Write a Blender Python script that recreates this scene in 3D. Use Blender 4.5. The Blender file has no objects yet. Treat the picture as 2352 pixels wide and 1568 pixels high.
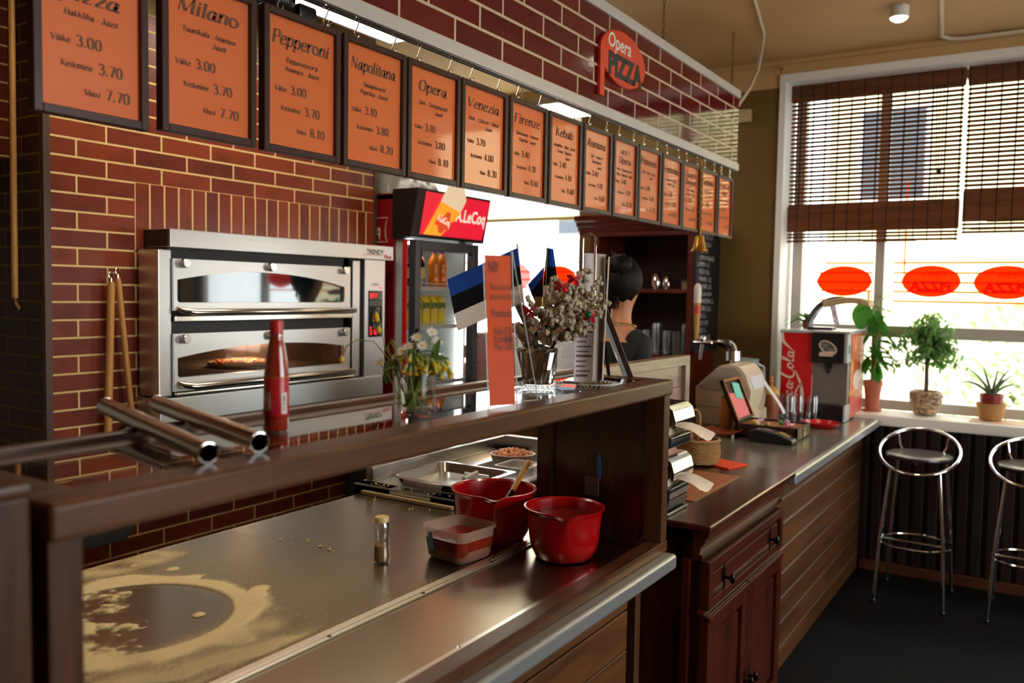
import bpy, bmesh, math, random
from mathutils import Vector, Matrix, noise
random.seed(7)
PI = math.pi
SC = bpy.context.scene
COL = SC.collection

# ---------------------------------------------------------------- camera
cd = bpy.data.cameras.new('camera')
cam = bpy.data.objects.new('camera', cd)
COL.objects.link(cam)
F, YAW, PIT, ROLL = 1969.0, .5655, -.0572, .0172
cd.sensor_width = 36.0
cd.lens = 36.0 * F / 2352.0
cd.clip_start, cd.clip_end = .02, 200
fw = Vector((math.cos(YAW) * math.cos(PIT), math.sin(YAW) * math.cos(PIT), math.sin(PIT)))
rt = Vector((math.sin(YAW), -math.cos(YAW), 0))
up = rt.cross(fw)
r2 = math.cos(ROLL) * rt + math.sin(ROLL) * up
u2 = -math.sin(ROLL) * rt + math.cos(ROLL) * up
mw = Matrix((r2, u2, -fw)).transposed().to_4x4()
mw.translation = (0, 0, 1.6)
cam.matrix_world = mw
cd.dof.use_dof = True
cd.dof.focus_distance = 2.4
cd.dof.aperture_fstop = 3.0
SC.camera = cam

# ---------------------------------------------------------------- world, exposure
w = bpy.data.worlds.new('world')
SC.world = w
w.use_nodes = True
bg = w.node_tree.nodes['Background']
bg.inputs[0].default_value = (.93, .97, 1.0, 1)
bg.inputs[1].default_value = 10.0
vs = SC.view_settings
vs.view_transform = 'Standard'
vs.look = 'None'
vs.exposure = -.12
vs.gamma = 1.0
vs.use_curve_mapping = False
cy = SC.cycles
cy.use_denoising = True
cy.max_bounces = 8
cy.transparent_max_bounces = 16
cy.sample_clamp_indirect = 6.0
cy.caustics_reflective = False
cy.caustics_refractive = False


def area_light(name, loc, rot, sx, sy, power, col):
    l = bpy.data.lights.new(name, 'AREA')
    l.shape = 'RECTANGLE'
    l.size, l.size_y, l.energy, l.color = sx, sy, power, col
    o = bpy.data.objects.new(name, l)
    o.location, o.rotation_euler = loc, rot
    COL.objects.link(o)
    return o


def portal(name, loc, rot, sx, sy):
    o = area_light(name, loc, rot, sx, sy, 1, (1, 1, 1))
    o.data.cycles.is_portal = True
    return o


# daylight reaches the room only through its windows: portals sit in the openings
portal('portal_bar_window', (5.9, .1, 1.95), (0, PI / 2, 0), 2.1, 2.75)
portal('portal_kitchen_window', (5.9, 3.45, 1.9), (0, PI / 2, 0), 2.1, 1.2)
portal('portal_street_window', (2.2, -3.45, 1.8), (PI / 2, 0, 0), 3.2, 1.9)


def spot(name, loc, power, col, size=2.0, blend=.6, rot=(0, 0, 0), r=.04):
    l = bpy.data.lights.new(name, 'SPOT')
    l.energy, l.color, l.spot_size, l.spot_blend, l.shadow_soft_size = power, col, size, blend, r
    o = bpy.data.objects.new(name, l)
    o.location, o.rotation_euler = loc, rot
    COL.objects.link(o)
    return o


# ---------------------------------------------------------------- helpers
def lin(c):
    c = c / 255.0
    return c / 12.92 if c <= .04045 else ((c + .055) / 1.055) ** 2.4


def rgb(r, g, b):
    return (lin(r), lin(g), lin(b), 1)


MATS = {}


def mat(name, col, rough=.5, metal=0.0, spec=.5, noise_amt=0, nscale=8, col2=None, stretch=None, bump=0, coat=0, trans=0, emit=None, estr=0, alpha=1, sss=0):
    if name in MATS:
        return MATS[name]
    m = bpy.data.materials.new(name)
    m.use_nodes = True
    nt = m.node_tree
    b = nt.nodes['Principled BSDF']
    b.inputs['Base Color'].default_value = col
    b.inputs['Roughness'].default_value = rough
    b.inputs['Metallic'].default_value = metal
    b.inputs['Specular IOR Level'].default_value = spec
    b.inputs['Coat Weight'].default_value = coat
    b.inputs['Coat Roughness'].default_value = .06
    b.inputs['Transmission Weight'].default_value = trans
    b.inputs['Alpha'].default_value = alpha
    if sss:
        b.inputs['Subsurface Weight'].default_value = sss
        b.inputs['Subsurface Radius'].default_value = (.02, .01, .005)
    if emit:
        b.inputs['Emission Color'].default_value = emit
        b.inputs['Emission Strength'].default_value = estr
    if noise_amt or bump or col2:
        tc = nt.nodes.new('ShaderNodeTexCoord')
        mp = nt.nodes.new('ShaderNodeMapping')
        if stretch:
            mp.inputs['Scale'].default_value = stretch
        nz = nt.nodes.new('ShaderNodeTexNoise')
        nz.inputs['Scale'].default_value = nscale
        nz.inputs['Detail'].default_value = 5
        nt.links.new(tc.outputs['Object'], mp.inputs[0])
        nt.links.new(mp.outputs[0], nz.inputs[0])
        if col2 or noise_amt:
            mx = nt.nodes.new('ShaderNodeMix')
            mx.data_type = 'RGBA'
            c2 = col2 or tuple(x * (1 - noise_amt) for x in col[:3]) + (1,)
            mx.inputs[6].default_value = col
            mx.inputs[7].default_value = c2
            rp = nt.nodes.new('ShaderNodeMapRange')
            rp.inputs[1].default_value = .35
            rp.inputs[2].default_value = .65
            nt.links.new(nz.outputs[0], rp.inputs[0])
            nt.links.new(rp.outputs[0], mx.inputs[0])
            nt.links.new(mx.outputs[2], b.inputs['Base Color'])
        if bump:
            bp = nt.nodes.new('ShaderNodeBump')
            bp.inputs['Strength'].default_value = bump
            bp.inputs['Distance'].default_value = .002
            nt.links.new(nz.outputs[0], bp.inputs['Height'])
            nt.links.new(bp.outputs[0], b.inputs['Normal'])
    MATS[name] = m
    return m


def wood(name, c1, c2, axis='x', rough=.35, scale=1.0, coat=.0, rings=True, spec=.4):
    """procedural wood, grain running along axis"""
    if name in MATS:
        return MATS[name]
    m = bpy.data.materials.new(name)
    m.use_nodes = True
    nt = m.node_tree
    b = nt.nodes['Principled BSDF']
    b.inputs['Roughness'].default_value = rough
    b.inputs['Coat Weight'].default_value = coat
    b.inputs['Coat Roughness'].default_value = .12
    b.inputs['Specular IOR Level'].default_value = spec
    tc = nt.nodes.new('ShaderNodeTexCoord')
    mp = nt.nodes.new('ShaderNodeMapping')
    s = {'x': (1.2, 14, 14), 'y': (14, 1.2, 14), 'z': (14, 14, 1.2)}[axis]
    mp.inputs['Scale'].default_value = tuple(q * scale for q in s)
    nz = nt.nodes.new('ShaderNodeTexNoise')
    nz.inputs['Scale'].default_value = 1.3
    nz.inputs['Detail'].default_value = 3
    nz.inputs['Distortion'].default_value = .6
    n2 = nt.nodes.new('ShaderNodeTexNoise')
    n2.inputs['Scale'].default_value = 9
    n2.inputs['Detail'].default_value = 6
    nt.links.new(tc.outputs['Object'], mp.inputs[0])
    nt.links.new(mp.outputs[0], nz.inputs[0])
    nt.links.new(mp.outputs[0], n2.inputs[0])
    a = nt.nodes.new('ShaderNodeMath')
    a.operation = 'MULTIPLY_ADD'
    a.inputs[1].default_value = .45
    nt.links.new(n2.outputs[0], a.inputs[0])
    nt.links.new(nz.outputs[0], a.inputs[2])
    rp = nt.nodes.new('ShaderNodeMapRange')
    rp.inputs[1].default_value = .5
    rp.inputs[2].default_value = .95
    nt.links.new(a.outputs[0], rp.inputs[0])
    mx = nt.nodes.new('ShaderNodeMix')
    mx.data_type = 'RGBA'
    mx.inputs[6].default_value = c1
    mx.inputs[7].default_value = c2
    nt.links.new(rp.outputs[0], mx.inputs[0])
    nt.links.new(mx.outputs[2], b.inputs['Base Color'])
    bp = nt.nodes.new('ShaderNodeBump')
    bp.inputs['Strength'].default_value = .12
    bp.inputs['Distance'].default_value = .001
    nt.links.new(n2.outputs[0], bp.inputs['Height'])
    nt.links.new(bp.outputs[0], b.inputs['Normal'])
    MATS[name] = m
    return m


def tile(name, u, v, u0, v0, bw, rh, c1, c2, cm, rough=.25, mort=.004, off=.5, coat=0, nz=.55):
    """glazed brick tiles: u and v say which object axes run along and up the wall"""
    m = bpy.data.materials.new(name)
    m.use_nodes = True
    nt = m.node_tree
    b = nt.nodes['Principled BSDF']
    tc = nt.nodes.new('ShaderNodeTexCoord')
    sp = nt.nodes.new('ShaderNodeSeparateXYZ')
    nt.links.new(tc.outputs['Object'], sp.inputs[0])
    cb = nt.nodes.new('ShaderNodeCombineXYZ')
    for i, (ax, o) in enumerate(((u, u0), (v, v0))):
        ad = nt.nodes.new('ShaderNodeMath')
        ad.operation = 'SUBTRACT'
        ad.inputs[1].default_value = o
        nt.links.new(sp.outputs['xyz'.index(ax)], ad.inputs[0])
        nt.links.new(ad.outputs[0], cb.inputs[i])
    br = nt.nodes.new('ShaderNodeTexBrick')
    br.inputs['Scale'].default_value = 1
    br.inputs['Brick Width'].default_value = bw
    br.inputs['Row Height'].default_value = rh
    br.inputs['Mortar Size'].default_value = mort
    br.inputs['Mortar Smooth'].default_value = .1
    br.offset = off
    br.inputs['Color1'].default_value = c1
    br.inputs['Color2'].default_value = c2
    br.inputs['Mortar'].default_value = cm
    nt.links.new(cb.outputs[0], br.inputs[0])
    n = nt.nodes.new('ShaderNodeTexNoise')
    n.inputs['Scale'].default_value = 7
    n.inputs['Detail'].default_value = 3
    nt.links.new(cb.outputs[0], n.inputs[0])
    rp = nt.nodes.new('ShaderNodeMapRange')
    rp.inputs[1].default_value = .5
    rp.inputs[2].default_value = .75
    rp.inputs[3].default_value = 1
    rp.inputs[4].default_value = nz
    nt.links.new(n.outputs[0], rp.inputs[0])
    # the darker firing blush belongs to the tiles only, not to the joints
    mul = nt.nodes.new('ShaderNodeMix')
    mul.data_type = 'RGBA'
    mul.blend_type = 'MULTIPLY'
    inv = nt.nodes.new('ShaderNodeMath')
    inv.operation = 'SUBTRACT'
    inv.inputs[0].default_value = 1
    nt.links.new(br.outputs['Fac'], inv.inputs[1])
    nt.links.new(inv.outputs[0], mul.inputs[0])
    nt.links.new(br.outputs['Color'], mul.inputs[6])
    nt.links.new(rp.outputs[0], mul.inputs[7])
    nt.links.new(mul.outputs[2], b.inputs['Base Color'])
    rr = nt.nodes.new('ShaderNodeMapRange')
    rr.inputs[3].default_value = rough
    rr.inputs[4].default_value = .9
    nt.links.new(br.outputs['Fac'], rr.inputs[0])
    nt.links.new(rr.outputs[0], b.inputs['Roughness'])
    b.inputs['Coat Weight'].default_value = coat
    bp = nt.nodes.new('ShaderNodeBump')
    bp.invert = True
    bp.inputs['Strength'].default_value = .5
    bp.inputs['Distance'].default_value = .003
    nt.links.new(br.outputs['Fac'], bp.inputs['Height'])
    n3 = nt.nodes.new('ShaderNodeTexNoise')
    n3.inputs['Scale'].default_value = 45
    mp3 = nt.nodes.new('ShaderNodeMapping')
    mp3.inputs['Scale'].default_value = (.35, 1, 1)
    nt.links.new(cb.outputs[0], mp3.inputs[0])
    nt.links.new(mp3.outputs[0], n3.inputs[0])
    b2 = nt.nodes.new('ShaderNodeBump')
    b2.inputs['Strength'].default_value = .12
    b2.inputs['Distance'].default_value = .002
    nt.links.new(n3.outputs[0], b2.inputs['Height'])
    nt.links.new(bp.outputs[0], b2.inputs['Normal'])
    nt.links.new(b2.outputs[0], b.inputs['Normal'])
    MATS[name] = m
    return m


def steel(name, col=(.62, .60, .57, 1), rough=.28, axis='x', amt=.12):
    """brushed stainless steel, brush lines along axis"""
    if name in MATS:
        return MATS[name]
    m = mat(name, col, rough, 1.0)
    nt = m.node_tree
    b = nt.nodes['Principled BSDF']
    tc = nt.nodes.new('ShaderNodeTexCoord')
    mp = nt.nodes.new('ShaderNodeMapping')
    mp.inputs['Scale'].default_value = {'x': (1, 60, 60), 'y': (60, 1, 60), 'z': (60, 60, 1)}[axis]
    n = nt.nodes.new('ShaderNodeTexNoise')
    n.inputs['Scale'].default_value = 3
    n.inputs['Detail'].default_value = 4
    nt.links.new(tc.outputs['Object'], mp.inputs[0])
    nt.links.new(mp.outputs[0], n.inputs[0])
    rp = nt.nodes.new('ShaderNodeMapRange')
    rp.inputs[3].default_value = max(.02, rough - amt)
    rp.inputs[4].default_value = rough + amt
    nt.links.new(n.outputs[0], rp.inputs[0])
    nt.links.new(rp.outputs[0], b.inputs['Roughness'])
    return m


def glass_sheet(name, tint=(1, 1, 1, 1), refl=1.0, rough=.0, base=.0):
    """clear sheet: lets light straight through, mirrors at a slant"""
    if name in MATS:
        return MATS[name]
    m = bpy.data.materials.new(name)
    m.use_nodes = True
    nt = m.node_tree
    nt.nodes.remove(nt.nodes['Principled BSDF'])
    out = nt.nodes['Material Output']
    t = nt.nodes.new('ShaderNodeBsdfTransparent')
    t.inputs[0].default_value = tint
    g = nt.nodes.new('ShaderNodeBsdfGlossy')
    g.inputs['Roughness'].default_value = rough
    fr = nt.nodes.new('ShaderNodeFresnel')
    ge = nt.nodes.new('ShaderNodeNewGeometry')
    io = nt.nodes.new('ShaderNodeMapRange')
    io.inputs[3].default_value = 1.5
    io.inputs[4].default_value = 1 / 1.5
    nt.links.new(ge.outputs['Backfacing'], io.inputs[0])
    nt.links.new(io.outputs[0], fr.inputs[0])
    mu = nt.nodes.new('ShaderNodeMath')
    mu.operation = 'MULTIPLY_ADD'
    mu.inputs[1].default_value = refl
    mu.inputs[2].default_value = base
    mu.use_clamp = True
    nt.links.new(fr.outputs[0], mu.inputs[0])
    mx = nt.nodes.new('ShaderNodeMixShader')
    nt.links.new(mu.outputs[0], mx.inputs[0])
    nt.links.new(t.outputs[0], mx.inputs[1])
    nt.links.new(g.outputs[0], mx.inputs[2])
    nt.links.new(mx.outputs[0], out.inputs[0])
    MATS[name] = m
    return m


def film(name, col, trans=.6, clear=.15):
    """coloured film or thin cloth lit through from behind"""
    if name in MATS:
        return MATS[name]
    m = bpy.data.materials.new(name)
    m.use_nodes = True
    nt = m.node_tree
    nt.nodes.remove(nt.nodes['Principled BSDF'])
    out = nt.nodes['Material Output']
    d = nt.nodes.new('ShaderNodeBsdfDiffuse')
    d.inputs[0].default_value = col
    t = nt.nodes.new('ShaderNodeBsdfTranslucent')
    t.inputs[0].default_value = col
    c = nt.nodes.new('ShaderNodeBsdfTransparent')
    c.inputs[0].default_value = col
    m1 = nt.nodes.new('ShaderNodeMixShader')
    m1.inputs[0].default_value = trans
    nt.links.new(d.outputs[0], m1.inputs[1])
    nt.links.new(t.outputs[0], m1.inputs[2])
    m2 = nt.nodes.new('ShaderNodeMixShader')
    m2.inputs[0].default_value = clear
    nt.links.new(m1.outputs[0], m2.inputs[1])
    nt.links.new(c.outputs[0], m2.inputs[2])
    nt.links.new(m2.outputs[0], out.inputs[0])
    MATS[name] = m
    return m


WL = {}


class MB:
    """collects shapes and links them as one mesh object; o = origin to subtract from the coordinates given"""

    def __init__(s, o=None):
        s.v, s.f, s.k = [], [], []
        s.o = WL.get(o.name, Vector((0, 0, 0))) if isinstance(o, bpy.types.Object) else Vector(o or (0, 0, 0))
        s.m = 0
        s.M = None
        s.bev = False

    def add(s, vs, fs):
        n = len(s.v)
        for p in vs:
            p = Vector(p)
            s.v.append((s.M @ p if s.M else p) - s.o)
        for f in fs:
            s.f.append(tuple(i + n for i in f))
            s.k.append(s.m)
        return s

    def bm(s, b):
        b.verts.index_update()
        s.add([v.co.copy() for v in b.verts], [[v.index for v in f.verts] for f in b.faces])
        b.free()
        return s

    def box(s, x0, y0, z0, x1, y1, z1, b=0, seg=2):
        q = bmesh.new()
        r = bmesh.ops.create_cube(q, size=1)
        for v in q.verts:
            v.co = Vector(((x0 + x1) / 2 + v.co.x * (x1 - x0), (y0 + y1) / 2 + v.co.y * (y1 - y0), (z0 + z1) / 2 + v.co.z * (z1 - z0)))
        if b:
            s.bev = True
            b = min(b, .49 * min(abs(x1 - x0), abs(y1 - y0), abs(z1 - z0)))
            bmesh.ops.bevel(q, geom=list(q.edges), offset=b, segments=seg, affect='EDGES', profile=.5)
        bmesh.ops.recalc_face_normals(q, faces=q.faces)
        return s.bm(q)

    def prism(s, poly, d, O=(0, 0, 0), U=(1, 0, 0), V=(0, 0, 1), b=0):
        """polygon in the U,V plane at O, thickened by vector d"""
        O, U, V, d = Vector(O), Vector(U), Vector(V), Vector(d)
        n = len(poly)
        a = [O + U * x + V * y for x, y in poly]
        c = [p + d for p in a]
        q = bmesh.new()
        va = [q.verts.new(p) for p in a]
        vc = [q.verts.new(p) for p in c]
        q.faces.new(va)
        q.faces.new(vc[::-1])
        for i in range(n):
            j = (i + 1) % n
            q.faces.new((va[i], vc[i], vc[j], va[j]))
        bmesh.ops.recalc_face_normals(q, faces=q.faces)
        if b:
            s.bev = True
            bmesh.ops.bevel(q, geom=list(q.edges), offset=b, segments=2, affect='EDGES', profile=.5)
        q.verts.index_update()
        return s.bm(q)

    def tube(s, pts, r, n=8, closed=False, caps=True):
        pts = [Vector(p) for p in pts]
        N = len(pts)
        rs = r if isinstance(r, (list, tuple)) else [r] * N
        T = []
        for i in range(N):
            a = pts[(i - 1) % N] if closed or i > 0 else pts[i]
            c = pts[(i + 1) % N] if closed or i < N - 1 else pts[i]
            d = (c - a)
            T.append(d.normalized() if d.length > 1e-9 else Vector((0, 0, 1)))
        x = T[0].orthogonal().normalized()
        vs, fs = [], []
        for i in range(N):
            x = (x - T[i] * x.dot(T[i]))
            x = x.normalized() if x.length > 1e-6 else T[i].orthogonal().normalized()
            y = T[i].cross(x)
            for j in range(n):
                a = 2 * PI * j / n
                vs.append(pts[i] + (x * math.cos(a) + y * math.sin(a)) * rs[i])
        for i in range(N if closed else N - 1):
            k = (i + 1) % N
            for j in range(n):
                l = (j + 1) % n
                fs.append((i * n + j, i * n + l, k * n + l, k * n + j))
        if caps and not closed:
            fs.append(tuple(range(n))[::-1])
            fs.append(tuple((N - 1) * n + j for j in range(n)))
        return s.add(vs, fs)

    def cyl(s, p0, p1, r0, r1=None, n=24):
        return s.tube([p0, p1], [r0, r0 if r1 is None else r1], n)

    def lathe(s, c, prof, n=32, fn=None, close=False):
        """profile of (r, z) round the vertical through c; fn(angle, r, z) may bend it"""
        c = Vector(c)
        vs, fs = [], []
        P = len(prof)
        for (r, z) in prof:
            for j in range(n):
                a = 2 * PI * j / n
                rr, zz = fn(a, r, z) if fn else (r, z)
                vs.append(c + Vector((rr * math.cos(a), rr * math.sin(a), zz)))
        for i in range(P - 1 + (1 if close else 0)):
            k = (i + 1) % P
            for j in range(n):
                l = (j + 1) % n
                fs.append((i * n + j, i * n + l, k * n + l, k * n + j))
        if not close:
            if prof[0][0] > 1e-5:
                fs.append(tuple(range(n))[::-1])
            if prof[-1][0] > 1e-5:
                fs.append(tuple((P - 1) * n + j for j in range(n)))
        return s.add(vs, fs)

    def ell(s, c, rx, ry=None, rz=None, n=14, m=8, fn=None, R=None):
        ry = rx if ry is None else ry
        rz = rx if rz is None else rz
        c = Vector(c)
        vs, fs = [], []
        for i in range(m + 1):
            t = PI * i / m
            for j in range(n):
                a = 2 * PI * j / n
                p = Vector((math.sin(t) * math.cos(a), math.sin(t) * math.sin(a), math.cos(t)))
                if fn:
                    p = p * fn(p)
                p = Vector((p.x * rx, p.y * ry, p.z * rz))
                vs.append(c + (R @ p if R else p))
        for i in range(m):
            for j in range(n):
                l = (j + 1) % n
                fs.append((i * n + j, (i + 1) * n + j, (i + 1) * n + l, i * n + l))
        return s.add(vs, fs)

    def quad(s, a, b, c, d):
        return s.add([a, b, c, d], [(0, 1, 2, 3)])

    def grid(s, fn, nu, nv, th=None):
        """surface fn(u, v) with u, v in 0..1; th = thickness vector for the back"""
        vs, fs = [], []
        for i in range(nu + 1):
            for j in range(nv + 1):
                vs.append(Vector(fn(i / nu, j / nv)))
        g = lambda i, j: i * (nv + 1) + j
        for i in range(nu):
            for j in range(nv):
                fs.append((g(i, j), g(i + 1, j), g(i + 1, j + 1), g(i, j + 1)))
        if th is not None:
            n = len(vs)
            th = Vector(th)
            vs += [p + th for p in vs]
            fs += [tuple(i + n for i in f[::-1]) for f in fs]
            ring = [g(i, 0) for i in range(nu)] + [g(nu, j) for j in range(nv)] + [g(i, nv) for i in range(nu, 0, -1)] + [g(0, j) for j in range(nv, 0, -1)]
            for k in range(len(ring)):
                a, b = ring[k], ring[(k + 1) % len(ring)]
                fs.append((b, a, a + n, b + n))
        return s.add(vs, fs)

    def leaf(s, base, d, up_, L, W, curl=.2, n=4):
        """pointed leaf from base along d, blade facing up_"""
        d, up_ = Vector(d).normalized(), Vector(up_).normalized()
        sd = d.cross(up_).normalized()
        nn = sd.cross(d)
        vs, fs = [], []
        for i in range(n + 1):
            t = i / n
            c = Vector(base) + d * L * t - nn * curl * L * t * t
            wd = W * .5 * math.sin(PI * min(1, t * .92 + .04)) ** .8
            vs += [c - sd * wd + nn * wd * .25, c, c + sd * wd + nn * wd * .25]
        for i in range(n):
            a = i * 3
            fs += [(a, a + 1, a + 4, a + 3), (a + 1, a + 2, a + 5, a + 4)]
        return s.add(vs, fs)

    def build(s, name, ms, parent=None, loc=None, smooth=True, ang=38, rotz=0):
        me = bpy.data.meshes.new(name)
        me.from_pydata([tuple(v) for v in s.v], [], s.f)
        ms = ms if isinstance(ms, (list, tuple)) else [ms]
        for m in ms:
            me.materials.append(m)
        if len(ms) > 1:
            me.polygons.foreach_set('material_index', s.k)
        me.validate()
        if smooth:
            me.polygons.foreach_set('use_smooth', [True] * len(me.polygons))
            me.set_sharp_from_angle(angle=math.radians(ang))
        me.update()
        o = bpy.data.objects.new(name, me)
        COL.objects.link(o)
        if s.bev and smooth:
            wn = o.modifiers.new('Weighted normals', 'WEIGHTED_NORMAL')
            wn.keep_sharp = True
            wn.weight = 80
        if parent is not None:
            o.parent = parent
            WL[o.name] = WL.get(parent.name, Vector((0, 0, 0)))
        if loc is not None:
            o.location = loc
            WL[o.name] = Vector(loc)
        if rotz:
            o.rotation_euler.z = rotz
        return o


def tag(o, label, cat, group=None, kind=None):
    o['label'] = label
    o['category'] = cat
    if group:
        o['group'] = group
    if kind:
        o['kind'] = kind
    return o


def thing(name, label, cat, loc=(0, 0, 0), group=None, rotz=0):
    o = bpy.data.objects.new(name, None)
    COL.objects.link(o)
    o.location = loc
    o.rotation_euler.z = rotz
    o.empty_display_size = .05
    WL[o.name] = Vector(loc)
    return tag(o, label, cat, group)


def struct(name, mb, m, label=None, parent=None, smooth=False):
    o = mb.build(name, m, parent, smooth=smooth)
    if parent is None:
        o['kind'] = 'structure'
        if label:
            o['label'] = label
    return o


def dup(root, loc, label, rotz=0, group=None):
    r = root.copy()
    COL.objects.link(r)
    r.location = loc
    r.rotation_euler = (0, 0, rotz)
    r['label'] = label
    if group:
        r['group'] = group
    for ch in list(root.children):
        c = ch.copy()
        COL.objects.link(c)
        c.parent = r
        for g in ch.children:
            d = g.copy()
            COL.objects.link(d)
            d.parent = c
    return r


def text_shape(body, size, O, R, U, D=None, align='CENTER', bold=0, shear=0, sx=1.0, res=3):
    """built-in sans lettering as verts and faces in the plane R (along), U (up) at O; D = thickness vector"""
    cu = bpy.data.curves.new('lettering', 'FONT')
    cu.body = body
    cu.size = size
    cu.align_x = align
    cu.offset = bold
    cu.shear = shear
    cu.resolution_u = res
    cu.fill_mode = 'FRONT' if D is None else 'BOTH'
    dl = 0
    if D is not None:
        cu.extrude = Vector(D).length / 2
        dl = Vector(D).normalized()
    o = bpy.data.objects.new('lettering', cu)
    COL.objects.link(o)
    bpy.context.view_layer.update()
    me = bpy.data.meshes.new_from_object(o.evaluated_get(bpy.context.evaluated_depsgraph_get()))
    O, R, U = Vector(O), Vector(R), Vector(U)
    N = R.cross(U) if D is None else dl
    off = 0 if D is None else Vector(D).length / 2
    vs = [O + R * (v.co.x * sx) + U * v.co.y + N * (v.co.z + off) for v in me.vertices]
    fs = [tuple(p.vertices) for p in me.polygons]
    bpy.data.objects.remove(o)
    bpy.data.curves.remove(cu)
    bpy.data.meshes.remove(me)
    return vs, fs
# ================================================================ the room
CREAM = mat('cream_paint', rgb(206, 170, 116), .7, noise_amt=.06, nscale=3)
OLIVE = mat('olive_paint', rgb(128, 106, 62), .65, noise_amt=.08, nscale=3)
WHITE = mat('white_paint', rgb(238, 236, 232), .45)
FLOORM = mat('dark_floor', rgb(20, 19, 19), .85, noise_amt=.5, nscale=60, spec=.15)
KWALL = mat('kitchen_paint', rgb(214, 200, 170), .6)
BLACK = mat('black_paint', rgb(16, 15, 15), .5)
TILE = tile('wall_tile', 'x', 'z', 1.872 - .122 * 1, 2.218 - .0683 * 40, .244, .0683, rgb(140, 58, 26), rgb(104, 38, 25), rgb(226, 192, 130), .3)
SOLD = tile('soldier_tile', 'z', 'x', 1.742 - .02, 2.112 - .0683 * 8, .5, .0683, rgb(138, 56, 28), rgb(102, 37, 25), rgb(226, 192, 130), .3, off=0)
TILE_SHADED = tile('shaded_side_tile', 'y', 'z', 0, 2.218 - .0683 * 40, .244, .0683, rgb(84, 36, 24), rgb(60, 26, 20), rgb(150, 120, 78), .5)  # wall tile again, with the shade of the side faces put into darker colours

b = MB().box(-2.6, -3.6, -.12, 5.8, 4.9, 0)
struct('floor', b, FLOORM, 'black floor of the room')
b = MB().box(-2.6, -3.6, 3.05, 5.8, 4.9, 3.17)
struct('ceiling', b, CREAM, 'cream painted ceiling')

# chimney-like block of red brick tiles that holds the oven
b = MB()
b.box(1.745, 3.15, 0, 3.55, 4.75, 1.0)
b.box(1.745, 3.15, 1.0, 2.20, 4.75, 1.80)
b.box(3.46, 3.15, 1.0, 3.55, 4.75, 1.80)
b.box(2.20, 3.85, 1.0, 3.46, 4.75, 1.80)
b.box(1.745, 3.15, 1.80, 3.55, 4.75, 2.695)
ob = struct('wall_back', b, [TILE, SOLD, TILE_SHADED, OLIVE], 'wall faced with red brick tiles around the oven')
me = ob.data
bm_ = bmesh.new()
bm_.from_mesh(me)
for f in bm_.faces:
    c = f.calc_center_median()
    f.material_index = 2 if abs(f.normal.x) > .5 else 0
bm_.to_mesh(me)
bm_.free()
# soldier course: tiles on end above the oven
b = MB().box(2.112, 3.147, 1.742, 3.552, 3.16, 2.014)
o = struct('soldier_course', b, SOLD, None, ob)
o['label'] = 'band of upright tiles above the oven'
b = MB().box(1.745, 3.15, 2.695, 3.55, 4.75, 3.05)
struct('wall_back_upper', b, OLIVE, 'olive wall above the brick tiles')
b = MB().box(1.742, 3.142, 0, 1.768, 3.165, 2.695)
struct('trim_1', b, mat('brown_strip', rgb(96, 74, 66), .4, .6), 'brown metal corner strip of the tiled wall')
b = MB().box(3.54, 3.143, 0, 3.562, 3.165, 2.695)
struct('trim_2', b, mat('brown_strip', rgb(96, 74, 66), .4, .6), 'brown metal edge strip at the right of the tiles')

# tiled lintel over a dark passage on the far left
b = MB().box(-2.6, 3.38, 2.07, 1.745, 3.55, 3.05)
struct('wall_lintel', b, TILE, 'brick tiled lintel over the passage')
b = MB().box(-2.6, 4.75, 0, 5.8, 4.9, 3.05)
struct('wall_kitchen', b, KWALL, 'pale kitchen back wall')
b = MB().box(-2.75, -3.6, 0, -2.6, 4.9, 3.05)
struct('wall_left', b, CREAM, 'cream left wall')


def wall_x(x0, x1, ys, zs, holes):
    """wall slab on x0..x1 split into boxes around holes (y0, y1, z0, z1)"""
    b = MB()
    Y = sorted(set([ys[0], ys[1]] + [h[0] for h in holes] + [h[1] for h in holes]))
    for a, c in zip(Y, Y[1:]):
        hh = [h for h in holes if h[0] <= a and c <= h[1]]
        if not hh:
            b.box(x0, a, zs[0], x1, c, zs[1])
        else:
            b.box(x0, a, zs[0], x1, c, hh[0][2])
            b.box(x0, a, hh[0][3], x1, c, zs[1])
    return b


# right wall: cream above, olive below, painted line at 2.89
rw = bpy.data.materials.new('two_tone_wall')
rw.use_nodes = True
nt = rw.node_tree
pb = nt.nodes['Principled BSDF']
pb.inputs['Roughness'].default_value = .7
tc = nt.nodes.new('ShaderNodeTexCoord')
sx = nt.nodes.new('ShaderNodeSeparateXYZ')
gt = nt.nodes.new('ShaderNodeMath')
gt.operation = 'GREATER_THAN'
gt.inputs[1].default_value = 2.885
mx = nt.nodes.new('ShaderNodeMix')
mx.data_type = 'RGBA'
mx.inputs[6].default_value = rgb(112, 84, 36)
mx.inputs[7].default_value = rgb(206, 170, 116)
nt.links.new(tc.outputs['Object'], sx.inputs[0])
nt.links.new(sx.outputs[2], gt.inputs[0])
nt.links.new(gt.outputs[0], mx.inputs[0])
nt.links.new(mx.outputs[2], pb.inputs['Base Color'])
WIN = [(-1.3, 1.475, .855, 2.928), (2.88, 4.55, .95, 2.93)]
struct('wall_right', wall_x(5.40, 5.66, (-3.6, 4.9), (0, 3.05), WIN), rw, 'window wall, cream above and olive below')
fwb = MB()
fwb.box(-2.6, -3.6, 0, 5.8, -3.35, .75)
fwb.box(-2.6, -3.6, 2.75, 5.8, -3.35, 3.05)
fwb.box(-2.6, -3.6, .75, .6, -3.35, 2.75)
fwb.box(3.8, -3.6, .75, 5.8, -3.35, 2.75)
struct('wall_front', fwb, CREAM, 'street wall behind the camera')
b = MB()
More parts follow.
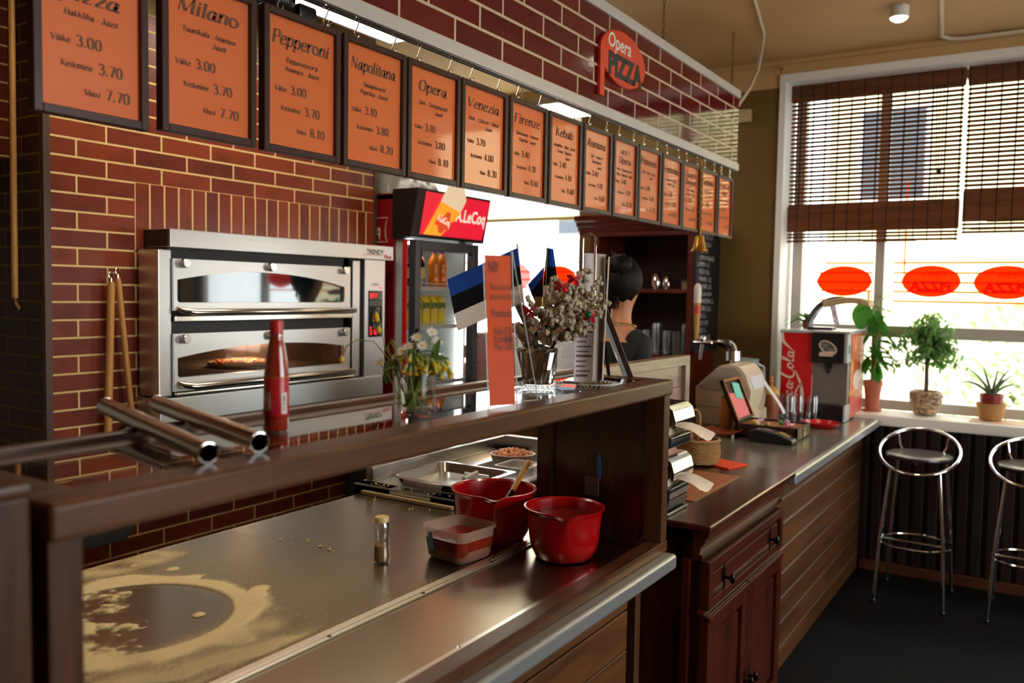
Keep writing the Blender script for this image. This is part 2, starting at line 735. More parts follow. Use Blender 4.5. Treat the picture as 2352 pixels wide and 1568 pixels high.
for x in (.6, 2.17, 3.74):
    b.box(x, -3.52, .75, x + .06, -3.45, 2.75)
for z in (.75, 2.69):
    b.box(.6, -3.52, z, 3.8, -3.45, z + .06)
struct('window_3', b, WHITE, 'street window behind the camera')

# white painted reveals of the bar window
b = MB()
b.box(5.395, 1.463, .9, 5.66, 1.477, 2.93)
b.box(5.395, -1.3, 2.915, 5.66, 1.477, 2.93)
b.box(5.384, 1.464, .93, 5.394, 1.50, 2.96)
b.box(5.384, -1.3, 2.916, 5.394, 1.464, 2.96)
struct('trim_3', b, mat('reveal_white', rgb(246, 246, 244), .5), 'white painted reveal of the bar window')
# picture rail between wall and ceiling
b = MB().box(5.375, -3.35, 3.02, 5.40, 4.75, 3.05, .006)
struct('trim_4', b, CREAM, 'cream rail where wall meets ceiling')

# ---------------------------------------------------------------- windows
PANE = glass_sheet('window_pane', (.97, .99, .98, 1), .7)
FRM = mat('window_frame', rgb(188, 182, 172), .4)
STK = film('orange_sticker', (1.0, .12, .015, 1), .8, .10)
STK2 = film('orange_stripe', (1.0, .30, .05, 1), .8, .12)
STK3 = film('pink_sticker', (1.0, .42, .42, 1), .7, .3)
STKD = film('dark_red_lettering', (.55, .03, .01, 1), .5, .05)


def window(name, y0, y1, z0, z1, mulls, rail, label):
    t = thing(name, label, 'window', (5.62, (y0 + y1) / 2, z0))
    del t['category']
    t['kind'] = 'structure'
    b = MB(t)
    fw_ = .065
    b.box(5.59, y0, z0, 5.66, y0 + fw_, z1, .006)
    b.box(5.59, y1 - fw_, z0, 5.66, y1, z1, .006)
    b.box(5.59, y0, z1 - fw_, 5.66, y1, z1, .006)
    b.box(5.585, y0, z0, 5.665, y1, z0 + .06, .006)
    b.build('window_frame', FRM, t)
    b = MB(t)
    for m in mulls:
        b.box(5.588, m - .027, z0, 5.662, m + .027, z1, .006)
    if mulls:
        b.build('mullion', FRM, t)
    if rail:
        b = MB(t)
        b.box(5.587, y0 + .02, rail - .036, 5.663, y1 - .02, rail + .036, .006)
        b.build('cross_rail', FRM, t)
    ys = [y0 + .03] + sorted(mulls) + [y1 - .03]
    for a, c in zip(ys, ys[1:]):
        b = MB(t).box(5.628, a, z0 + .03, 5.634, c, z1 - .03)
        b.build('pane', PANE, t, smooth=False)
    return t


w1 = window('window_1', -1.28, 1.445, .93, 2.93, [.921, -.35], 1.403, 'bar window with orange oval stickers')
w2 = window('window_2', 2.9, 4.53, .97, 2.93, [], None, 'kitchen window with orange oval stickers')


def ellipse(cy_, cz, ry, rz, n=40):
    return [(cy_ + ry * math.cos(2 * PI * i / n), cz + rz * math.sin(2 * PI * i / n)) for i in range(n)]


def sticker(t, y, z, ry, rz, m, written):
    b = MB(t).prism(ellipse(y, z, ry, rz), (.0012, 0, 0), (5.6245, 0, 0), (0, 1, 0), (0, 0, 1))
    o = b.build('oval_sticker', m, t, smooth=False)
    if written:
        # lettering on the street side, seen mirrored from indoors
        b = MB(t)
        b.add(*text_shape('PIZZA', .075, (5.622, y, z - .055), (0, 1, 0), (0, 0, 1), None, bold=.004, sx=1.08))
        b.add(*text_shape('Opera', .05, (5.622, y - .02, z + .03), (0, 1, 0), (0, 0, 1), None, shear=.2))
        b.build('lettering', STKD, o, smooth=False)


def stripes(t, y0, y1, zs):
    b = MB(t)
    for z in zs:
        b.box(5.6262, y0, z - .006, 5.6272, y1, z + .006)
    b.build('sticker_stripe', STK2, t, smooth=False)


ZS = (1.818, 1.757, 1.70, 1.645, 1.587)
stripes(w1, .96, 1.315, ZS)
stripes(w1, -.32, .845, ZS)
sticker(w1, 1.129, 1.706, .163, .094, STK, False)
sticker(w1, .640, 1.708, .158, .094, STK, True)
sticker(w1, .250, 1.704, .165, .096, STK, True)
sticker(w1, -.14, 1.704, .165, .096, STK, True)
b = MB(w1).box(5.6262, .782, 1.757, 5.6272, .792, 2.3)
b.box(5.6262, .975, 1.45, 5.6272, .989, 1.64)
b.build('sticker_stem', STK2, w1, smooth=False)
stripes(w2, 2.95, 4.4, (1.83, 1.76, 1.70, 1.64, 1.585))
sticker(w2, 3.17, 1.70, .16, .105, STK, False)
sticker(w2, 3.56, 1.72, .15, .11, STK3, False)
b = MB(w2).box(5.6262, 3.755, 1.4, 5.6272, 3.763, 2.3)
b.build('sticker_stem', STK2, w2, smooth=False)

# window sills
b = MB().box(5.33, -1.3, .862, 5.60, 1.44, .925, .008)
o = struct('windowsill_1', b, mat('sill_paint', rgb(242, 238, 228), .3), 'white sill of the bar window')
b = MB().box(5.36, 2.88, .9, 5.60, 4.55, .965, .008)
struct('windowsill_2', b, WHITE, 'white sill of the kitchen window')

# vertical dark slats under the bar window sill
SLAT = wood('slat_wood', rgb(40, 18, 11), rgb(20, 10, 7), 'z', .55)
b = MB()
b.box(5.385, -3.3, 0, 5.40, .93, .862)
y = -3.3
while y < .92:
    b.box(5.36, y, .06, 5.388, y + .05, .862, .004)
    y += .075
struct('trim_5', b, SLAT, 'dark vertical slats under the window sill')
b = MB().box(5.345, -3.3, 0, 5.388, .93, .06, .005)
struct('baseboard_right', b, wood('plinth_wood', rgb(98, 52, 26), rgb(66, 32, 16), 'y', .5), 'brown plinth under the slats')

# ---------------------------------------------------------------- outside
b = MB().box(5.8, -14, -.5, 40, 22, -.4)
b.box(-20, -30, -.5, 30, -3.6, -.4)
o = struct('ground_outside', b, mat('pale_paving', rgb(206, 204, 198), .8), 'pale paving outside the windows')
YEL = mat('yellow_render', rgb(236, 222, 172), .8)
t = thing('building', 'yellow house across the street behind the blinds', 'building', (14, 1, -.4))
b = MB(t).box(13.6, -8, -.4, 20, 3.0, 7.5)
b.build('facade', YEL, t, smooth=False)
GLD = mat('dark_window_glass', rgb(44, 50, 60), .15)
for (y, z) in ((1.6, 3.0), (-.8, 3.0), (-3.4, 3.0), (1.6, 5.2), (-.8, 5.2)):
    b = MB(t).box(13.5, y, z, 13.62, y + 1.0, z + 1.4)
    f = b.build('window', WHITE, t, smooth=False)
    b = MB(t).box(13.47, y + .08, z + .08, 13.52, y + .92, z + 1.32)
    b.build('pane', GLD, f, smooth=False)
b = MB(t).box(13.4, -8.2, 7.5, 20.2, 3.2, 7.8)
b.build('roof', mat('grey_roof', rgb(90, 88, 90), .7), t, smooth=False)
t = thing('building', 'grey house outside, seen at the left of the near blind', 'building', (12, 8, -.4))
b = MB(t).box(11.6, 5.0, -.4, 18, 12, 6.4)
b.build('facade', mat('grey_render', rgb(226, 224, 226), .8), t, smooth=False)
b = MB(t).box(11.52, 5.6, 2.4, 11.62, 6.6, 3.8)
f = b.build('window', WHITE, t, smooth=False)
b = MB(t).box(11.5, 5.7, 2.5, 11.56, 6.5, 3.7)
b.build('pane', GLD, f, smooth=False)
b = MB(t).box(11.4, 4.8, 6.4, 18.2, 12.2, 6.7)
b.build('roof', mat('grey_roof', rgb(90, 88, 90), .7), t, smooth=False)
# lattice fence
t = thing('lattice_fence', 'diagonal lattice fence outside the bar window', 'fence', (8.2, 0, -.4))
b = MB(t)
for k in range(40):
    y = -2.8 + k * .12
    b.prism([(y, .2), (y + .05, .2), (y + 1.05, 1.2), (y + 1.0, 1.2)], (.02, 0, 0), (8.2, 0, 0), (0, 1, 0), (0, 0, 1))
b.build('lattice', mat('fence_wood', rgb(200, 188, 176), .8), t, smooth=False)
for y in (-2.8, -.9, 1.0, 2.9):
    MB(t).box(8.22, y - .04, -.4, 8.3, y + .04, 1.3).build('post', mat('fence_wood', rgb(200, 188, 176), .8), t, smooth=False)
MB(t).box(8.19, -2.8, 1.18, 8.25, 2.95, 1.24).build('top_rail', mat('fence_wood', rgb(200, 188, 176), .8), t, smooth=False)
LEAF_O = mat('outdoor_leaf', rgb(196, 214, 164), .6)


def outdoor_tree(loc, h, r, n, label, group=None):
    t = thing('garden_tree', label, 'tree', loc, group)
    rd = random.Random(int(loc[1] * 100) + n)
    b = MB(t)
    L = Vector(loc)
    b.tube([L, L + Vector((.05, 0, h * .5)), L + Vector((0, .05, h * .9))], [.09, .07, .03], 8)
    b.build('trunk', mat('bark', rgb(90, 74, 60), .9), t)
    b = MB(t)
    for i in range(n):
        d = Vector((rd.gauss(0, 1), rd.gauss(0, 1), rd.gauss(0, 1))).normalized() * r * rd.random() ** .4
        p = L + Vector((0, 0, h)) + Vector((d.x, d.y, d.z * 1.1))
        b.leaf(p, (rd.uniform(-1, 1), rd.uniform(-1, 1), rd.uniform(-.6, .4)), (rd.uniform(-.3, .3), rd.uniform(-.3, .3), 1), .16, .08, .2, 3)
    b.build('foliage', LEAF_O, t)


outdoor_tree((10.5, -1.0, -.4), 3.6, 1.1, 700, 'green tree outside seen through the right blind')
outdoor_tree((9.4, .3, -.4), 1.3, .8, 900, 'green bush outside behind the potted tree')
outdoor_tree((9.6, -1.3, -.4), 1.2, .8, 900, 'green bush outside behind the aloe plant')
outdoor_tree((1.6, -6.5, -.4), 3.4, 1.5, 900, 'green tree in the street behind the camera')
# ================================================================ counters
RAILW = wood('oiled_brown_wood', rgb(106, 66, 38), rgb(62, 35, 20), 'x', .38, coat=.08, spec=.3)
RAILY = wood('oiled_brown_wood_deep', rgb(102, 62, 36), rgb(60, 33, 18), 'y', .38, coat=.08, spec=.3)
POSTW = wood('oiled_brown_wood_upright', rgb(96, 59, 35), rgb(56, 32, 18), 'z', .42, coat=.04, spec=.25)
PLANK = wood('plank_front_wood', rgb(112, 69, 36), rgb(74, 43, 22), 'x', .42)
NOSE = mat('grey_edge_laminate', rgb(168, 168, 170), .3, .55)
STEELX = steel('brushed_steel', (.40, .335, .255, 1), .24, 'x', .008)
STEELB = steel('bright_steel', (.72, .71, .69, 1), .22, 'x', .08)
CHROME = mat('chrome', (.82, .82, .83, 1), .06, 1.0)
SCREW = mat('dark_screw', rgb(52, 44, 36), .4, .8)

sc_ = thing('service_counter', 'near pizza counter with steel worktop and grey rounded edge', 'counter', (.8, 1.4, 0))
b = MB(sc_)
b.box(-.9, .97, .08, 2.14, 1.95, .86)
b.box(-.9, 1.0, 0, 2.12, 1.92, .08)
b.build('carcass', mat('dark_carcass', rgb(46, 38, 32), .6), sc_, smooth=False)
b = MB(sc_)
for k in range(8):
    z1 = .853 - .1 if k == 0 else .753 - .109 * (k - 1) - .003
    z0 = .753 if k == 0 else .753 - .109 * k
    if k == 0:
        z0, z1 = .756, .86
    if z0 < 0:
        z0 = 0
    if z1 > z0 + .01:
        b.box(-.9, .94, z0, 2.085, .972, z1, .0015, 1)
b.build('plank_front', PLANK, sc_)
b = MB(sc_).box(2.115, .93, 0, 2.15, .985, .86, .002)
b.build('end_post', POSTW, sc_)
b = MB(sc_)
b.box(-.9, .84, .857, 2.182, 1.0, .9, .011, 4)
b.build('rounded_edge', NOSE, sc_)
b = MB(sc_).box(-.9, .93, .88, 2.18, 1.985, .905, .002)
b.build('worktop', STEELX, sc_)
b = MB(sc_)
b.box(.5, 1.188, .9045, 2.13, 1.222, .911, .002)
b.box(.5, 1.198, .910, 2.13, 1.212, .913, .001)
st = b.build('joint_strip', steel('warm_steel', (.62, .54, .42, 1), .38, 'x', .03), sc_)
for x in (.72, .95, 1.22, 1.52, 1.80, 2.05):
    b = MB(sc_).lathe((x, 1.193, .911), [(.0001, .0016), (.004, .0012), (.005, 0)], 10)
    b.build('screw', SCREW, st)
for x in (.72, 1.33, 1.9):
    b = MB(sc_).lathe((x, .955, .905), [(.0001, .006), (.005, .004), (.0065, 0)], 12)
    b.build('screw', STEELB, sc_)
b = MB(sc_).box(.5, .925, .905, 2.13, .957, .909, .001)
b.build('front_strip', STEELB, sc_)

# ---------------------------------------------------------------- glazed wooden case on the counter
dc = thing('display_case', 'brown wooden case frame with a glass top, standing on the near counter', 'display case', (1.33, 1.02, .9))
b = MB(dc).box(.484, .872, .9, 2.187, .918, .931, .004)
b.build('bottom_rail', RAILW, dc)
b = MB(dc).box(.484, .875, .931, .524, .93, 1.335, .004)
b.build('post', POSTW, dc)
b = MB(dc).box(2.146, .875, .931, 2.187, .93, 1.335, .004)
b.build('post', POSTW, dc)
tr_ = MB(dc).box(.484, .868, 1.33, 2.19, .935, 1.372, .007, 3).build('front_rail', RAILW, dc)
b = MB(dc).box(.484, 1.125, 1.335, 2.19, 1.19, 1.372, .007, 3)
b.box(.484, 1.165, 1.365, 2.19, 1.19, 1.382, .004)
b.build('back_rail', RAILW, dc)
b = MB(dc).box(.484, .93, 1.335, .545, 1.13, 1.372, .004)
b.build('side_rail', RAILY, dc)
b = MB(dc).box(2.13, .93, 1.335, 2.19, 1.13, 1.372, .004)
b.build('side_rail', RAILY, dc)
SHG = glass_sheet('shelf_glass', (.90, .90, .88, 1), 1.0, .0, .12)
b = MB(dc).box(.54, .925, 1.3665, 2.14, 1.135, 1.3705)
b.build('glass_top', SHG, dc, smooth=False)
DKP = wood('dark_side_panel', rgb(58, 32, 22), rgb(36, 20, 14), 'z', .22, coat=.3)
b = MB(dc).box(2.15, .925, .9055, 2.168, 1.255, 1.338, .002)
sp_ = b.build('side_panel', DKP, dc)
b = MB(dc).box(2.135, 1.215, .9055, 2.168, 1.262, 1.338, .002)
b.build('back_post', DKP, dc)
b = MB(dc).box(.484, .925, .9055, .502, 1.25, 1.338, .002)
b.build('side_panel', DKP, dc)
b = MB(dc).box(.484, 1.2, .9055, .524, 1.25, 1.338, .002)
b.build('back_post', DKP, dc)
# reflection of a socket and a blue scrap, modelled on the right panel's inner face
b = MB(dc).box(2.1445, 1.065, 1.03, 2.1505, 1.11, 1.085, .003)
sk = b.build('socket_reflection', mat('reflected_socket_brown', rgb(84, 62, 54), .4), sp_)
b = MB(dc).prism([(0, 0), (.007, -.01), (.013, .02), (.011, .055), (.004, .07), (-.002, .03)], (.002, 0, 0), (2.147, 1.06, 1.085), (0, 1, 0), (0, 0, 1))
b.build('sticker', mat('blue_scrap', rgb(30, 100, 170), .3), sp_)

# upright wooden end board left of the case
lu = thing('counter_screen', 'upright brown wooden board cut off at the left edge of the counter', 'screen', (.36, 1.0, .9))
b = MB(lu).box(.16, .872, .9, .466, .895, 1.385, .004)
b.build('front_board', POSTW, lu)
b = MB(lu).box(.16, .868, 1.385, .466, 1.19, 1.40, .004)
b.build('top_board', RAILW, lu)
b = MB(lu).box(.44, .893, .9055, .462, 1.18, 1.385, .002)
b.build('side_board', POSTW, lu)

# ---------------------------------------------------------------- prep unit right of the worktop
pu = thing('prep_unit', 'steel saladette counter beyond the worktop holding pans', 'prep counter', (2.7, 1.8, 0))
b = MB(pu).box(2.2, 1.56, .05, 3.1, 2.02, .9)
b.build('body', STEELB, pu, smooth=False)
b = MB(pu)
b.box(2.188, 1.545, .895, 3.12, 1.70, .935, .006)
b.box(2.188, 1.545, .895, 2.24, 2.03, .935, .006)
b.box(2.188, 1.86, .895, 3.12, 2.03, .935, .006)
b.box(3.02, 1.545, .895, 3.12, 2.03, .935, .006)
b.build('top_frame', STEELB, pu)
b = MB(pu).box(2.23, 1.69, .8, 3.03, 1.87, .88)
b.build('well', mat('dark_well', rgb(60, 58, 56), .4, .6), pu, smooth=False)
b = MB(pu).box(2.24, 1.985, .934, 3.12, 2.02, .985, .005)
b.box(3.085, 1.56, .934, 3.12, 2.02, .985, .005)
b.build('upstand', STEELB, pu)
for x, y in ((2.24, 1.6), (3.06, 1.6), (2.24, 1.98), (3.06, 1.98)):
    MB(pu).cyl((x, y, 0), (x, y, .05), .02, n=12).build('leg', STEELB, pu)

# ---------------------------------------------------------------- far bar counter
bc = thing('bar_counter', 'long far counter with grey laminate top and plank front running to the window', 'counter', (4.4, 1.3, 0))
TOPG = mat('grey_laminate', rgb(112, 106, 98), .2, .15, noise_amt=.12, nscale=90)
b = MB(bc).box(3.43, .86, .862, 5.58, 1.66, .9, .003)
b.build('top', TOPG, bc)
b = MB(bc).box(3.43, .838, .857, 5.58, .872, .902, .010, 4)
b.build('rounded_edge', NOSE, bc)
b = MB(bc)
for k in range(8):
    z1 = .862 if k == 0 else .753 - .109 * (k - 1)
    z0 = max(0, .753 - .109 * k)
    b.box(3.32, .94, z0 + .004, 5.36, .965, z1 - .004, .002, 1)
pf = b.build('plank_front', PLANK, bc)
b = MB(bc)
for k in range(7):
    z = .753 - .109 * k
    b.box(3.32, .9425, z - .004, 5.36, .96, z + .004)
b.build('inlay_strip', mat('grey_inlay', rgb(150, 140, 130), .3, .5), bc, smooth=False)
b = MB(bc).box(3.33, .962, 0, 5.36, 1.0, .862)
b.box(3.33, 1.61, 0, 5.36, 1.65, .862)
b.build('carcass', mat('dark_carcass', rgb(46, 38, 32), .6), bc, smooth=False)

# ---------------------------------------------------------------- mahogany cabinet between the counters
MAH = wood('mahogany', rgb(90, 35, 19), rgb(54, 18, 10), 'z', .26, coat=.35)
MAHX = wood('mahogany_rail', rgb(90, 35, 19), rgb(54, 18, 10), 'x', .34, coat=.15)
MAHT = wood('mahogany_top', rgb(84, 38, 24), rgb(52, 22, 14), 'x', .2, coat=.45)
BRASSD = mat('dark_bronze', rgb(58, 50, 40), .25, .9)
cb_ = thing('cabinet', 'red-brown mahogany cabinet with one drawer and two doors between the counters', 'cabinet', (2.9, 1.1, 0))
b = MB(cb_)
b.box(2.49, .885, .06, 3.31, 1.35, .86)
b.box(2.5, .9, 0, 3.3, 1.34, .06)
b.build('carcass', MAH, cb_, smooth=False)
b = MB(cb_)
b.box(2.44, .838, .893, 3.425, 1.38, .916, .006, 3)
b.build('top', MAHT, cb_)
b = MB(cb_)
prof = [(.845, .893), (.852, .886), (.852, .876), (.862, .866), (.862, .856), (.874, .842), (.878, .82), (.868, .816), (.868, .808), (.884, .8), (.90, .8), (.90, .893)]
b.prism([(y, z) for y, z in prof], (.89, 0, 0), (2.46, 0, 0), (0, 1, 0), (0, 0, 1))
b.build('cornice', MAHX, cb_, ang=25)


def panel_front(b, x0, x1, z0, z1, y, wd=.045, th=.02):
    """frame-and-panel front on the plane y: stepped frame round a sunk field with a raised middle"""
    b.box(x0, y - th, z0, x0 + wd, y + .01, z1, .005)
    b.box(x1 - wd, y - th, z0, x1, y + .01, z1, .005)
    b.box(x0 + wd - .004, y - th, z0, x1 - wd + .004, y + .01, z0 + wd, .005)
    b.box(x0 + wd - .004, y - th, z1 - wd, x1 - wd + .004, y + .01, z1, .005)
    b.box(x0 + wd - .005, y - .002, z0 + wd - .005, x1 - wd + .005, y + .008, z1 - wd + .005)
    b.box(x0 + wd + .014, y - th * .7, z0 + wd + .014, x1 - wd - .014, y + .006, z1 - wd - .014, .012, 2)


def bail(t, par, x, z, y):
    """turned drop knob on a pointed back plate"""
    b = MB(t)
    b.prism([(0, -.045), (.009, -.012), (.009, .012), (0, .045), (-.009, .012), (-.009, -.012)], (0, .003, 0), (x, y - .003, z), (1, 0, 0), (0, 0, 1))
    b.tube([(x, y, z), (x, y - .022, z)], .006, 10)
    b.ell((x, y - .028, z), .009, .009, .018, 12, 8)
    return b.build('handle', BRASSD, par)


b = MB(cb_)
panel_front(b, 2.475, 3.30, .645, .795, .872, .03, .024)
dr = b.build('drawer', MAHX, cb_, ang=30)
bail(cb_, dr, 2.61, .716, .85)
bail(cb_, dr, 3.12, .716, .85)
for x0, x1, hx in ((2.475, 2.874, 2.855), (2.880, 3.30, 2.905)):
    b = MB(cb_)
    panel_front(b, x0, x1, .08, .625, .872, .06, .024)
    b.box(x0, .842, .607, x1, .87, .627, .006)
    d = b.build('door', MAH, cb_, ang=30)
    bail(cb_, d, hx, .29, .85)
b = MB(cb_).box(2.462, .858, .627, 3.305, .885, .646, .006)
b.build('rail', MAHX, cb_)
b = MB(cb_).box(2.462, .91, .0, 2.49, .935, .8, .003)
b.build('side_strip', MAH, cb_)
b = MB(cb_).box(2.483, .86, .34, 2.492, .872, .42, .002)
b.build('hinge', CHROME, cb_)
# ================================================================ hanging tiled fascia over the counter
FT = tile('fascia_tile', 'x', 'z', 3.503 - .2575 * 20, 2.345 - .0735 * 3 + .048, .2575, .0735, rgb(112, 26, 28), rgb(92, 18, 24), rgb(212, 190, 160), .1, .005, nz=.8, coat=.3)
TRIMW = mat('white_trim', rgb(206, 200, 192), .4)
CHAIN = mat('dull_brass', rgb(110, 88, 52), .4, .8)
fa = thing('tiled_fascia', 'long dark red tiled panel with white edges hanging over the counter', 'fascia', (2.2, 1.6, 2.3))
b = MB(fa).box(-.6, 1.551, 2.335, 4.765, 1.572, 2.71)
b.build('tile_panel', FT, fa, smooth=False)
b = MB(fa).box(-.6, 1.541, 2.70, 4.77, 1.60, 2.742, .003)
b.build('top_edge', TRIMW, fa)
b = MB(fa).box(-.6, 1.541, 2.30, 4.77, 1.577, 2.339, .003)
b.build('bottom_edge', TRIMW, fa)


def chain(b, x, y, z0, z1, L=.022, w_=.006, r=.0022):
    n = int((z1 - z0) / (L * .78))
    for i in range(n):
        z = z0 + (i + .5) * (z1 - z0) / n
        pts = []
        for k in range(10):
            a = 2 * PI * k / 10
            u, v = w_ * math.cos(a), L / 2 * math.sin(a)
            pts.append((x + (u if i % 2 else 0), y + (0 if i % 2 else u), z + v))
        b.tube(pts, r, 5, closed=True)


for x in (3.716, 4.69):
    b = MB(fa)
    chain(b, x, 1.57, 2.742, 3.05)
    b.build('chain', CHAIN, fa)
b = MB(fa).tube([(-.6, 1.55, 2.292), (4.76, 1.55, 2.292)], .006, 8)
b.build('hanging_rail', mat('dark_rail', rgb(60, 54, 50), .35, .7), fa)
for x in (.3, 2.2, 4.1):
    MB(fa).tube([(x, 1.555, 2.305), (x, 1.55, 2.288)], .004, 6).build('rail_bracket', CHROME, fa)

# round logo plaque
lg = thing('logo_plaque', 'round orange plaque lettered Opera PIZZA on the tiled fascia', 'sign', (3.23, 1.55, 2.55))
LGM = mat('orange_plaque', rgb(228, 62, 14), .35)
b = MB(lg)
el = [(3.235 + .212 * math.cos(2 * PI * i / 56), 2.552 + .108 * math.sin(2 * PI * i / 56)) for i in range(56)]
b.prism(el, (0, .012, 0), (0, 1.536, 0), (1, 0, 0), (0, 0, 1))
b.prism([(3.026, 2.375), (3.064, 2.375), (3.064, 2.60), (3.026, 2.57)], (0, .0115, 0), (0, 1.5365, 0), (1, 0, 0), (0, 0, 1))
b.build('disc', LGM, lg)
b = MB(lg)
b.add(*text_shape('PIZZA', .118, (3.25, 1.5345, 2.475), (1, 0, 0), (0, 0, 1), (0, .002, 0), bold=.006, sx=.98))
b.build('lettering', mat('black_lettering', rgb(26, 24, 24), .4), lg, smooth=False)
b = MB(lg)
b.add(*text_shape('Opera', .082, (3.19, 1.5345, 2.578), (1, 0, 0), (0, 0, 1), (0, .002, 0), bold=.001, shear=.15))
b.build('lettering', mat('white_lettering', rgb(240, 236, 228), .4), lg, smooth=False)

# ---------------------------------------------------------------- broad-nib serif lettering for the menu signs
GL = {
    'a': (50, 'c 36 38 24 45 10 34 6 16 14 1 26 6 36 28|c 38 45 36 20 37 4 43 1 48 8'),
    'b': (48, 'p 10 68 10 4|c 10 28 20 44 36 44 43 24 34 2 20 0 10 8'),
    'c': (42, 'c 38 36 28 45 12 38 6 20 14 2 28 0 39 8'),
    'd': (50, 'c 38 36 26 45 10 36 6 16 14 0 28 4 38 24|p 39 68 39 2'),
    'e': (44, 'c 8 22 24 24 37 32 32 44 18 43 7 26 10 6 24 -1 39 8'),
    'f': (34, 'c 38 62 30 70 22 60 18 20 14 -10 4 -20|q 8 44 34 44'),
    'g': (46, 'c 36 38 22 45 9 34 9 22 20 16 34 24 36 38|c 38 45 38 10 36 -12 22 -22 8 -14'),
    'h': (52, 'p 10 68 10 0|c 10 26 24 44 38 42 40 26 39 0'),
    'i': (26, 's 12 45 12 0|d 13 60'),
    'j': (26, 'c 13 45 13 0 9 -18 0 -20|d 14 60'),
    'k': (50, 'p 10 68 10 0|q 40 45 11 20|p 20 28 42 0'),
    'l': (26, 's 12 68 12 0'),
    'm': (76, 's 10 45 10 0|c 10 28 22 45 36 42 38 24 38 0|c 38 28 50 45 64 42 66 24 66 0'),
    'n': (52, 's 10 45 10 0|c 10 26 24 45 39 42 40 24 40 0'),
    'o': (48, 'c 24 45 8 38 6 18 22 0 40 8 42 28 24 45'),
    'p': (50, 's 10 45 10 -21|c 10 28 22 45 38 42 44 22 34 2 20 0 10 8'),
    'r': (40, 's 10 45 10 0|c 10 26 20 42 34 44 38 38'),
    's': (40, 'c 34 36 22 45 10 36 18 25 32 17 30 4 18 0 6 8'),
    't': (32, 'c 14 60 14 12 18 1 30 5|q 4 44 28 44'),
    'u': (52, 'c 10 45 10 12 18 0 30 4 39 20|s 40 45 40 0'),
    'v': (46, 'p 6 45 22 0|q 22 0 40 45'),
    'x': (46, 'p 6 45 38 0|q 38 45 6 0'),
    'z': (42, 'q 8 44 36 44|p 36 44 8 1|q 8 1 38 1'),
    'A': (62, 'q 4 0 30 67|p 30 67 54 0|q 14 24 46 24'),
    'C': (60, 'c 54 54 40 69 18 62 8 38 14 8 34 -1 54 12'),
    'F': (56, 's 14 67 14 0|q 14 66 50 66|q 14 36 40 36|q 50 66 50 54'),
    'H': (70, 's 14 67 14 0|s 56 67 56 0|q 14 35 56 35'),
    'J': (46, 'c 32 67 32 14 24 0 10 2 6 12|q 20 67 44 67'),
    'K': (66, 's 14 67 14 0|q 54 67 16 32|p 26 42 56 0'),
    'M': (84, 'q 12 67 12 0|p 14 67 40 4|q 40 4 68 67|s 70 67 70 0'),
    'N': (70, 'q 12 67 12 0|p 12 67 56 2|q 56 67 56 0'),
    'O': (68, 'c 34 68 12 56 8 28 20 2 40 0 58 14 60 44 46 66 34 68'),
    'P': (56, 's 14 67 14 0|c 14 66 38 68 50 56 46 38 30 32 14 33'),
    'Q': (68, 'c 34 68 12 56 8 28 20 2 40 0 58 14 60 44 46 66 34 68|c 30 6 44 -10 62 -8'),
    'R': (62, 's 14 67 14 0|c 14 66 38 68 48 56 44 40 30 35 14 35|p 28 34 56 0'),
    'S': (50, 'c 44 56 30 69 12 60 12 46 30 36 44 24 38 4 20 -1 6 12'),
    'T': (60, 's 30 67 30 0|q 6 66 54 66|q 6 66 6 54|q 54 66 54 54'),
    'V': (64, 'p 6 67 30 0|q 30 0 56 67'),
    'W': (88, 'p 6 67 26 0|q 26 0 44 67|p 44 67 62 0|q 62 0 80 67'),
    '0': (50, 'c 25 66 10 54 8 30 14 6 25 0 38 8 42 32 38 56 25 66'),
    '1': (40, 's 22 66 22 0|q 22 66 10 56'),
    '2': (48, 'c 8 50 14 64 30 66 40 52 32 34 8 2|p 8 3 42 3'),
    '3': (48, 'c 8 56 22 67 38 58 36 42 22 35|c 22 35 40 32 42 14 28 -1 8 6'),
    '4': (50, 'q 34 66 6 18|q 6 18 46 18|p 34 66 34 0'),
    '5': (48, 'q 14 66 40 66|p 14 66 12 40|c 12 40 30 42 42 28 38 6 22 -1 6 8'),
    '6': (50, 'c 40 64 18 52 8 26 16 2 32 0 42 16 34 36 20 36 9 22'),
    '7': (48, 'q 6 64 44 64|p 44 64 20 0'),
    '8': (50, 'c 25 66 10 56 14 40 36 28 40 10 25 0 10 10 14 28 36 42 40 56 25 66'),
    '.': (24, 'd 11 5'), '-': (38, 'b 8 22 30 22'), '!': (28, 'p 13 67 13 20|d 13 5'), '\u00b7': (28, 'd 13 22'),
}


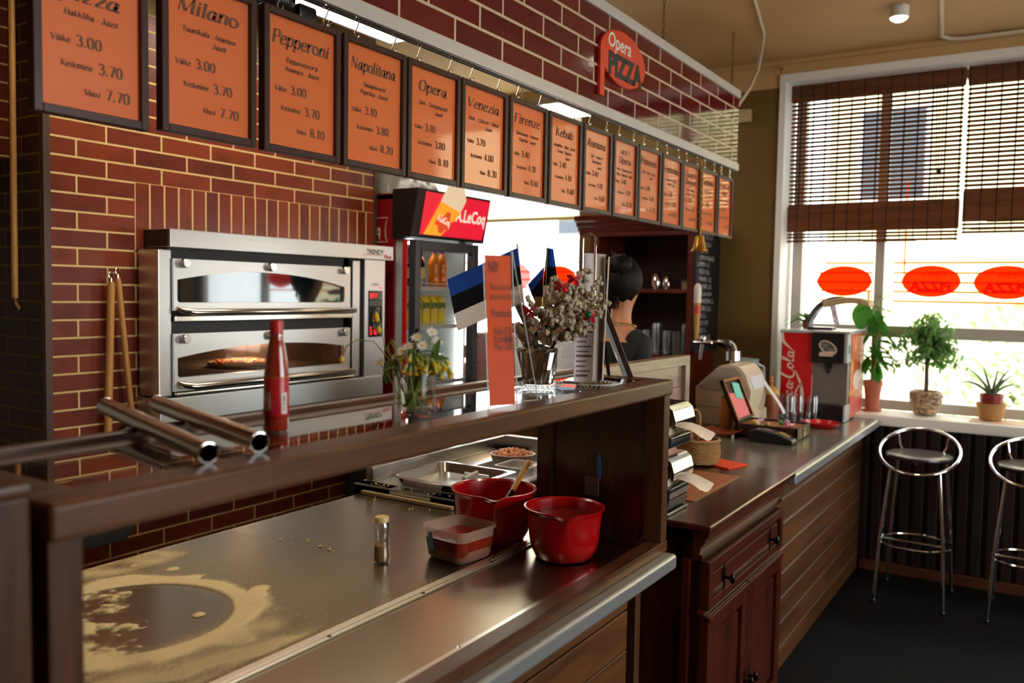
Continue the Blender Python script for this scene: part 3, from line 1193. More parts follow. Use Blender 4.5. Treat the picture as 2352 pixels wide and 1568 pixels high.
def nib_text(b, body, h, O, R, U, shear=.22, thick=.15, thin=.05, sx=1.0, align=.0, fit=None):
    """letters drawn as thin flat strips with thick and thin strokes; h = em height"""
    O, R, U = Vector(O), Vector(R), Vector(U)
    comp = {'\u00e4': ('a', 'dd'), '\u0160': ('S', 'v'), '\u0161': ('s', 'v'), '\u00f5': ('o', 'dd')}
    total = 0
    for ch in body:
        g = comp.get(ch, (ch, ''))[0]
        total += 24 if ch == ' ' else GL.get(g, (48, ''))[0]
    if fit:
        sx = fit / (total / 100 * h)
    cur = -align * total
    for ch in body:
        if ch == ' ':
            cur += 24
            continue
        g, acc = comp.get(ch, (ch, ''))
        adv, st = GL.get(g, (48, ''))
        strokes = [q.split() for q in st.split('|') if q]
        top = 84 if g.isupper() else 60
        if acc == 'dd':
            strokes += [['d', '16', '60'], ['d', '34', '60']]
        if acc == 'v':
            m = adv / 2
            strokes += [['q', str(m - 12), str(top + 6), str(m), str(top - 6)], ['q', str(m), str(top - 6), str(m + 12), str(top + 6)]]

        def place(x, y):
            return O + R * ((cur + x + y * shear) / 100 * h * sx) + U * (y / 100 * h)
        for q in strokes:
            kd, nums = q[0], [float(t) for t in q[1:]]
            pts = [(nums[i], nums[i + 1]) for i in range(0, len(nums), 2)]
            if kd == 'd':
                x, y = pts[0]
                r = 7.2
                vs = [place(x + r * math.cos(a * PI / 4), y + r * math.sin(a * PI / 4)) for a in range(8)]
                b.add(vs, [tuple(range(8))])
                continue
            if kd == 's':
                for (x, y) in pts:
                    b.add([place(x - 9, y - 1.8), place(x + 9, y - 1.8), place(x + 9, y + 1.8), place(x - 9, y + 1.8)], [(0, 1, 2, 3)])
            if kd == 'c':
                P = [pts[0]] + pts + [pts[-1]]
                if pts[0] == pts[-1]:
                    P = [pts[-2]] + pts + [pts[1]]
                out = []
                for i in range(1, len(P) - 2):
                    for k in range(4):
                        t = k / 4
                        out.append(tuple(.5 * (2 * P[i][d] + (P[i + 1][d] - P[i - 1][d]) * t + (2 * P[i - 1][d] - 5 * P[i][d] + 4 * P[i + 1][d] - P[i + 2][d]) * t * t + (3 * P[i][d] - P[i - 1][d] - 3 * P[i + 1][d] + P[i + 2][d]) * t ** 3) for d in (0, 1)))
                out.append(pts[-1])
                pts = out
            n = len(pts)
            vs = []
            for i in range(n):
                a, c = pts[max(0, i - 1)], pts[min(n - 1, i + 1)]
                dx, dy = c[0] - a[0], c[1] - a[1]
                L = math.hypot(dx, dy) or 1
                dx, dy = dx / L, dy / L
                wd = {'q': thin * 100, 'b': thick * 60}.get(kd, 100 * (thin + (thick - thin) * abs(dy) ** 1.4)) / 2
                nx, ny = -dy, dx
                vs += [place(pts[i][0] + nx * wd, pts[i][1] + ny * wd), place(pts[i][0] - nx * wd, pts[i][1] - ny * wd)]
            b.add(vs, [(2 * i, 2 * i + 1, 2 * i + 3, 2 * i + 2) for i in range(n - 1)])
        cur += adv
    return total / 100 * h * sx


# ---------------------------------------------------------------- fifteen framed menu signs
FRAME = mat('dark_brown_frame', rgb(66, 42, 38), .35, spec=.4)
PAPER = mat('orange_paper', rgb(230, 114, 58), .4, spec=.4, coat=.9)
INK = mat('brown_ink', rgb(108, 66, 42), .6)
HOOK = mat('steel_hook', (.8, .77, .7, 1), .15, 1.0)
MENU = [
    (('pizza',), ('Hakkliha - Juust',), '3.00', '3.70', '7.70', 'pizza'),
    (('Milano',), ('Tuunikala . Ananass', 'Juust'), '3.00', '3.70', '7.70', 'Milano'),
    (('Pepperoni',), ('Pepperonivorst', 'Ananass - Juust'), '3.00', '3.70', '8.10', 'Pepperoni'),
    (('Napolitana',), ('Salaamivorst', 'Paprika . Juust'), '3.10', '3.80', '8.20', 'Napolitana'),
    (('Opera',), ('Sink - \u0160ampinjonid', 'Juust'), '3.10', '3.80', '8.10', 'Opera alone'),
    (('Venezia',), ('Sink - Oliivid - Sibul', 'Juust'), '3.20', '4.00', '8.30', 'Venezia'),
    (('Firenze',), ('Suitsukana - Ananass', 'Paprika - Juust'), '3.40', '4.30', '8.60', 'Firenze'),
    (('Kebab',), ('Kebabliha - Sibul - Kaste', 'Tomat - Paprika', 'Juust'), '3.40', '4.10', '8.60', 'Kebab'),
    (('Romana',), ('Sink - Ananass', '\u0160ampinjonid', 'Juust'), '3.40', '4.10', '8.60', 'Romana'),
    (('HOT !', 'Opera'), ('Sink - Pepperonivorst', 'Sibul - Paprika - Juust'), '3.40', '4.20', '8.70', 'HOT ! Opera'),
    (('Primavera',), ('Sink - Sibul - Juust', 'Tomat'), '3.40', '4.20', '8.70', 'Primavera'),
    (('Vegetariana',), ('Paprika - Oliivid', 'Tomat - Juust'), '3.40', '4.20', '8.30', None),
    (('Quattro', 'Stagioni'), ('Sink - Oliivid', 'Paprika - Juust'), '3.40', '4.20', '8.70', None),
    (('Cardinale',), ('Sink - Salaami', 'Juust'), '3.40', '4.20', '8.60', None),
    (('Frutti di', 'Mare'), ('Krevetid - Tuunikala', 'Juust'), '3.40', '4.20', '8.70', None),
]
XS = [.84, 1.098, 1.362, 1.619, 1.873, 2.128, 2.397, 2.657, 2.918, 3.179, 3.427, 3.687, 3.939, 4.190, 4.448]
WS = [.228, .242, .246, .246, .246, .254, .244, .244, .242, .236, .242, .244, .24, .242, .234]
SAY = [None] * 11 + ['menu sign just right of the Primavera one', 'menu sign with a two-word heading left of the brass bell chain', 'menu sign just right of the brass bell chain', 'last menu sign at the far end of the row, by the window wall']
shook = None
for i, (heads, lines, p1, p2, p3, nm) in enumerate(MENU):
    x0, W = XS[i], WS[i]
    Zb, H = 1.916, .329
    if i == 0:
        Zb = 1.908
    lab = 'orange framed menu sign headed %s' % nm if nm else 'orange framed ' + SAY[i]
    if nm == 'pizza':
        lab = 'orange framed menu sign headed pizza, its top cut off, nearest the tiled corner'
    t = thing('menu_sign', lab, 'menu sign', (x0 + W / 2, 1.55, Zb), 'orange menu signs hanging from the fascia')
    b = MB(t)
    bw = .0165
    for (a, c, e, f) in ((x0, x0 + bw, Zb, Zb + H), (x0 + W - bw, x0 + W, Zb, Zb + H), (x0 + bw, x0 + W - bw, Zb, Zb + bw), (x0 + bw, x0 + W - bw, Zb + H - bw, Zb + H)):
        b.box(a, 1.541, e, c, 1.563, f, .0015, 1)
    b.box(x0 + .004, 1.557, Zb + .004, x0 + W - .004, 1.562, Zb + H - .004)
    b.build('frame', FRAME, t)
    pw, ph = W - 2 * bw, H - 2 * bw
    px, pz = x0 + bw, Zb + bw
    b = MB(t).box(px - .002, 1.551, pz - .002, px + pw + .002, 1.558, pz + ph + .002)
    b.build('sheet', PAPER, t, smooth=False)
    b = MB(t)
    yk = 1.5502
    at = lambda u, v: (px + u * pw, yk, pz + (1 - v) * ph)
    if len(heads) == 1:
        L = len(heads[0])
        fit = {'Pepperoni': .86, 'Napolitana': .82, 'Primavera': .82, 'Vegetariana': .86, 'Cardinale': .78}.get(heads[0], min(.8, .125 * L)) * pw
        v = .205
        if i == 0:
            v, fit = .33, .62 * pw
        nib_text(b, heads[0], .044 if i else .04, (px + (pw - fit) / 2 - .004, yk, pz + (1 - v) * ph), (1, 0, 0), (0, 0, 1), fit=fit, shear=.2)
    else:
        for k, hd in enumerate(heads):
            fit = min(.74, .115 * len(hd)) * pw
            hh = .026 if hd == 'HOT !' else .038
            if hd == 'HOT !':
                fit = .42 * pw
            nib_text(b, hd, hh, (px + (pw - fit) / 2, yk, pz + (1 - .17 - .12 * k) * ph), (1, 0, 0), (0, 0, 1), fit=fit, shear=.2)
    v0 = .335 if len(heads) == 1 else .40
    if i == 0:
        v0 = .43
    for k, ln in enumerate(lines):
        fit = min(.78, .0345 * len(ln)) * pw
        u0 = .5 - fit / pw / 2 + (.12 if k == len(lines) - 1 and len(ln) < 7 else 0)
        nib_text(b, ln, .0165, at(u0, v0 + .068 * k), (1, 0, 0), (0, 0, 1), fit=fit, shear=.22, thick=.155, thin=.07)
    for k, (wd, pr, u) in enumerate((('V\u00e4ike', p1, .10), ('Keskmine', p2, .19), ('Maxi', p3, .42))):
        v = (.57, .715, .875)[k]
        if i == 0:
            v = (.60, .745, .90)[k]
        wl = nib_text(b, wd, .0165, at(u, v), (1, 0, 0), (0, 0, 1), shear=.0, thick=.155, thin=.07, sx=.95)
        nib_text(b, pr, .030, (px + u * pw + wl + .05 * pw, yk, pz + (1 - v - .005) * ph), (1, 0, 0), (0, 0, 1), shear=.0, sx=1.02)
    b.build('lettering', INK, t, smooth=False)
    # eyelets and the two S-hooks the sign hangs from
    zt = Zb + H
    for s, side in ((.2, 'left'), (.8, 'right')):
        hx = x0 + W * s
        MB(t).tube([(hx, 1.552, zt - .004), (hx, 1.552, zt + .004)], .002, 6).build('eyelet', HOOK, t)
        who = nm if nm else ['', '', '', '', '', '', '', '', '', '', '', 'sign right of Primavera', 'sign left of the brass bell chain', 'sign right of the brass bell chain', 'last sign by the window wall'][i]
        lb = 'small steel S-hook at the %s of the %s menu sign' % (side, who) if nm else 'small steel S-hook at the %s of the %s' % (side, who)
        if shook is None:
            b = MB()
            zz = 2.297 - 2.245
            pts = []
            for k in range(13):
                a = PI * (1.15 - k / 12 * 1.25)
                pts.append((.0085 * math.cos(a), 0, zz - .0085 + .0085 * math.sin(a)))
            low = []
            for k in range(13):
                a = PI * (.1 - k / 12 * 1.25)
                low.append((.0085 * math.cos(a) - .001, 0, .0085 + .0085 * math.sin(a)))
            pts += [(.002, 0, zz * .5)] + [(-p[0], 0, p[2]) for p in low]
            b.tube(pts, .0019, 6)
            shook = b.build('s_hook', HOOK, loc=(hx, 1.5465, zt - .002))
            tag(shook, lb, 'hook', 'steel S-hooks under the fascia')
        else:
            c = shook.copy()
            COL.objects.link(c)
            c.location = (hx, 1.5465, zt - .002 if i else zt + .006)
            c['label'] = lb

# brass bell on its chain
be = thing('bell', 'small brass bell hanging on a chain among the far menu signs', 'bell', (4.165, 1.535, 1.82))
BRASS = mat('brass', rgb(176, 128, 52), .3, .9)
b = MB(be).lathe((4.165, 1.535, 1.823), [(.0001, .078), (.02, .076), (.023, .066), (.026, .04), (.033, .016), (.043, 0), (.040, -.001), (.03, .014), (.022, .04), (.018, .07), (.0001, .072)], 24)
b.build('bell_body', BRASS, be)
b = MB(be)
chain(b, 4.165, 1.535, 1.945, 2.285, .02, .005, .002)
b.build('chain', BRASS, be)
b = MB(be).tube([(4.165, 1.535, 1.90), (4.165, 1.535, 1.955)], .006, 8)
b.build('shank', BRASS, be)
b = MB(be).tube([(4.165, 1.535, 1.89), (4.165, 1.535, 1.825)], .003, 6)
b.ell((4.165, 1.535, 1.825), .008)
b.build('clapper', BRASS, be)

# ---------------------------------------------------------------- lamps
LGHT = mat('lit_diffuser', (1, 1, 1, 1), .5, emit=(1, .90, .74, 1), estr=8)
LGH2 = mat('lit_tube', (1, 1, 1, 1), .5, emit=(1, .92, .78, 1), estr=9)
la = thing('ceiling_light', 'large lit fluorescent panel over the kitchen behind the near menu signs', 'ceiling light', (2.4, 2.6, 2.8))
b = MB(la)
b.box(1.5, 2.26, 2.80, 3.26, 2.28, 2.86)
b.box(1.5, 2.80, 2.80, 3.26, 2.82, 2.86)
b.box(1.48, 2.26, 2.80, 1.5, 2.82, 2.86)
b.box(3.26, 2.26, 2.80, 3.28, 2.82, 2.86)
b.box(1.48, 2.26, 2.86, 3.28, 2.82, 2.875)
b.build('housing', WHITE, la, smooth=False)
MB(la).box(1.5, 2.28, 2.803, 3.26, 2.80, 2.812).build('diffuser', LGHT, la, smooth=False)
for x in (1.8, 2.95):
    MB(la).tube([(x, 2.54, 2.875), (x, 2.54, 3.05)], .006, 6).build('hanger', WHITE, la)
lb_ = thing('ceiling_light', 'narrow lit fluorescent lamp above the far part of the kitchen', 'ceiling light', (4.7, 2.6, 2.75))
b = MB(lb_)
b.box(4.62, 2.05, 2.76, 4.98, 3.25, 2.80, .004)
b.build('housing', WHITE, lb_)
for x in (4.66, 4.80, 4.94):
    MB(lb_).tube([(x, 2.08, 2.748), (x, 3.22, 2.748)], .013, 10).build('tube_lamp', LGH2, lb_)
for y in (2.3, 3.0):
    MB(lb_).tube([(4.8, y, 2.8), (4.8, y, 3.05)], .006, 6).build('hanger', WHITE, lb_)

# black clip-on spotlight above the second sign
cl = thing('clip_spotlight', 'black clip-on spotlight with a looped cable above the near menu signs', 'spotlight', (1.5, 1.63, 2.3))
BLK = mat('black_plastic', rgb(22, 21, 22), .35)
b = MB(cl)
b.tube([(1.40, 1.62, 2.30), (1.47, 1.60, 2.285), (1.49, 1.595, 2.28)], [.03, .034, .022], 16)
b.build('lamp_head', BLK, cl)
b = MB(cl)
b.box(1.515, 1.59, 2.262, 1.575, 1.65, 2.298, .008)
b.tube([(1.49, 1.60, 2.285), (1.52, 1.615, 2.28)], .008, 8)
b.build('clamp', BLK, cl)
b = MB(cl).tube([(1.54, 1.62, 2.262), (1.56, 1.63, 2.235), (1.60, 1.64, 2.225), (1.64, 1.64, 2.245), (1.67, 1.64, 2.30)], .004, 8)
b.build('cable', mat('brown_cable', rgb(96, 66, 58), .4), cl)

# ceiling spotlights over the customers
DOWN = mat('lit_spot_glass', (1, 1, 1, 1), .5, emit=(1, .88, .66, 1), estr=40)
first = True
for (x, y, lab, pw_) in ((4.69, .73, 'lit ceiling spotlight near the bar window', 40), (2.45, .70, 'ceiling spotlight out of view above the middle of the counter', 45), (.7, .6, 'ceiling spotlight out of view above the near counter', 45)):
    t = thing('ceiling_spotlight', lab, 'spotlight', (x, y, 3.0), 'ceiling spotlights over the counter')
    MB(t).lathe((x, y, 2.995), [(.043, 0), (.047, .004), (.046, .055), (.03, .055)], 24).build('housing', WHITE, t)
    MB(t).lathe((x, y, 2.996), [(.0001, -.02), (.02, -.018), (.036, -.008), (.041, 0), (.041, .004)], 24).build('lamp_glass', DOWN, t)
    if first:
        MB(t).tube([(x, y, 3.03), (x - .05, y - .02, 3.048)], .005, 6).build('cable', WHITE, t)
    spot('spot_lamp', (x, y, 2.985), pw_, (1, .78, .5), 2.3, .8)
    first = False

# cables and conduits under the ceiling
CAB = mat('white_cable', rgb(214, 200, 176), .45)
b = MB().tube([(4.776, 1.575, 2.60), (4.80, 1.575, 2.66), (4.98, 1.56, 2.80), (5.06, 1.54, 2.92), (4.98, 1.5, 3.0), (4.75, 1.42, 3.035), (4.3, 1.33, 3.044), (3.9, 1.25, 3.045)], .009, 8)
o = b.build('cable', CAB)
tag(o, 'white cable looping from the fascia end up to the ceiling', 'cable')
b = MB().tube([(5.365, -3.2, 3.035), (5.365, .5, 3.035), (5.34, .57, 3.038), (5.28, .60, 3.04), (4.4, .51, 3.04), (3.6, .42, 3.04)], .011, 8)
o = b.build('conduit', CAB)
tag(o, 'painted cable conduit bending from the rail across the ceiling', 'conduit')
b = MB().box(5.36, 1.67, 2.69, 5.40, 1.79, 2.77, .006)
o = b.build('junction_box', mat('cream_plastic', rgb(196, 176, 136), .4), smooth=True)
tag(o, 'small cream junction box on the olive wall behind the fascia end', 'junction box')
b = MB().tube([(5.40, 1.49, 3.0), (5.37, 1.49, 3.0), (5.355, 1.49, 2.985), (5.365, 1.49, 2.965)], .004, 6)
o = b.build('wall_hook', mat('painted_hook', rgb(130, 100, 64), .5))
tag(o, 'little painted hook on the wall above the bar window', 'hook')
# ================================================================ oven in the tiled wall
def plate(outer, hole, O, U, V, d):
    """flat plate with a hole, as verts and faces; d = thickness"""
    cu = bpy.data.curves.new('plate', 'CURVE')
    cu.dimensions = '2D'
    cu.fill_mode = 'BOTH'
    cu.extrude = d / 2
    for poly in (outer, hole):
        if not poly:
            continue
        sp = cu.splines.new('POLY')
        sp.points.add(len(poly) - 1)
        for p, q in zip(sp.points, poly):
            p.co = (q[0], q[1], 0, 1)
        sp.use_cyclic_u = True
    o = bpy.data.objects.new('plate', cu)
    COL.objects.link(o)
    bpy.context.view_layer.update()
    me = bpy.data.meshes.new_from_object(o.evaluated_get(bpy.context.evaluated_depsgraph_get()))
    O, U, V = Vector(O), Vector(U), Vector(V)
    N = U.cross(V)
    vs = [O + U * v.co.x + V * v.co.y + N * v.co.z for v in me.vertices]
    fs = [tuple(p.vertices) for p in me.polygons]
    bpy.data.objects.remove(o)
    bpy.data.curves.remove(cu)
    bpy.data.meshes.remove(me)
    return vs, fs


OST = steel('oven_steel', (.74, .72, .69, 1), .38, 'x', .06)
OSTZ = steel('oven_steel_upright', (.70, .68, .66, 1), .36, 'z', .06)
OBLK = mat('oven_black', rgb(14, 13, 13), .45)
BARM = steel('warm_bar', (.70, .64, .54, 1), .2, 'x', .05)
ov = thing('pizza_oven', 'stainless double-deck pizza oven built into the tiled wall', 'oven', (2.8, 3.05, 1.05))
b = MB(ov).box(2.157, 2.985, 1.757, 3.516, 3.145, 1.83, .003)
b.build('hood', OST, ov)
b = MB(ov).box(2.15, 2.99, 1.76, 2.158, 3.145, 1.828)
b.build('hood_end', mat('hood_end_plate', rgb(70, 52, 46), .35, .7), ov, smooth=False)
b = MB(ov)
b.add(*text_shape('TRENDY', .034, (3.37, 2.984, 1.785), (1, 0, 0), (0, 0, 1), None, bold=.0008))
b.build('lettering', OBLK, ov, smooth=False)
b = MB(ov)
b.add(*text_shape('Pizza', .03, (3.465, 2.984, 1.765), (1, 0, 0), (0, 0, 1), None, shear=.35, bold=.0008))
b.box(3.28, 2.9835, 1.778, 3.43, 2.9845, 1.781)
b.build('lettering', mat('red_print', rgb(205, 40, 30), .4), ov, smooth=False)
b = MB(ov).box(2.113, 3.0, 1.158, 2.174, 3.13, 1.748, .006)
b.build('side_post', OSTZ, ov)
b = MB(ov).box(3.222, 3.0, 1.158, 3.277, 3.13, 1.748, .006)
b.build('side_post', OSTZ, ov)
b = MB(ov)
b.box(2.174, 3.03, 1.10, 3.312, 3.06, 1.18)
b.box(2.174, 3.03, 1.41, 3.312, 3.06, 1.51)
b.box(2.174, 3.03, 1.70, 3.312, 3.06, 1.757)
b.box(3.185, 3.03, 1.10, 3.225, 3.06, 1.757)
b.box(3.276, 3.02, 1.15, 3.312, 3.06, 1.757)
b.build('black_surround', OBLK, ov, smooth=False)
b = MB(ov).box(2.111, 2.99, 1.052, 3.445, 3.145, 1.152, .004)
b.build('base', OST, ov)
b = MB(ov).box(2.18, 2.985, 1.458, 3.21, 3.04, 1.482, .004)
b.build('ledge', BARM, ov)
b = MB(ov).box(2.18, 2.975, 1.158, 3.21, 3.04, 1.172, .004)
b.build('ledge', BARM, ov)


def arch(x0, x1, z0, zl, zm, zr, n=20, r=.012):
    pts = []
    for i in range(n + 1):
        t = i / n
        z = zl * (1 - t) + zr * t + (zm - (zl + zr) / 2) * 4 * t * (1 - t)
        pts.append((x0 + (x1 - x0) * t, z))
    bot = []
    for cx_, s0 in ((x1 - r, 0), (x0 + r, 1)):
        for k in range(5):
            a = -PI / 2 * k / 4 - PI / 2 * s0
            bot.append((cx_ + r * math.cos(a), z0 + r + r * math.sin(a)))
    return pts + bot


DGL = mat('dark_oven_glass', rgb(14, 22, 24), .03, spec=.9, coat=.6)
CGL = glass_sheet('oven_glass', (.92, .88, .84, 1), .8)
KNOB = steel('knob_steel', (.66, .62, .58, 1), .25, 'y', .05)
for (z0, z1, w0, wl, wm, wr, kz, hz, gm) in ((1.503, 1.712, 1.536, 1.628, 1.668, 1.612, 1.694, 1.497, DGL), (1.176, 1.410, 1.232, 1.312, 1.352, 1.322, 1.388, 1.196, CGL)):
    b = MB(ov)
    b.add(*plate([(2.175, z0), (3.192, z0), (3.192, z1), (2.175, z1)], arch(2.192, 3.15, w0, wl, wm, wr), (0, 3.0, 0), (1, 0, 0), (0, 0, 1), .022))
    d = b.build('door', OST, ov, ang=30)
    b = MB(ov).box(2.185, 3.004, w0 - .012, 3.16, 3.008, wm + .012)
    b.build('window', gm, d, smooth=False)
    for x in (2.22, 2.672, 3.14):
        MB(ov).lathe((0, 0, 0), [(.0001, 0)], 3)
        b = MB(ov)
        b.tube([(x, 2.99, kz), (x, 2.965, kz), (x, 2.962, kz)], [.0185, .0185, .016], 20)
        b.build('knob', KNOB, d)
    b = MB(ov)
    pts = [(2.20, 2.99, hz + .012), (2.215, 2.96, hz + .004), (2.245, 2.945, hz)] + [(3.17, 2.945, hz), (3.195, 2.96, hz)]
    b.tube(pts, .0135, 14)
    for x in (2.30, 3.10):
        b.tube([(x, 2.945, hz), (x, 3.0, hz - .004)], .007, 10)
    b.build('handle', BARM, d)
# lower chamber seen through its window
b = MB(ov)
b.box(2.19, 3.75, 1.12, 3.2, 3.78, 1.42)
b.box(2.19, 3.06, 1.40, 3.2, 3.78, 1.42)
b.box(2.178, 3.06, 1.12, 2.195, 3.78, 1.42)
b.box(3.195, 3.06, 1.12, 3.212, 3.78, 1.42)
b.build('chamber', mat('oven_liner', rgb(120, 92, 74), .35, .6), ov, smooth=False)
b = MB(ov).box(2.19, 3.03, 1.195, 3.2, 3.78, 1.222)
b.build('baking_stone', mat('baking_stone', rgb(112, 84, 60), .7, noise_amt=.4, nscale=14), ov, smooth=False)
b = MB(ov).box(3.12, 3.70, 1.30, 3.19, 3.745, 1.36, .006)
b.build('oven_lamp', mat('oven_lamp_glass', (1, 1, 1, 1), .4, emit=(1, .78, .5, 1), estr=60), ov)
b = MB(ov).box(3.31, 3.0, 1.15, 3.468, 3.12, 1.757, .004)
b.build('control_box', OSTZ, ov)
b = MB(ov).box(3.338, 2.995, 1.356, 3.444, 3.003, 1.596, .003)
cp = b.build('control_panel', mat('glossy_black', rgb(10, 10, 11), .12), ov)
RED = mat('red_display', rgb(60, 0, 0), .4, emit=(1, .03, .03, 1), estr=2.2)
GREY = mat('grey_print', rgb(170, 168, 166), .5)
SEG = {'0': 'abcdef', 'O': 'abcdef', 'F': 'aefg', '3': 'abgcd', '1': 'bc', '2': 'abged'}


def seven(b, s, x, z, h, y):
    w_, t = h * .55, h * .13
    for ch in s:
        R = {'a': (0, h - t, w_, h), 'd': (0, 0, w_, t), 'g': (0, h / 2 - t / 2, w_, h / 2 + t / 2), 'f': (0, h / 2, t, h), 'e': (0, 0, t, h / 2), 'b': (w_ - t, h / 2, w_, h), 'c': (w_ - t, 0, w_, h / 2)}
        for k in SEG[ch]:
            a = R[k]
            b.box(x + a[0], y - .001, z + a[1], x + a[2], y, z + a[3])
        x += w_ + h * .25


b = MB(ov)
seven(b, 'OFF', 3.345, 1.557, .026, 2.995)
seven(b, '312', 3.345, 1.368, .026, 2.995)
b.ell((3.351, 2.995, 1.405), .006, .001, .006)
b.ell((3.43, 2.9985, 1.612), .005, .002, .005)
b.build('red_display', RED, cp, smooth=False)
b = MB(ov)


def ring(b, x, z, w_, h, y, r=.0012):
    b.tube([(x - w_, y, z - h * .6), (x - w_ * .6, y, z - h), (x + w_ * .6, y, z - h), (x + w_, y, z - h * .6), (x + w_, y, z + h * .6), (x + w_ * .6, y, z + h), (x - w_ * .6, y, z + h), (x - w_, y, z + h * .6)], r, 4, True)


ring(b, 3.425, 1.572, .010, .015, 2.995)
ring(b, 3.425, 1.380, .010, .015, 2.995)
for k in range(4):
    ring(b, 3.354 + k * .024, 1.530, .008, .010, 2.995)
    if k:
        ring(b, 3.354 + k * .024, 1.413, .008, .010, 2.995)
pts = []
for k in range(24):
    a = 2 * PI * k / 24
    u, v = .012 * math.cos(a), .012 * math.sin(a) + (.03 if math.sin(a) > 0 else -.03)
    pts.append((3.392 + u * .85 + v * .5, 2.995, 1.472 + v * .85 - u * .5))
b.tube(pts, .0013, 4, True)
b.ell((3.408, 2.995, 1.500), .004, .001, .004)
b.ell((3.376, 2.995, 1.444), .004, .001, .004)
b.add(*text_shape('POWER', .016, (3.39, 2.9985, 1.622), (1, 0, 0), (0, 0, 1), None))
b.build('button_outline', GREY, cp, smooth=False)

pz = thing('pizza', 'pizza baking on a pan inside the lower oven chamber', 'pizza', (2.76, 3.30, 1.222))
b = MB(pz).lathe((2.76, 3.30, 1.222), [(.0001, 0), (.13, 0), (.152, .012), (.148, .014), (.13, .004), (.0001, .004)], 36)
b.build('pan', mat('black_pan', rgb(90, 74, 60), .4, .7), pz)
b = MB(pz).lathe((2.76, 3.30, 1.226), [(.0001, .012), (.12, .012), (.128, .018), (.138, .02), (.146, .012), (.142, 0), (.0001, 0)], 36)
b.build('crust', mat('pizza_crust', rgb(214, 160, 88), .6, noise_amt=.3, nscale=30), pz)
b = MB(pz)
rd = random.Random(3)
b.lathe((2.76, 3.30, 1.236), [(.0001, .006), (.124, .005), (.128, 0)], 30)
for k in range(120):
    a, r = rd.random() * 2 * PI, .125 * rd.random() ** .5
    b.ell((2.76 + r * math.cos(a), 3.30 + r * math.sin(a), 1.243), rd.uniform(.007, .014), rd.uniform(.007, .014), rd.uniform(.006, .014), 7, 4)
b.build('topping', mat('pizza_topping', rgb(214, 84, 40), .5, col2=rgb(236, 186, 110), nscale=40), pz)
spot('oven_lamp_light', (2.85, 3.35, 1.39), 9, (1, .75, .5), 2.6, .8)

# two peel poles hanging on the tiles, one pole far left
POLE = wood('pale_pole', rgb(214, 156, 84), rgb(186, 122, 58), 'z', .45)


def peel(name, label, top, bot, r0, r1, hook, blade=None):
    t = thing(name, label, 'peel', bot)
    T, B_ = Vector(top), Vector(bot)
    MB(t).tube([B_, B_ + (T - B_) * .97, T], [r0, r1, r1 * .75], 14).build('pole', POLE, t)
    b = MB(t)
    pts = [T + Vector((0, 0, -.01)), T + Vector((0, 0, .012))]
    for k in range(9):
        a = -PI * .5 + k / 8 * PI * 1.4
        pts.append(T + Vector((-.012 * math.cos(a) * hook, 0, .026 + .012 * math.sin(a))))
    b.tube(pts, .0022, 6)
    b.build('hook', HOOK, t)
    if blade:
        c, w_, h = blade
        b = MB(t)
        b.prism([(c[0] - w_, c[2]), (c[0] - w_, c[2] - h * .8), (c[0] - w_ * .6, c[2] - h), (c[0] + w_ * .6, c[2] - h), (c[0] + w_, c[2] - h * .8), (c[0] + w_, c[2]), (c[0] + w_ * .3, c[2] + .05), (c[0] - w_ * .3, c[2] + .05)], (0, .003, 0), (0, c[1], 0))
        b.build('blade', STEELB, t)
    return t


peel('pizza_peel', 'thicker hanging wooden pole, left of the pair beside the oven', (1.984, 3.11, 1.615), (1.965, 3.115, .97), .0155, .014, 1, ((1.965, 3.125, .92), .14, .34))
peel('pizza_peel', 'thinner hanging wooden pole, right of the pair and slanting towards the oven', (2.006, 3.10, 1.63), (2.063, 3.10, 1.06), .012, .011, 1, ((2.085, 3.105, 1.0), .10, .30))
b = MB().tube([(1.996, 3.148, 1.648), (1.996, 3.11, 1.648), (1.997, 3.105, 1.668)], .003, 6)
o = b.build('wall_hook', HOOK)
tag(o, 'screw hook in the tiles that holds the two peel poles', 'hook')
t = thing('wooden_pole', 'long wooden pole hanging in the dark far left beside the tile corner', 'pole', (1.69, 3.25, 1.545))
MB(t).tube([(1.695, 3.25, 2.98), (1.69, 3.25, 1.548), (1.69, 3.25, 1.545)], [.0115, .0115, .009], 14).build('shaft', POLE, t)
MB(t).tube([(1.69, 3.25, 1.548), (1.692, 3.25, 1.525), (1.702, 3.245, 1.505), (1.708, 3.25, 1.512), (1.698, 3.255, 1.53), (1.691, 3.25, 1.546)], .0028, 6).build('string_loop', mat('tan_string', rgb(176, 128, 70), .8), t)
MB(t).tube([(1.695, 3.25, 2.97), (1.695, 3.25, 3.05)], .003, 6).build('hook', HOOK, t)

# ================================================================ drinks fridge
fr = thing('drinks_fridge', 'tall red and black glass-door drinks fridge with a lit beer header', 'fridge', (3.9, 3.2, 0))
FRED = mat('fridge_red', rgb(126, 8, 16), .35)
FBLK = mat('fridge_black', rgb(16, 15, 16), .35)
FGRY = mat('fridge_grey', rgb(70, 68, 72), .35, .4)
b = MB(fr)
b.box(3.585, 3.04, .08, 3.60, 3.52, 2.12, .002)
b.box(4.20, 3.04, .08, 4.215, 3.52, 2.12, .002)
b.box(3.585, 3.5, .08, 4.215, 3.53, 2.12, .002)
b.box(3.585, 2.985, 2.09, 4.215, 3.53, 2.125, .002)
b.build('cabinet_shell', FRED, fr)
b = MB(fr)
b.box(3.60, 2.95, .08, 4.20, 3.5, .14)
b.box(3.60, 2.95, 1.88, 4.20, 3.5, 1.90)
b.build('frame', FBLK, fr, smooth=False)
for x in (3.64, 4.16):
    for y in (3.0, 3.48):
        MB(fr).cyl((x, y, 0), (x, y, .08), .02, n=12).build('foot', FBLK, fr)
b = MB(fr)
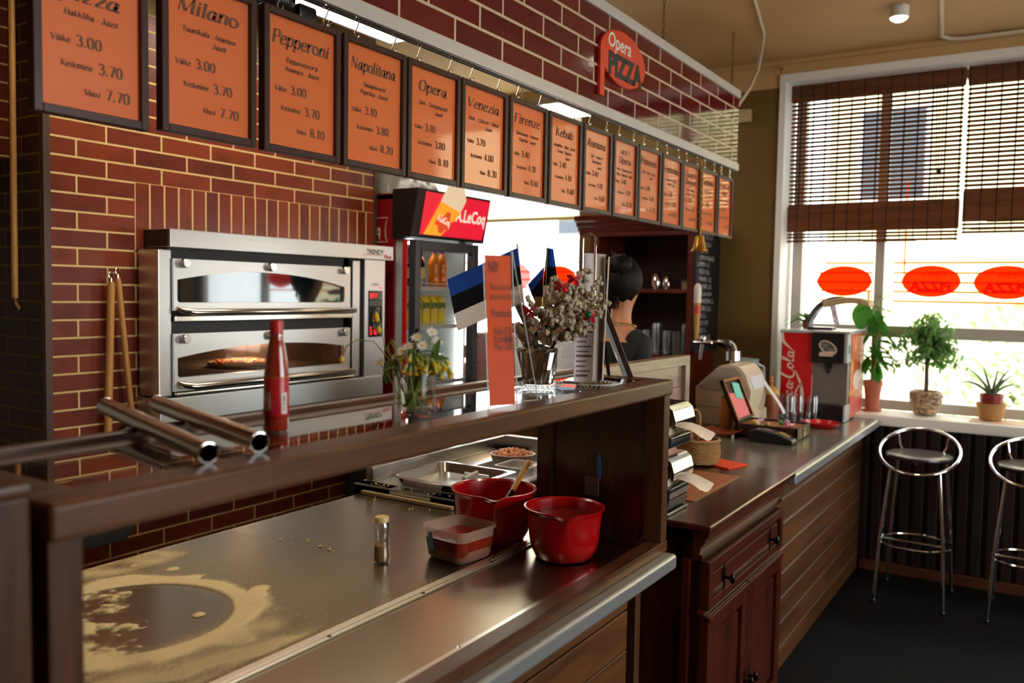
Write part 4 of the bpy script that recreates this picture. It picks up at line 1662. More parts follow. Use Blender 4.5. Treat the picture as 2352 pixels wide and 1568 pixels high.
b.box(3.604, 3.47, .14, 4.196, 3.498, 1.88)
b.box(3.604, 3.0, .14, 3.622, 3.47, 1.88)
b.box(4.178, 3.0, .14, 4.196, 3.47, 1.88)
b.build('liner', mat('fridge_liner', rgb(190, 196, 196), .5), fr, smooth=False)
# lit header
b = MB(fr)
b.prism([(2.865, 2.145), (3.045, 2.145), (3.045, 1.885), (2.915, 1.885)], (.69, 0, 0), (3.57, 0, 0), (0, 1, 0), (0, 0, 1), .006)
hd = b.build('header', FBLK, fr)
hz = lambda z: 2.865 + (2.145 - z) / .26 * .05 - .004
HRED = mat('lit_red_panel', rgb(200, 20, 44), .3, emit=(.75, .012, .035, 1), estr=1.0)
b = MB(fr)
b.quad((3.635, hz(1.905), 1.905), (4.225, hz(1.905), 1.905), (4.248, hz(2.13), 2.13), (3.635, hz(2.13), 2.13))
b.build('lit_panel', HRED, hd, smooth=False)
hzz = lambda z, d=.003: hz(z) - d
b = MB(fr)
b.add(*text_shape('A.LeCoq', .096, (4.075, 0, 0), (1, 0, 0), (0, 0, 1), None, bold=.0018, sx=.84))
b.v = [Vector((v.x, hzz(v.z + 2.0 + WL[fr.name].z) - WL[fr.name].y + 0, v.z + 1.995)) for v in b.v]
b.build('lettering', mat('lit_white_letters', rgb(250, 240, 214), .4, emit=(1, .9, .7, 1), estr=.8), hd, smooth=False)
# the printed glass of beer standing over the header edge
gl = lambda u, z: (3.66 + u * .34 + (z - 1.905) * .42, hzz(z, .006), z)
b = MB(fr)
b.add([gl(0, 1.905), gl(.46, 1.905), gl(.70, 2.03), gl(.72, 2.045), gl(.09, 2.09), gl(.05, 2.0)], [(0, 1, 2, 3, 4, 5)])
b.build('beer_print', mat('lit_beer', rgb(240, 150, 20), .4, emit=(1, .36, .02, 1), estr=.9), hd, smooth=False)
b = MB(fr)
b.add([gl(.09, 2.09), gl(.72, 2.045), gl(.74, 2.11), gl(.60, 2.17), gl(.40, 2.20), gl(.17, 2.21), gl(.10, 2.19)], [(0, 1, 2, 3, 4, 5, 6)])
b.build('foam_print', mat('lit_foam', rgb(238, 208, 168), .5, emit=(1, .75, .48, 1), estr=.65), hd, smooth=False)
b = MB(fr)
gq = lambda u, z: (3.66 + u * .34 + (z - 1.905) * .42, hzz(z, .008), z)
b.add([gq(.16, 1.965), gq(.60, 1.935), gq(.60, 1.985), gq(.52, 1.99), gq(.47, 2.035), gq(.36, 2.04), gq(.30, 2.005), gq(.16, 2.02)], [(0, 1, 2, 3, 4, 5, 6, 7)])
b.add([gq(.26, 1.958), gq(.50, 1.942), gq(.44, 1.918), gq(.34, 1.922)], [(0, 1, 2, 3)])
b.build('emblem', mat('orange_emblem', rgb(226, 70, 30), .4, emit=(.8, .08, .02, 1), estr=.7), hd, smooth=False)
b = MB(fr)
vs, fs = text_shape('A.LeCoq', .05, (0, 0, 0), (1, 0, 0), (0, 0, 1), None, bold=.0012, sx=.72)
b.add([(3.815 + v.x * .9, hzz(1.975 + v.z - v.x * .22, .0095), 1.975 + v.z - v.x * .22) for v in vs], fs)
b.build('lettering', mat('lit_white_letters', rgb(250, 240, 214), .4, emit=(1, .9, .7, 1), estr=.8), hd, smooth=False)
# emblem outline and lettering on the left side
b = MB(fr)
E_ = [(3.085, 1.993), (3.10, 1.96), (3.103, 1.925), (3.10, 1.89), (3.088, 1.862), (3.42, 1.862), (3.405, 1.925), (3.42, 1.993), (3.31, 1.993), (3.27, 2.03), (3.23, 2.03), (3.19, 1.993)]
b.tube([(3.584, y, z) for y, z in E_], .0022, 5, True)
b.build('emblem', mat('cream_print', rgb(206, 176, 140), .5), fr)
b = MB(fr)
b.add(*text_shape('A.LeCoq', .085, (3.583, 3.25, 1.90), (0, -1, 0), (0, 0, 1), None, bold=.002, sx=.74))
b.build('lettering', mat('cream_print', rgb(206, 176, 140), .5), fr, smooth=False)
# glass door
b = MB(fr)
for (x0, z0, x1, z1) in ((3.597, .14, 3.645, 1.875), (4.13, .14, 4.19, 1.875), (3.645, .14, 4.13, .20), (3.645, 1.82, 4.13, 1.875)):
    b.box(x0, 2.90, z0, x1, 2.948, z1, .006)
dr = b.build('door', FGRY, fr)
MB(fr).box(3.64, 2.92, .19, 4.135, 2.926, 1.83).build('glass', CGL, dr, smooth=False)
MB(fr).box(3.605, 2.885, .9, 3.622, 2.905, 1.4, .005).build('handle', FBLK, dr)
MB(fr).box(3.588, 2.955, .1, 3.599, 2.985, 1.875, .003).build('red_edge', mat('bright_red_edge', rgb(210, 30, 30), .3), fr)
LED = mat('lit_fridge_strip', (1, 1, 1, 1), .5, emit=(.9, 1, 1, 1), estr=14)
MB(fr).box(3.66, 3.0, 1.855, 4.12, 3.03, 1.868, .003).build('light_strip', LED, fr)
MB(fr).box(4.135, 3.0, .25, 4.165, 3.03, 1.45, .004).build('light_strip', LED, fr)
WIRE = mat('white_wire', rgb(200, 204, 204), .35)
for z in (1.62, 1.405, 1.085, .7, .35):
    b = MB(fr)
    b.box(3.625, 2.975, z - .02, 4.17, 2.979, z + .004)
    b.tube([(3.625, 2.97, z + .02), (4.17, 2.97, z + .02)], .003, 6)
    for k in range(19):
        x = 3.635 + k * .0295
        b.tube([(x, 2.975, z), (x, 3.46, z)], .002, 4)
    b.build('shelf', WIRE, fr)

# what stands in the fridge: each bottle and carton its own thing
CAPS = {'blue': mat('blue_cap', rgb(30, 40, 130), .35), 'black': mat('black_cap', rgb(26, 26, 28), .35), 'yellow': mat('yellow_cap', rgb(230, 196, 40), .4)}
BROWNG = mat('brown_bottle', rgb(34, 14, 8), .1, spec=.6)
SODA = mat('orange_soda', rgb(232, 128, 18), .15, spec=.6, emit=(.5, .14, .005, 1), estr=.0)
YCART = mat('yellow_carton', rgb(236, 216, 50), .4)
YLAB = mat('bottle_label', rgb(230, 204, 120), .5)


def pbottle(name, label, x, y, z, h, r, m, cap, lab=None, group=None, slim=False):
    t = thing(name, label, 'bottle', (x, y, z), group)
    s = h
    if slim:
        pr = [(.0001, 0), (r, 0), (r, .55 * s), (r * .85, .62 * s), (r * .42, .72 * s), (r * .38, .95 * s), (.0001, .95 * s)]
    else:
        pr = [(.0001, 0), (r * .9, 0), (r, .03 * s), (r, .3 * s), (r * .84, .4 * s), (r, .52 * s), (r, .66 * s), (r * .7, .80 * s), (r * .36, .88 * s), (r * .36, .95 * s), (.0001, .95 * s)]
    MB(t).lathe((x, y, z), pr, 18).build('body', m, t)
    MB(t).lathe((x, y, z), [(.0001, .93 * s), (r * .44, .93 * s), (r * .44, s), (.0001, s)], 14).build('cap', CAPS[cap], t)
    if lab:
        MB(t).lathe((x, y, z), [(r * 1.02, .2 * s), (r * 1.02, .48 * s)], 18).build('label', lab, t)
    return t


pbottle('beer_bottle', 'dark brown beer bottle, leftmost on the top shelf of the drinks fridge', 3.685, 3.02, 1.626, .21, .028, BROWNG, 'black', YLAB, 'dark bottles in the fridge', True)
pbottle('beer_bottle', 'dark brown beer bottle with a pale label, second from left on the top fridge shelf', 3.76, 3.0, 1.626, .215, .028, BROWNG, 'black', YLAB, 'dark bottles in the fridge', True)
for k, (x, y, cp_, nm) in enumerate(((3.825, 3.06, 'black', 'half hidden by a beer bottle'), (3.885, 3.0, 'blue', 'the left one with a blue cap'), (3.957, 3.0, 'blue', 'in front, rightmost on its shelf'), (3.90, 3.13, 'black', 'in the second row of the shelf'))):
    pbottle('soda_bottle', 'orange soda bottle on the top fridge shelf, ' + nm, x, y, 1.626, .205, .033, SODA, cp_, None, 'orange soda bottles')
for k, x in enumerate((3.66, 3.735, 3.81, 3.885, 3.955)):
    nm = ('leftmost', 'second from left, with a red dot', 'middle', 'second from right', 'rightmost')[k]
    t = thing('juice_carton', 'yellow juice carton on the second fridge shelf, %s' % nm, 'carton', (x, 3.02, 1.411), 'yellow juice cartons')
    b = MB(t)
    b.box(x - .031, 2.99, 1.411, x + .031, 3.052, 1.535, .003)
    b.prism([(-.031, 1.535), (.031, 1.535), (.031, 1.545), (.006, 1.572), (-.006, 1.572), (-.031, 1.545)], (.05, 0, 0), (x - .025, 3.021, 0), (0, 1, 0), (0, 0, 1))
    b.build('box', YCART, t)
    MB(t).box(x - .0305, 2.988, 1.50, x + .0305, 2.9905, 1.535).build('green_band', mat('leafy_print', rgb(110, 140, 60), .5, noise_amt=.5, nscale=60), t, smooth=False)
    MB(t).prism([(.016 * math.cos(a * PI / 8), .016 * math.sin(a * PI / 8)) for a in range(16)], (0, .001, 0), (x, 2.987, 1.49), (1, 0, 0), (0, 0, 1)).build('disc_print', mat('pale_print', rgb(230, 210, 150), .5) if k != 1 else mat('red_dot', rgb(200, 40, 30), .5), t, smooth=False)
    MB(t).lathe((x + .0, 3.008, 1.556), [(.0001, .02), (.011, .02), (.012, 0), (.0001, 0)], 12).build('cap', CAPS['yellow'], t)
for k, (x, m, nm) in enumerate(((3.86, mat('white_can', rgb(226, 224, 214), .35), 'white can on the third fridge shelf beside a teal one'), (3.94, mat('teal_can', rgb(70, 150, 160), .35), 'teal can on the third fridge shelf'))):
    t = thing('drink_can', nm, 'can', (x, 3.0, 1.09))
    MB(t).lathe((x, 3.0, 1.09), [(.0001, .002), (.024, 0), (.032, .006), (.032, .135), (.027, .145), (.0001, .143)], 20).build('body', m, t)
    MB(t).lathe((x, 3.0, 1.09), [(.0001, .144), (.025, .146), (.027, .150), (.0275, .146)], 20).build('rim', CHROME, t)

# grey plastic-wrapped bundle on the fridge
b = MB()
rd = random.Random(11)
b.grid(lambda u, v: (3.63 + .50 * u, 3.12 + .25 * v, 2.125 + .15 * (1 - abs(2 * v - 1) ** 4) ** .5 * (1 - abs(2 * u - 1) ** 6) ** .5 + .022 * noise.noise(Vector((u * 9, v * 5 + u * 6, 2.2)))), 36, 20)
o = b.build('wrapped_bundle', mat('grey_plastic_wrap', rgb(150, 146, 138), .22, spec=.8), loc=None)
tag(o, 'grey bundle wrapped in crinkled plastic lying on the drinks fridge', 'bundle')

# ================================================================ roller blind and bamboo blinds
t = thing('roller_blind', 'white roller blind over the top of the kitchen window', 'blind', (5.53, 3.7, 2.15))
MB(t).box(5.53, 2.86, 2.15, 5.532, 4.6, 2.95).build('cloth', film('white_blind_cloth', (.92, .90, .84, 1), .85, .02), t, smooth=False)
MB(t).tube([(5.531, 2.86, 2.148), (5.531, 4.6, 2.148)], .014, 10).build('bottom_bar', mat('cream_bar', rgb(214, 196, 120), .4), t)
MB(t).tube([(5.535, 2.85, 2.965), (5.535, 4.62, 2.965)], .028, 16).build('roller', WHITE, t)
BAM = wood('bamboo_slat', rgb(124, 70, 34), rgb(80, 42, 20), 'y', .55)
BTH = mat('blind_thread', rgb(40, 22, 14), .8)


def bamboo(label, y0, y1, ztop, zf1, zf0, zbot, cordy):
    t = thing('bamboo_blind', label, 'blind', (5.53, (y0 + y1) / 2, zbot), 'brown bamboo blinds')
    rd = random.Random(int(y0 * 100) + 5)
    p = .0258
    b = MB(t)
    z = ztop - .11
    while z > zf1:
        b.box(5.545, y0, z - .0086, 5.549, y1, z + .0086, .0015, 1)
        z -= p
    b.build('slats', BAM, t)
    b = MB(t)
    z = ztop
    k = 0
    while z > ztop - .105:
        b.box(5.522, y0 - .01, z - .0125, 5.527, y1, z + .0002, .0015, 1)
        z -= .0128
    b.build('valance', BAM, t)
    b = MB(t)
    z = zf1
    while z > zf0:
        b.box(5.515, y0 - .005, z - .0125, 5.520, y1, z + .0002, .0015, 1)
        b.box(5.53, y0, z - .0105, 5.534, y1, z, .0015, 1)
        z -= .0128
    z = zf0
    while z > zbot:
        g = rd.uniform(-.002, .002)
        b.box(5.53, y0, z - .0148 + g, 5.535, y1, z + g, .0015, 1)
        if rd.random() < .45:
            b.box(5.524, y0 + .3 * rd.random() * (y1 - y0), z - .02, 5.528, y1 - .5 * rd.random() * (y1 - y0), z - .012, .0015, 1)
        z -= .0215
    b.build('folded_slats', BAM, t)
    b = MB(t)
    n = max(3, int((y1 - y0) / .075))
    for k in range(n + 1):
        y = y0 + .012 + (y1 - y0 - .024) * k / n
        b.box(5.5415, y - .004, zf1, 5.5445, y + .004, ztop - .1)
        b.box(5.5125, y - .0025, zf0, 5.5145, y + .0025, zf1)
        b.box(5.5265, y - .0028, zbot, 5.529, y + .0028, zf0)
        b.box(5.5185, y - .002, ztop - .105, 5.5215, y + .002, ztop)
    b.build('weave_threads', BTH, t, smooth=False)
    MB(t).box(5.53, y0, ztop - .03, 5.57, y1, ztop - .005, .003).build('headrail', BAM, t)
    if cordy:
        b = MB(t)
        for d in (0, .022, .04):
            b.tube([(5.512, cordy + d, ztop - .1), (5.512, cordy + d * .6, 2.33), (5.511, cordy + d, 2.16)], .0022, 5)
        b.ell((5.509, cordy + .01, 2.335), .008, .012, .02, 8, 6)
        b.build('pull_cord', BTH, t)


bamboo('brown bamboo blind hanging lower, the left of two at the bar window', .500, 1.49, 2.93, 2.168, 2.024, 1.938, .60)
bamboo('brown bamboo blind ending higher, at the right edge of the bar window', -.55, .482, 2.93, 2.218, 2.06, 1.978, None)

# ================================================================ behind the bar: table with pizza boxes
t = thing('kitchen_table', 'steel table behind the counter carrying stacks of pizza boxes', 'table', (4.72, 2.85, 0))
MB(t).box(4.5, 2.45, .88, 4.95, 3.3, .92, .003).build('top', STEELB, t)
for x in (4.53, 4.92):
    for y in (2.49, 3.26):
        MB(t).cyl((x, y, 0), (x, y, .88), .018, n=12).build('leg', STEELB, t)
CARD = mat('white_card', rgb(226, 222, 214), .6)
DARKC = mat('dark_slot', rgb(40, 34, 30), .7)
ORD = ['lowest', 'second from the bottom', 'third from the bottom', 'fourth from the bottom', 'fifth from the bottom', 'fifth from the top', 'fourth from the top', 'third from the top', 'second from the top', 'topmost']
pb0 = None
rd = random.Random(5)
for s, (cy_, nm) in enumerate(((3.08, 'left'), (2.68, 'right'))):
    for k in range(10):
        lab = 'white pizza box, %s of the %s stack behind the counter' % (ORD[k], nm)
        loc = (4.71 + rd.uniform(-.012, .012), cy_ + rd.uniform(-.012, .012), .9205 + k * .0415)
        rz = rd.uniform(-.03, .03)
        if pb0 is None:
            pb0 = thing('pizza_box', lab, 'pizza box', (0, 0, 0), 'white pizza boxes')
            MB(pb0).box(-.165, -.165, 0, .165, .165, .034, .002).build('box', CARD, pb0)
            b = MB(pb0)
            b.box(-.168, -.168, .026, .168, .168, .0405, .002)
            b.build('lid', CARD, pb0)
            b = MB(pb0)
            for y in (-.08, .08):
                b.box(-.1665, y - .01, .008, -.164, y + .01, .017)
            b.build('slot', DARKC, pb0, smooth=False)
            pb0.location, pb0.rotation_euler.z = loc, rz
        else:
            dup(pb0, loc, lab, rz)

# back-bar cabinet
bk = thing('back_bar_cabinet', 'dark red wooden cabinet with open shelves against the window wall', 'cabinet', (5.17, 2.2, 0))
MAHZ = wood('red_cabinet_wood', rgb(112, 38, 20), rgb(66, 18, 10), 'z', .35, coat=.2)
MAHY = wood('red_cabinet_rail', rgb(118, 42, 22), rgb(72, 20, 11), 'y', .3, coat=.25)
INS = mat('cabinet_inside', rgb(46, 14, 9), .6)
b = MB(bk)
b.box(4.96, 1.865, 0, 5.38, 1.90, 1.99)
b.box(4.96, 2.50, 0, 5.38, 2.56, 1.99)
b.build('side_panel', MAHZ, bk, smooth=False)
MB(bk).box(5.36, 1.89, 0, 5.385, 2.53, 1.99).build('back_panel', INS, bk, smooth=False)
b = MB(bk)
pf_ = [(4.955, 1.975), (4.955, 1.995), (4.935, 2.0), (4.93, 2.02), (4.91, 2.03), (4.905, 2.05), (4.88, 2.062), (4.875, 2.095), (5.385, 2.095), (5.385, 1.975)]
b.prism(pf_, (0, .80, 0), (0, 1.84, 0), (1, 0, 0), (0, 0, 1))
b.build('cornice', MAHY, bk, ang=20)
MB(bk).box(4.95, 1.89, 1.965, 4.98, 2.53, 1.985, .003).build('rail', MAHY, bk)
for z in (1.635, 1.225):
    MB(bk).box(4.965, 1.885, z - .022, 5.375, 2.53, z, .003).build('shelf', MAHY, bk)
MB(bk).box(4.955, 1.868, .06, 4.975, 2.555, 1.2, .003).build('door', MAHZ, bk)
for (y, z, r, h, nm, lab) in ((2.15, 1.635, .035, .12, 'teapot', 'shiny steel pot on the upper shelf of the dark red cabinet, the left one'), (2.075, 1.635, .03, .10, 'teapot', 'shiny steel pot on the upper shelf of the dark red cabinet, the right one')):
    t = thing(nm, lab, 'pot', (5.08, y, z), 'steel pots in the cabinet')
    MB(t).lathe((5.08, y, z), [(.0001, 0), (r * .8, 0), (r, .25 * h), (r * .85, .7 * h), (r * .5, .85 * h), (.0001, .88 * h)], 20).build('body', CHROME, t)
    MB(t).ell((5.08, y, z + .93 * h), .008, .008, .01, 10, 6).build('lid_knob', BLK, t)
    MB(t).tube([(5.08, y - r * .9, z + .75 * h), (5.08, y - r * 1.6, z + .6 * h), (5.08, y - r * 1.5, z + .3 * h), (5.08, y - r * .9, z + .2 * h)], .004, 6).build('handle', BLK, t)
t = thing('tin', 'small pale tin at the right end of the upper cabinet shelf', 'tin', (5.06, 1.94, 1.635))
MB(t).box(5.03, 1.922, 1.635, 5.09, 1.962, 1.685, .003).build('body', mat('pale_tin', rgb(180, 160, 110), .4), t)
MB(t).box(5.028, 1.92, 1.68, 5.092, 1.964, 1.695, .003).build('lid', mat('dark_tin_lid', rgb(60, 50, 40), .4), t)
GLASS = glass_sheet('drinking_glass', (.95, .96, .96, 1), 1.6, .02, .05)
gl0 = None


def tumbler(b, r0, r1, h, wall=.002):
    b.lathe((0, 0, 0), [(.0001, 0), (r0, 0), (r0 * 1.02, .003), (r1, h), (r1 - wall, h), (r0 - wall, .008), (.0001, .008)], 24)


POS = []
for i, (y, z) in enumerate(((2.33, 0), (2.26, 0), (2.19, 0), (2.12, 0), (2.05, 0), (1.985, 0), (1.925, 0))):
    POS.append((5.03, y, 1.2255))
for i, y in enumerate((2.29, 2.22, 2.15, 2.08, 2.01, 1.95)):
    POS.append((5.13, y, 1.2255))
NM = ['first', 'second', 'third', 'fourth', 'fifth', 'sixth', 'seventh']
for i, p in enumerate(POS):
    fr_ = i < 7
    lab = 'tall glass on the lower cabinet shelf, %s from the left in the %s row' % (NM[i if fr_ else i - 7], 'front' if fr_ else 'back')
    if gl0 is None:
        b = MB()
        tumbler(b, .024, .029, .15)
        gl0 = b.build('tall_glass', GLASS, loc=p)
        tag(gl0, lab, 'glass', 'glasses in the dark red cabinet')
    else:
        c = gl0.copy()
        COL.objects.link(c)
        c.location = p
        c.scale = (1, 1, 1.0 if i % 3 else 1.3)
        c['label'] = lab

# chalkboard on the end of the cabinet
ch = thing('chalkboard', 'tall black chalkboard with handwritten drinks on the end of the dark red cabinet', 'chalkboard', (5.17, 1.85, 1.25))
MB(ch).box(4.972, 1.85, 1.265, 5.375, 1.8645, 2.085).build('board', mat('slate', rgb(26, 25, 27), .5, noise_amt=.3, nscale=12), ch, smooth=False)
b = MB(ch)
for (a, c, e, f) in ((4.962, 4.976, 1.25, 2.095), (5.37, 5.384, 1.25, 2.095)):
    b.box(a, 1.843, e, c, 1.8645, f, .002)
b.box(4.962, 1.843, 1.25, 5.384, 1.8645, 1.265, .002)
b.box(4.962, 1.843, 2.082, 5.384, 1.8645, 2.095, .002)
b.build('frame', mat('blue_black_frame', rgb(40, 42, 48), .35), ch)
b = MB(ch)
LN = [(2.045, 'JOOGID'), (1.995, 'KOHV 0,7'), (1.95, 'LATTE 1,5'), (1.905, 'ESPRESSO'), (1.865, 'TEE 0,6'), (1.82, 'LIMONAAD'), (1.78, 'LIMPS 0,5'), (1.735, 'VESI 0,5L'), (1.69, 'MAHL 0,2'), (1.645, 'JAANIK 1,5'), (1.60, 'COLA 4,50'), (1.555, 'CARISMA 2,-'), (1.51, 'SIIDER 2 LL'), (1.465, 'GIN 2,-'), (1.42, 'OLU 0,5'), (1.375, 'KALI 1,-'), (1.33, 'MORSS 1,2')]
for k, (z, s_) in enumerate(LN):
    b.add(*text_shape(s_, .042, (5.0 + .012 * (k % 3), 1.8495, z), (1, 0, -.02), (0, 0, 1), None, shear=.12, sx=1.25, align='LEFT', bold=-.0003, res=1))
b.build('chalk_writing', mat('chalk', rgb(196, 194, 192), .8), ch, smooth=False)

# raised screen behind the cabinet
pn = thing('bar_screen', 'raised plank-clad wooden screen behind the red-brown cabinet', 'screen', (3.2, 1.42, 0))
SCRX = wood('screen_wood', rgb(168, 142, 122), rgb(128, 102, 86), 'x', .25, coat=.3)
SCRZ = wood('screen_wood_upright', rgb(168, 142, 122), rgb(128, 102, 86), 'z', .25, coat=.3)
b = MB(pn).box(2.62, 1.392, 1.287, 3.705, 1.45, 1.331, .004)
b.build('top_rail', SCRX, pn)
b = MB(pn).box(3.652, 1.392, .902, 3.705, 1.45, 1.29, .004)
b.build('end_post', SCRZ, pn)
b = MB(pn)
for k in range(4):
    z1 = 1.288 - k * .098
    b.box(2.62, 1.412, max(.904, z1 - .096), 3.655, 1.435, z1, .002, 1)
b.build('planks', SCRX, pn)
MB(pn).box(2.62, 1.40, 0, 3.40, 1.44, .906).build('base_panel', mat('dark_carcass', rgb(46, 38, 32), .6), pn, smooth=False)

# ================================================================ person behind the bar, seen from behind
ps = thing('person', 'person seen from behind the bar in a black top, dark hair pinned up, gold necklace', 'person', (4.0, 1.915, 0))
ps.rotation_euler.z = -.38
SKIN = mat('skin', rgb(206, 140, 100), .5, sss=.15)
me = bpy.data.meshes.new('body')
J = {}
vl, el, rl = [], [], []


def jn(name, p, r, par=None):
    J[name] = len(vl)
    vl.append(Vector(p) - Vector((4.0, 1.9, 0)))
    rl.append(r if isinstance(r, tuple) else (r, r))
    if par:
        el.append((J[par], J[name]))


jn('pelvis', (3.98, 1.90, .95), (.15, .12))
jn('waist', (3.98, 1.895, 1.10), (.125, .10), 'pelvis')
jn('chest', (3.99, 1.885, 1.28), (.15, .105), 'waist')
jn('upper', (4.0, 1.872, 1.385), (.11, .085), 'chest')
jn('neck0', (4.005, 1.862, 1.44), (.055, .055), 'upper')
jn('neck1', (4.015, 1.868, 1.52), (.05, .052), 'neck0')
jn('head0', (4.025, 1.875, 1.585), (.07, .075), 'neck1')
jn('head1', (4.03, 1.877, 1.65), (.085, .095), 'head0')
jn('head2', (4.03, 1.878, 1.71), (.078, .09), 'head1')
jn('head3', (4.03, 1.878, 1.75), (.045, .05), 'head2')
jn('nose', (4.135, 1.86, 1.625), (.012, .012), 'head1')
for s, sg in (('L', 1), ('R', -1)):
    jn('sh' + s, (4.0, 1.872 + sg * .14, 1.36), (.052, .052), 'upper')
    jn('el' + s, (3.93 if s == 'L' else 4.06, 1.872 + sg * (.175 if s == 'R' else .17), 1.11), (.042, .042), 'sh' + s)
    jn('wr' + s, (4.12 if s == 'L' else 4.24, 1.872 + sg * .13, 1.05), (.027, .027), 'el' + s)
    jn('palm' + s, (4.2 if s == 'L' else 4.32, 1.872 + sg * .10, 1.045), (.032, .016), 'wr' + s)
    for q in range(4):
        jn('f%d%s' % (q, s), ((4.24 if s == 'L' else 4.36), 1.872 + sg * (.075 + q * .018), 1.04), .0085, 'palm' + s)
        jn('g%d%s' % (q, s), ((4.275 if s == 'L' else 4.395) - abs(q - 1) * .006, 1.872 + sg * (.07 + q * .018), 1.02), .0075, 'f%d%s' % (q, s))
    jn('th' + s, ((4.2 if s == 'L' else 4.32), 1.872 + sg * .055, 1.03), .009, 'palm' + s)
    jn('hip' + s, (3.98, 1.90 + sg * .09, .88), (.09, .09), 'pelvis')
    jn('kn' + s, (4.0, 1.90 + sg * .10, .5), (.058, .06), 'hip' + s)
    jn('an' + s, (3.98, 1.90 + sg * .10, .09), (.038, .04), 'kn' + s)
    jn('toe' + s, (4.13, 1.90 + sg * .11, .04), (.035, .03), 'an' + s)
me.from_pydata([tuple(v) for v in vl], el, [])
bo = bpy.data.objects.new('body', me)
COL.objects.link(bo)
bo.parent = ps
me.materials.append(SKIN)
sk_ = bo.modifiers.new('Skin', 'SKIN')
lay = me.skin_vertices[0].data if me.skin_vertices else None
if lay is None:
    bpy.context.view_layer.objects.active = bo
    me.attributes.new  # noqa
if lay is not None:
    for i, r in enumerate(rl):
        lay[i].radius = r
    lay[0].use_root = True
sk_.use_smooth_shade = True
ss = bo.modifiers.new('Subdivision', 'SUBSURF')
ss.levels = ss.render_levels = 2
# clothes over the body
TOP = mat('black_cloth', rgb(18, 17, 19), .8)
b = MB(ps)


def loop_surface(b, rings, n=20, cap=True):
    vs, fs = [], []
    for (c, rx, ry) in rings:
        for j in range(n):
            a = 2 * PI * j / n
            vs.append(Vector(c) + Vector((rx * math.cos(a), ry * math.sin(a), 0)))
    for i in range(len(rings) - 1):
        for j in range(n):
            l = (j + 1) % n
            fs.append((i * n + j, i * n + l, (i + 1) * n + l, (i + 1) * n + j))
    b.add(vs, fs)


loop_surface(b, [((3.98, 1.90, .86), .165, .195), ((3.98, 1.90, .98), .165, .19), ((3.98, 1.895, 1.10), .145, .165), ((3.985, 1.885, 1.24), .155, .18), ((3.995, 1.874, 1.33), .148, .195), ((4.0, 1.872, 1.365), .138, .19)])
for sg, el_ in ((1, (3.93, 2.042, 1.13)), (-1, (4.06, 1.697, 1.11))):
    b.tube([(4.0, 1.872 + sg * .10, 1.365), (4.0, 1.872 + sg * .145, 1.352), (3.985, 1.872 + sg * .165, 1.28), Vector(el_) + Vector((0, 0, .05))], [.066, .064, .057, .052], 14)
b.build('top', TOP, ps)
b = MB(ps)
for sg in (1, -1):
    b.tube([(3.98, 1.90 + sg * .085, .93), (3.985, 1.90 + sg * .095, .72), (4.0, 1.90 + sg * .10, .5), (3.985, 1.90 + sg * .10, .1)], [.112, .10, .075, .06], 16)
b.build('trousers', mat('dark_trousers', rgb(26, 26, 32), .8), ps)
b = MB(ps)
hn = lambda p: 1 + .10 * noise.noise(p * 3.1) + .05 * noise.noise(p * 9)
b.ell((4.008, 1.872, 1.672), .104, .094, .115, 24, 16, hn)
b.ell((3.955, 1.845, 1.745), .062, .066, .055, 18, 12, hn)
b.ell((3.965, 1.905, 1.735), .055, .055, .05, 18, 12, hn)
rd = random.Random(9)
for k in range(46):
    a = rd.uniform(0, 2 * PI)
    c = Vector((3.955 + rd.uniform(-.03, .03), 1.865 + rd.uniform(-.07, .06), 1.76 + rd.uniform(-.03, .03)))
    d = Vector((rd.uniform(-.4, .3), math.cos(a), math.sin(a) * .7 + .3)).normalized() * rd.uniform(.03, .07)
    b.tube([c, c + d * .6 + Vector((-.012, 0, .008)), c + d + Vector((0, rd.uniform(-.02, .02), -.012))], [.004, .003, .001], 5)
for k in range(14):
    y = 1.84 + k * .006
    b.tube([(3.945, y, 1.59), (3.95, y + rd.uniform(-.01, .01), 1.555), (3.958, y + rd.uniform(-.015, .015), 1.525)], [.006, .004, .001], 5)
b.build('hair', mat('dark_hair', rgb(20, 13, 11), .6, spec=.25), ps)
b = MB(ps)
pts = []
for k in range(24):
    a = 2 * PI * k / 24
    pts.append((4.006 + .072 * math.cos(a), 1.862 + .072 * math.sin(a), 1.447 + .012 * math.cos(a) * -1))
b.tube(pts, .0026, 6, True)
b.build('necklace', mat('gold', rgb(226, 180, 90), .25, .9), ps)

# dark printed carton on the floor below the right end of the oven
t = thing('carton', 'dark carton with pale lettering standing low beside the drinks fridge', 'carton', (3.42, 3.04, 0))
MB(t).box(3.31, 2.95, 0, 3.52, 3.13, .69, .004).build('box', mat('dark_carton', rgb(40, 36, 34), .6), t)
b = MB(t)
b.add(*text_shape('MEHUM', .072, (3.415, 2.949, .60), (1, 0, 0), (0, 0, 1), None, sx=.62))
b.build('lettering', mat('stencil_grey', rgb(120, 112, 100), .6), t, smooth=False)
# ================================================================ on the glass shelf of the near case
RV, FV = Vector((.536, -.844, 0)), Vector((.844, .536, 0))   # along and away from the customer at the counter corner
ZT = 1.3722
TUBE = mat('polished_tube', (.74, .69, .64, 1), .09, 1.0)


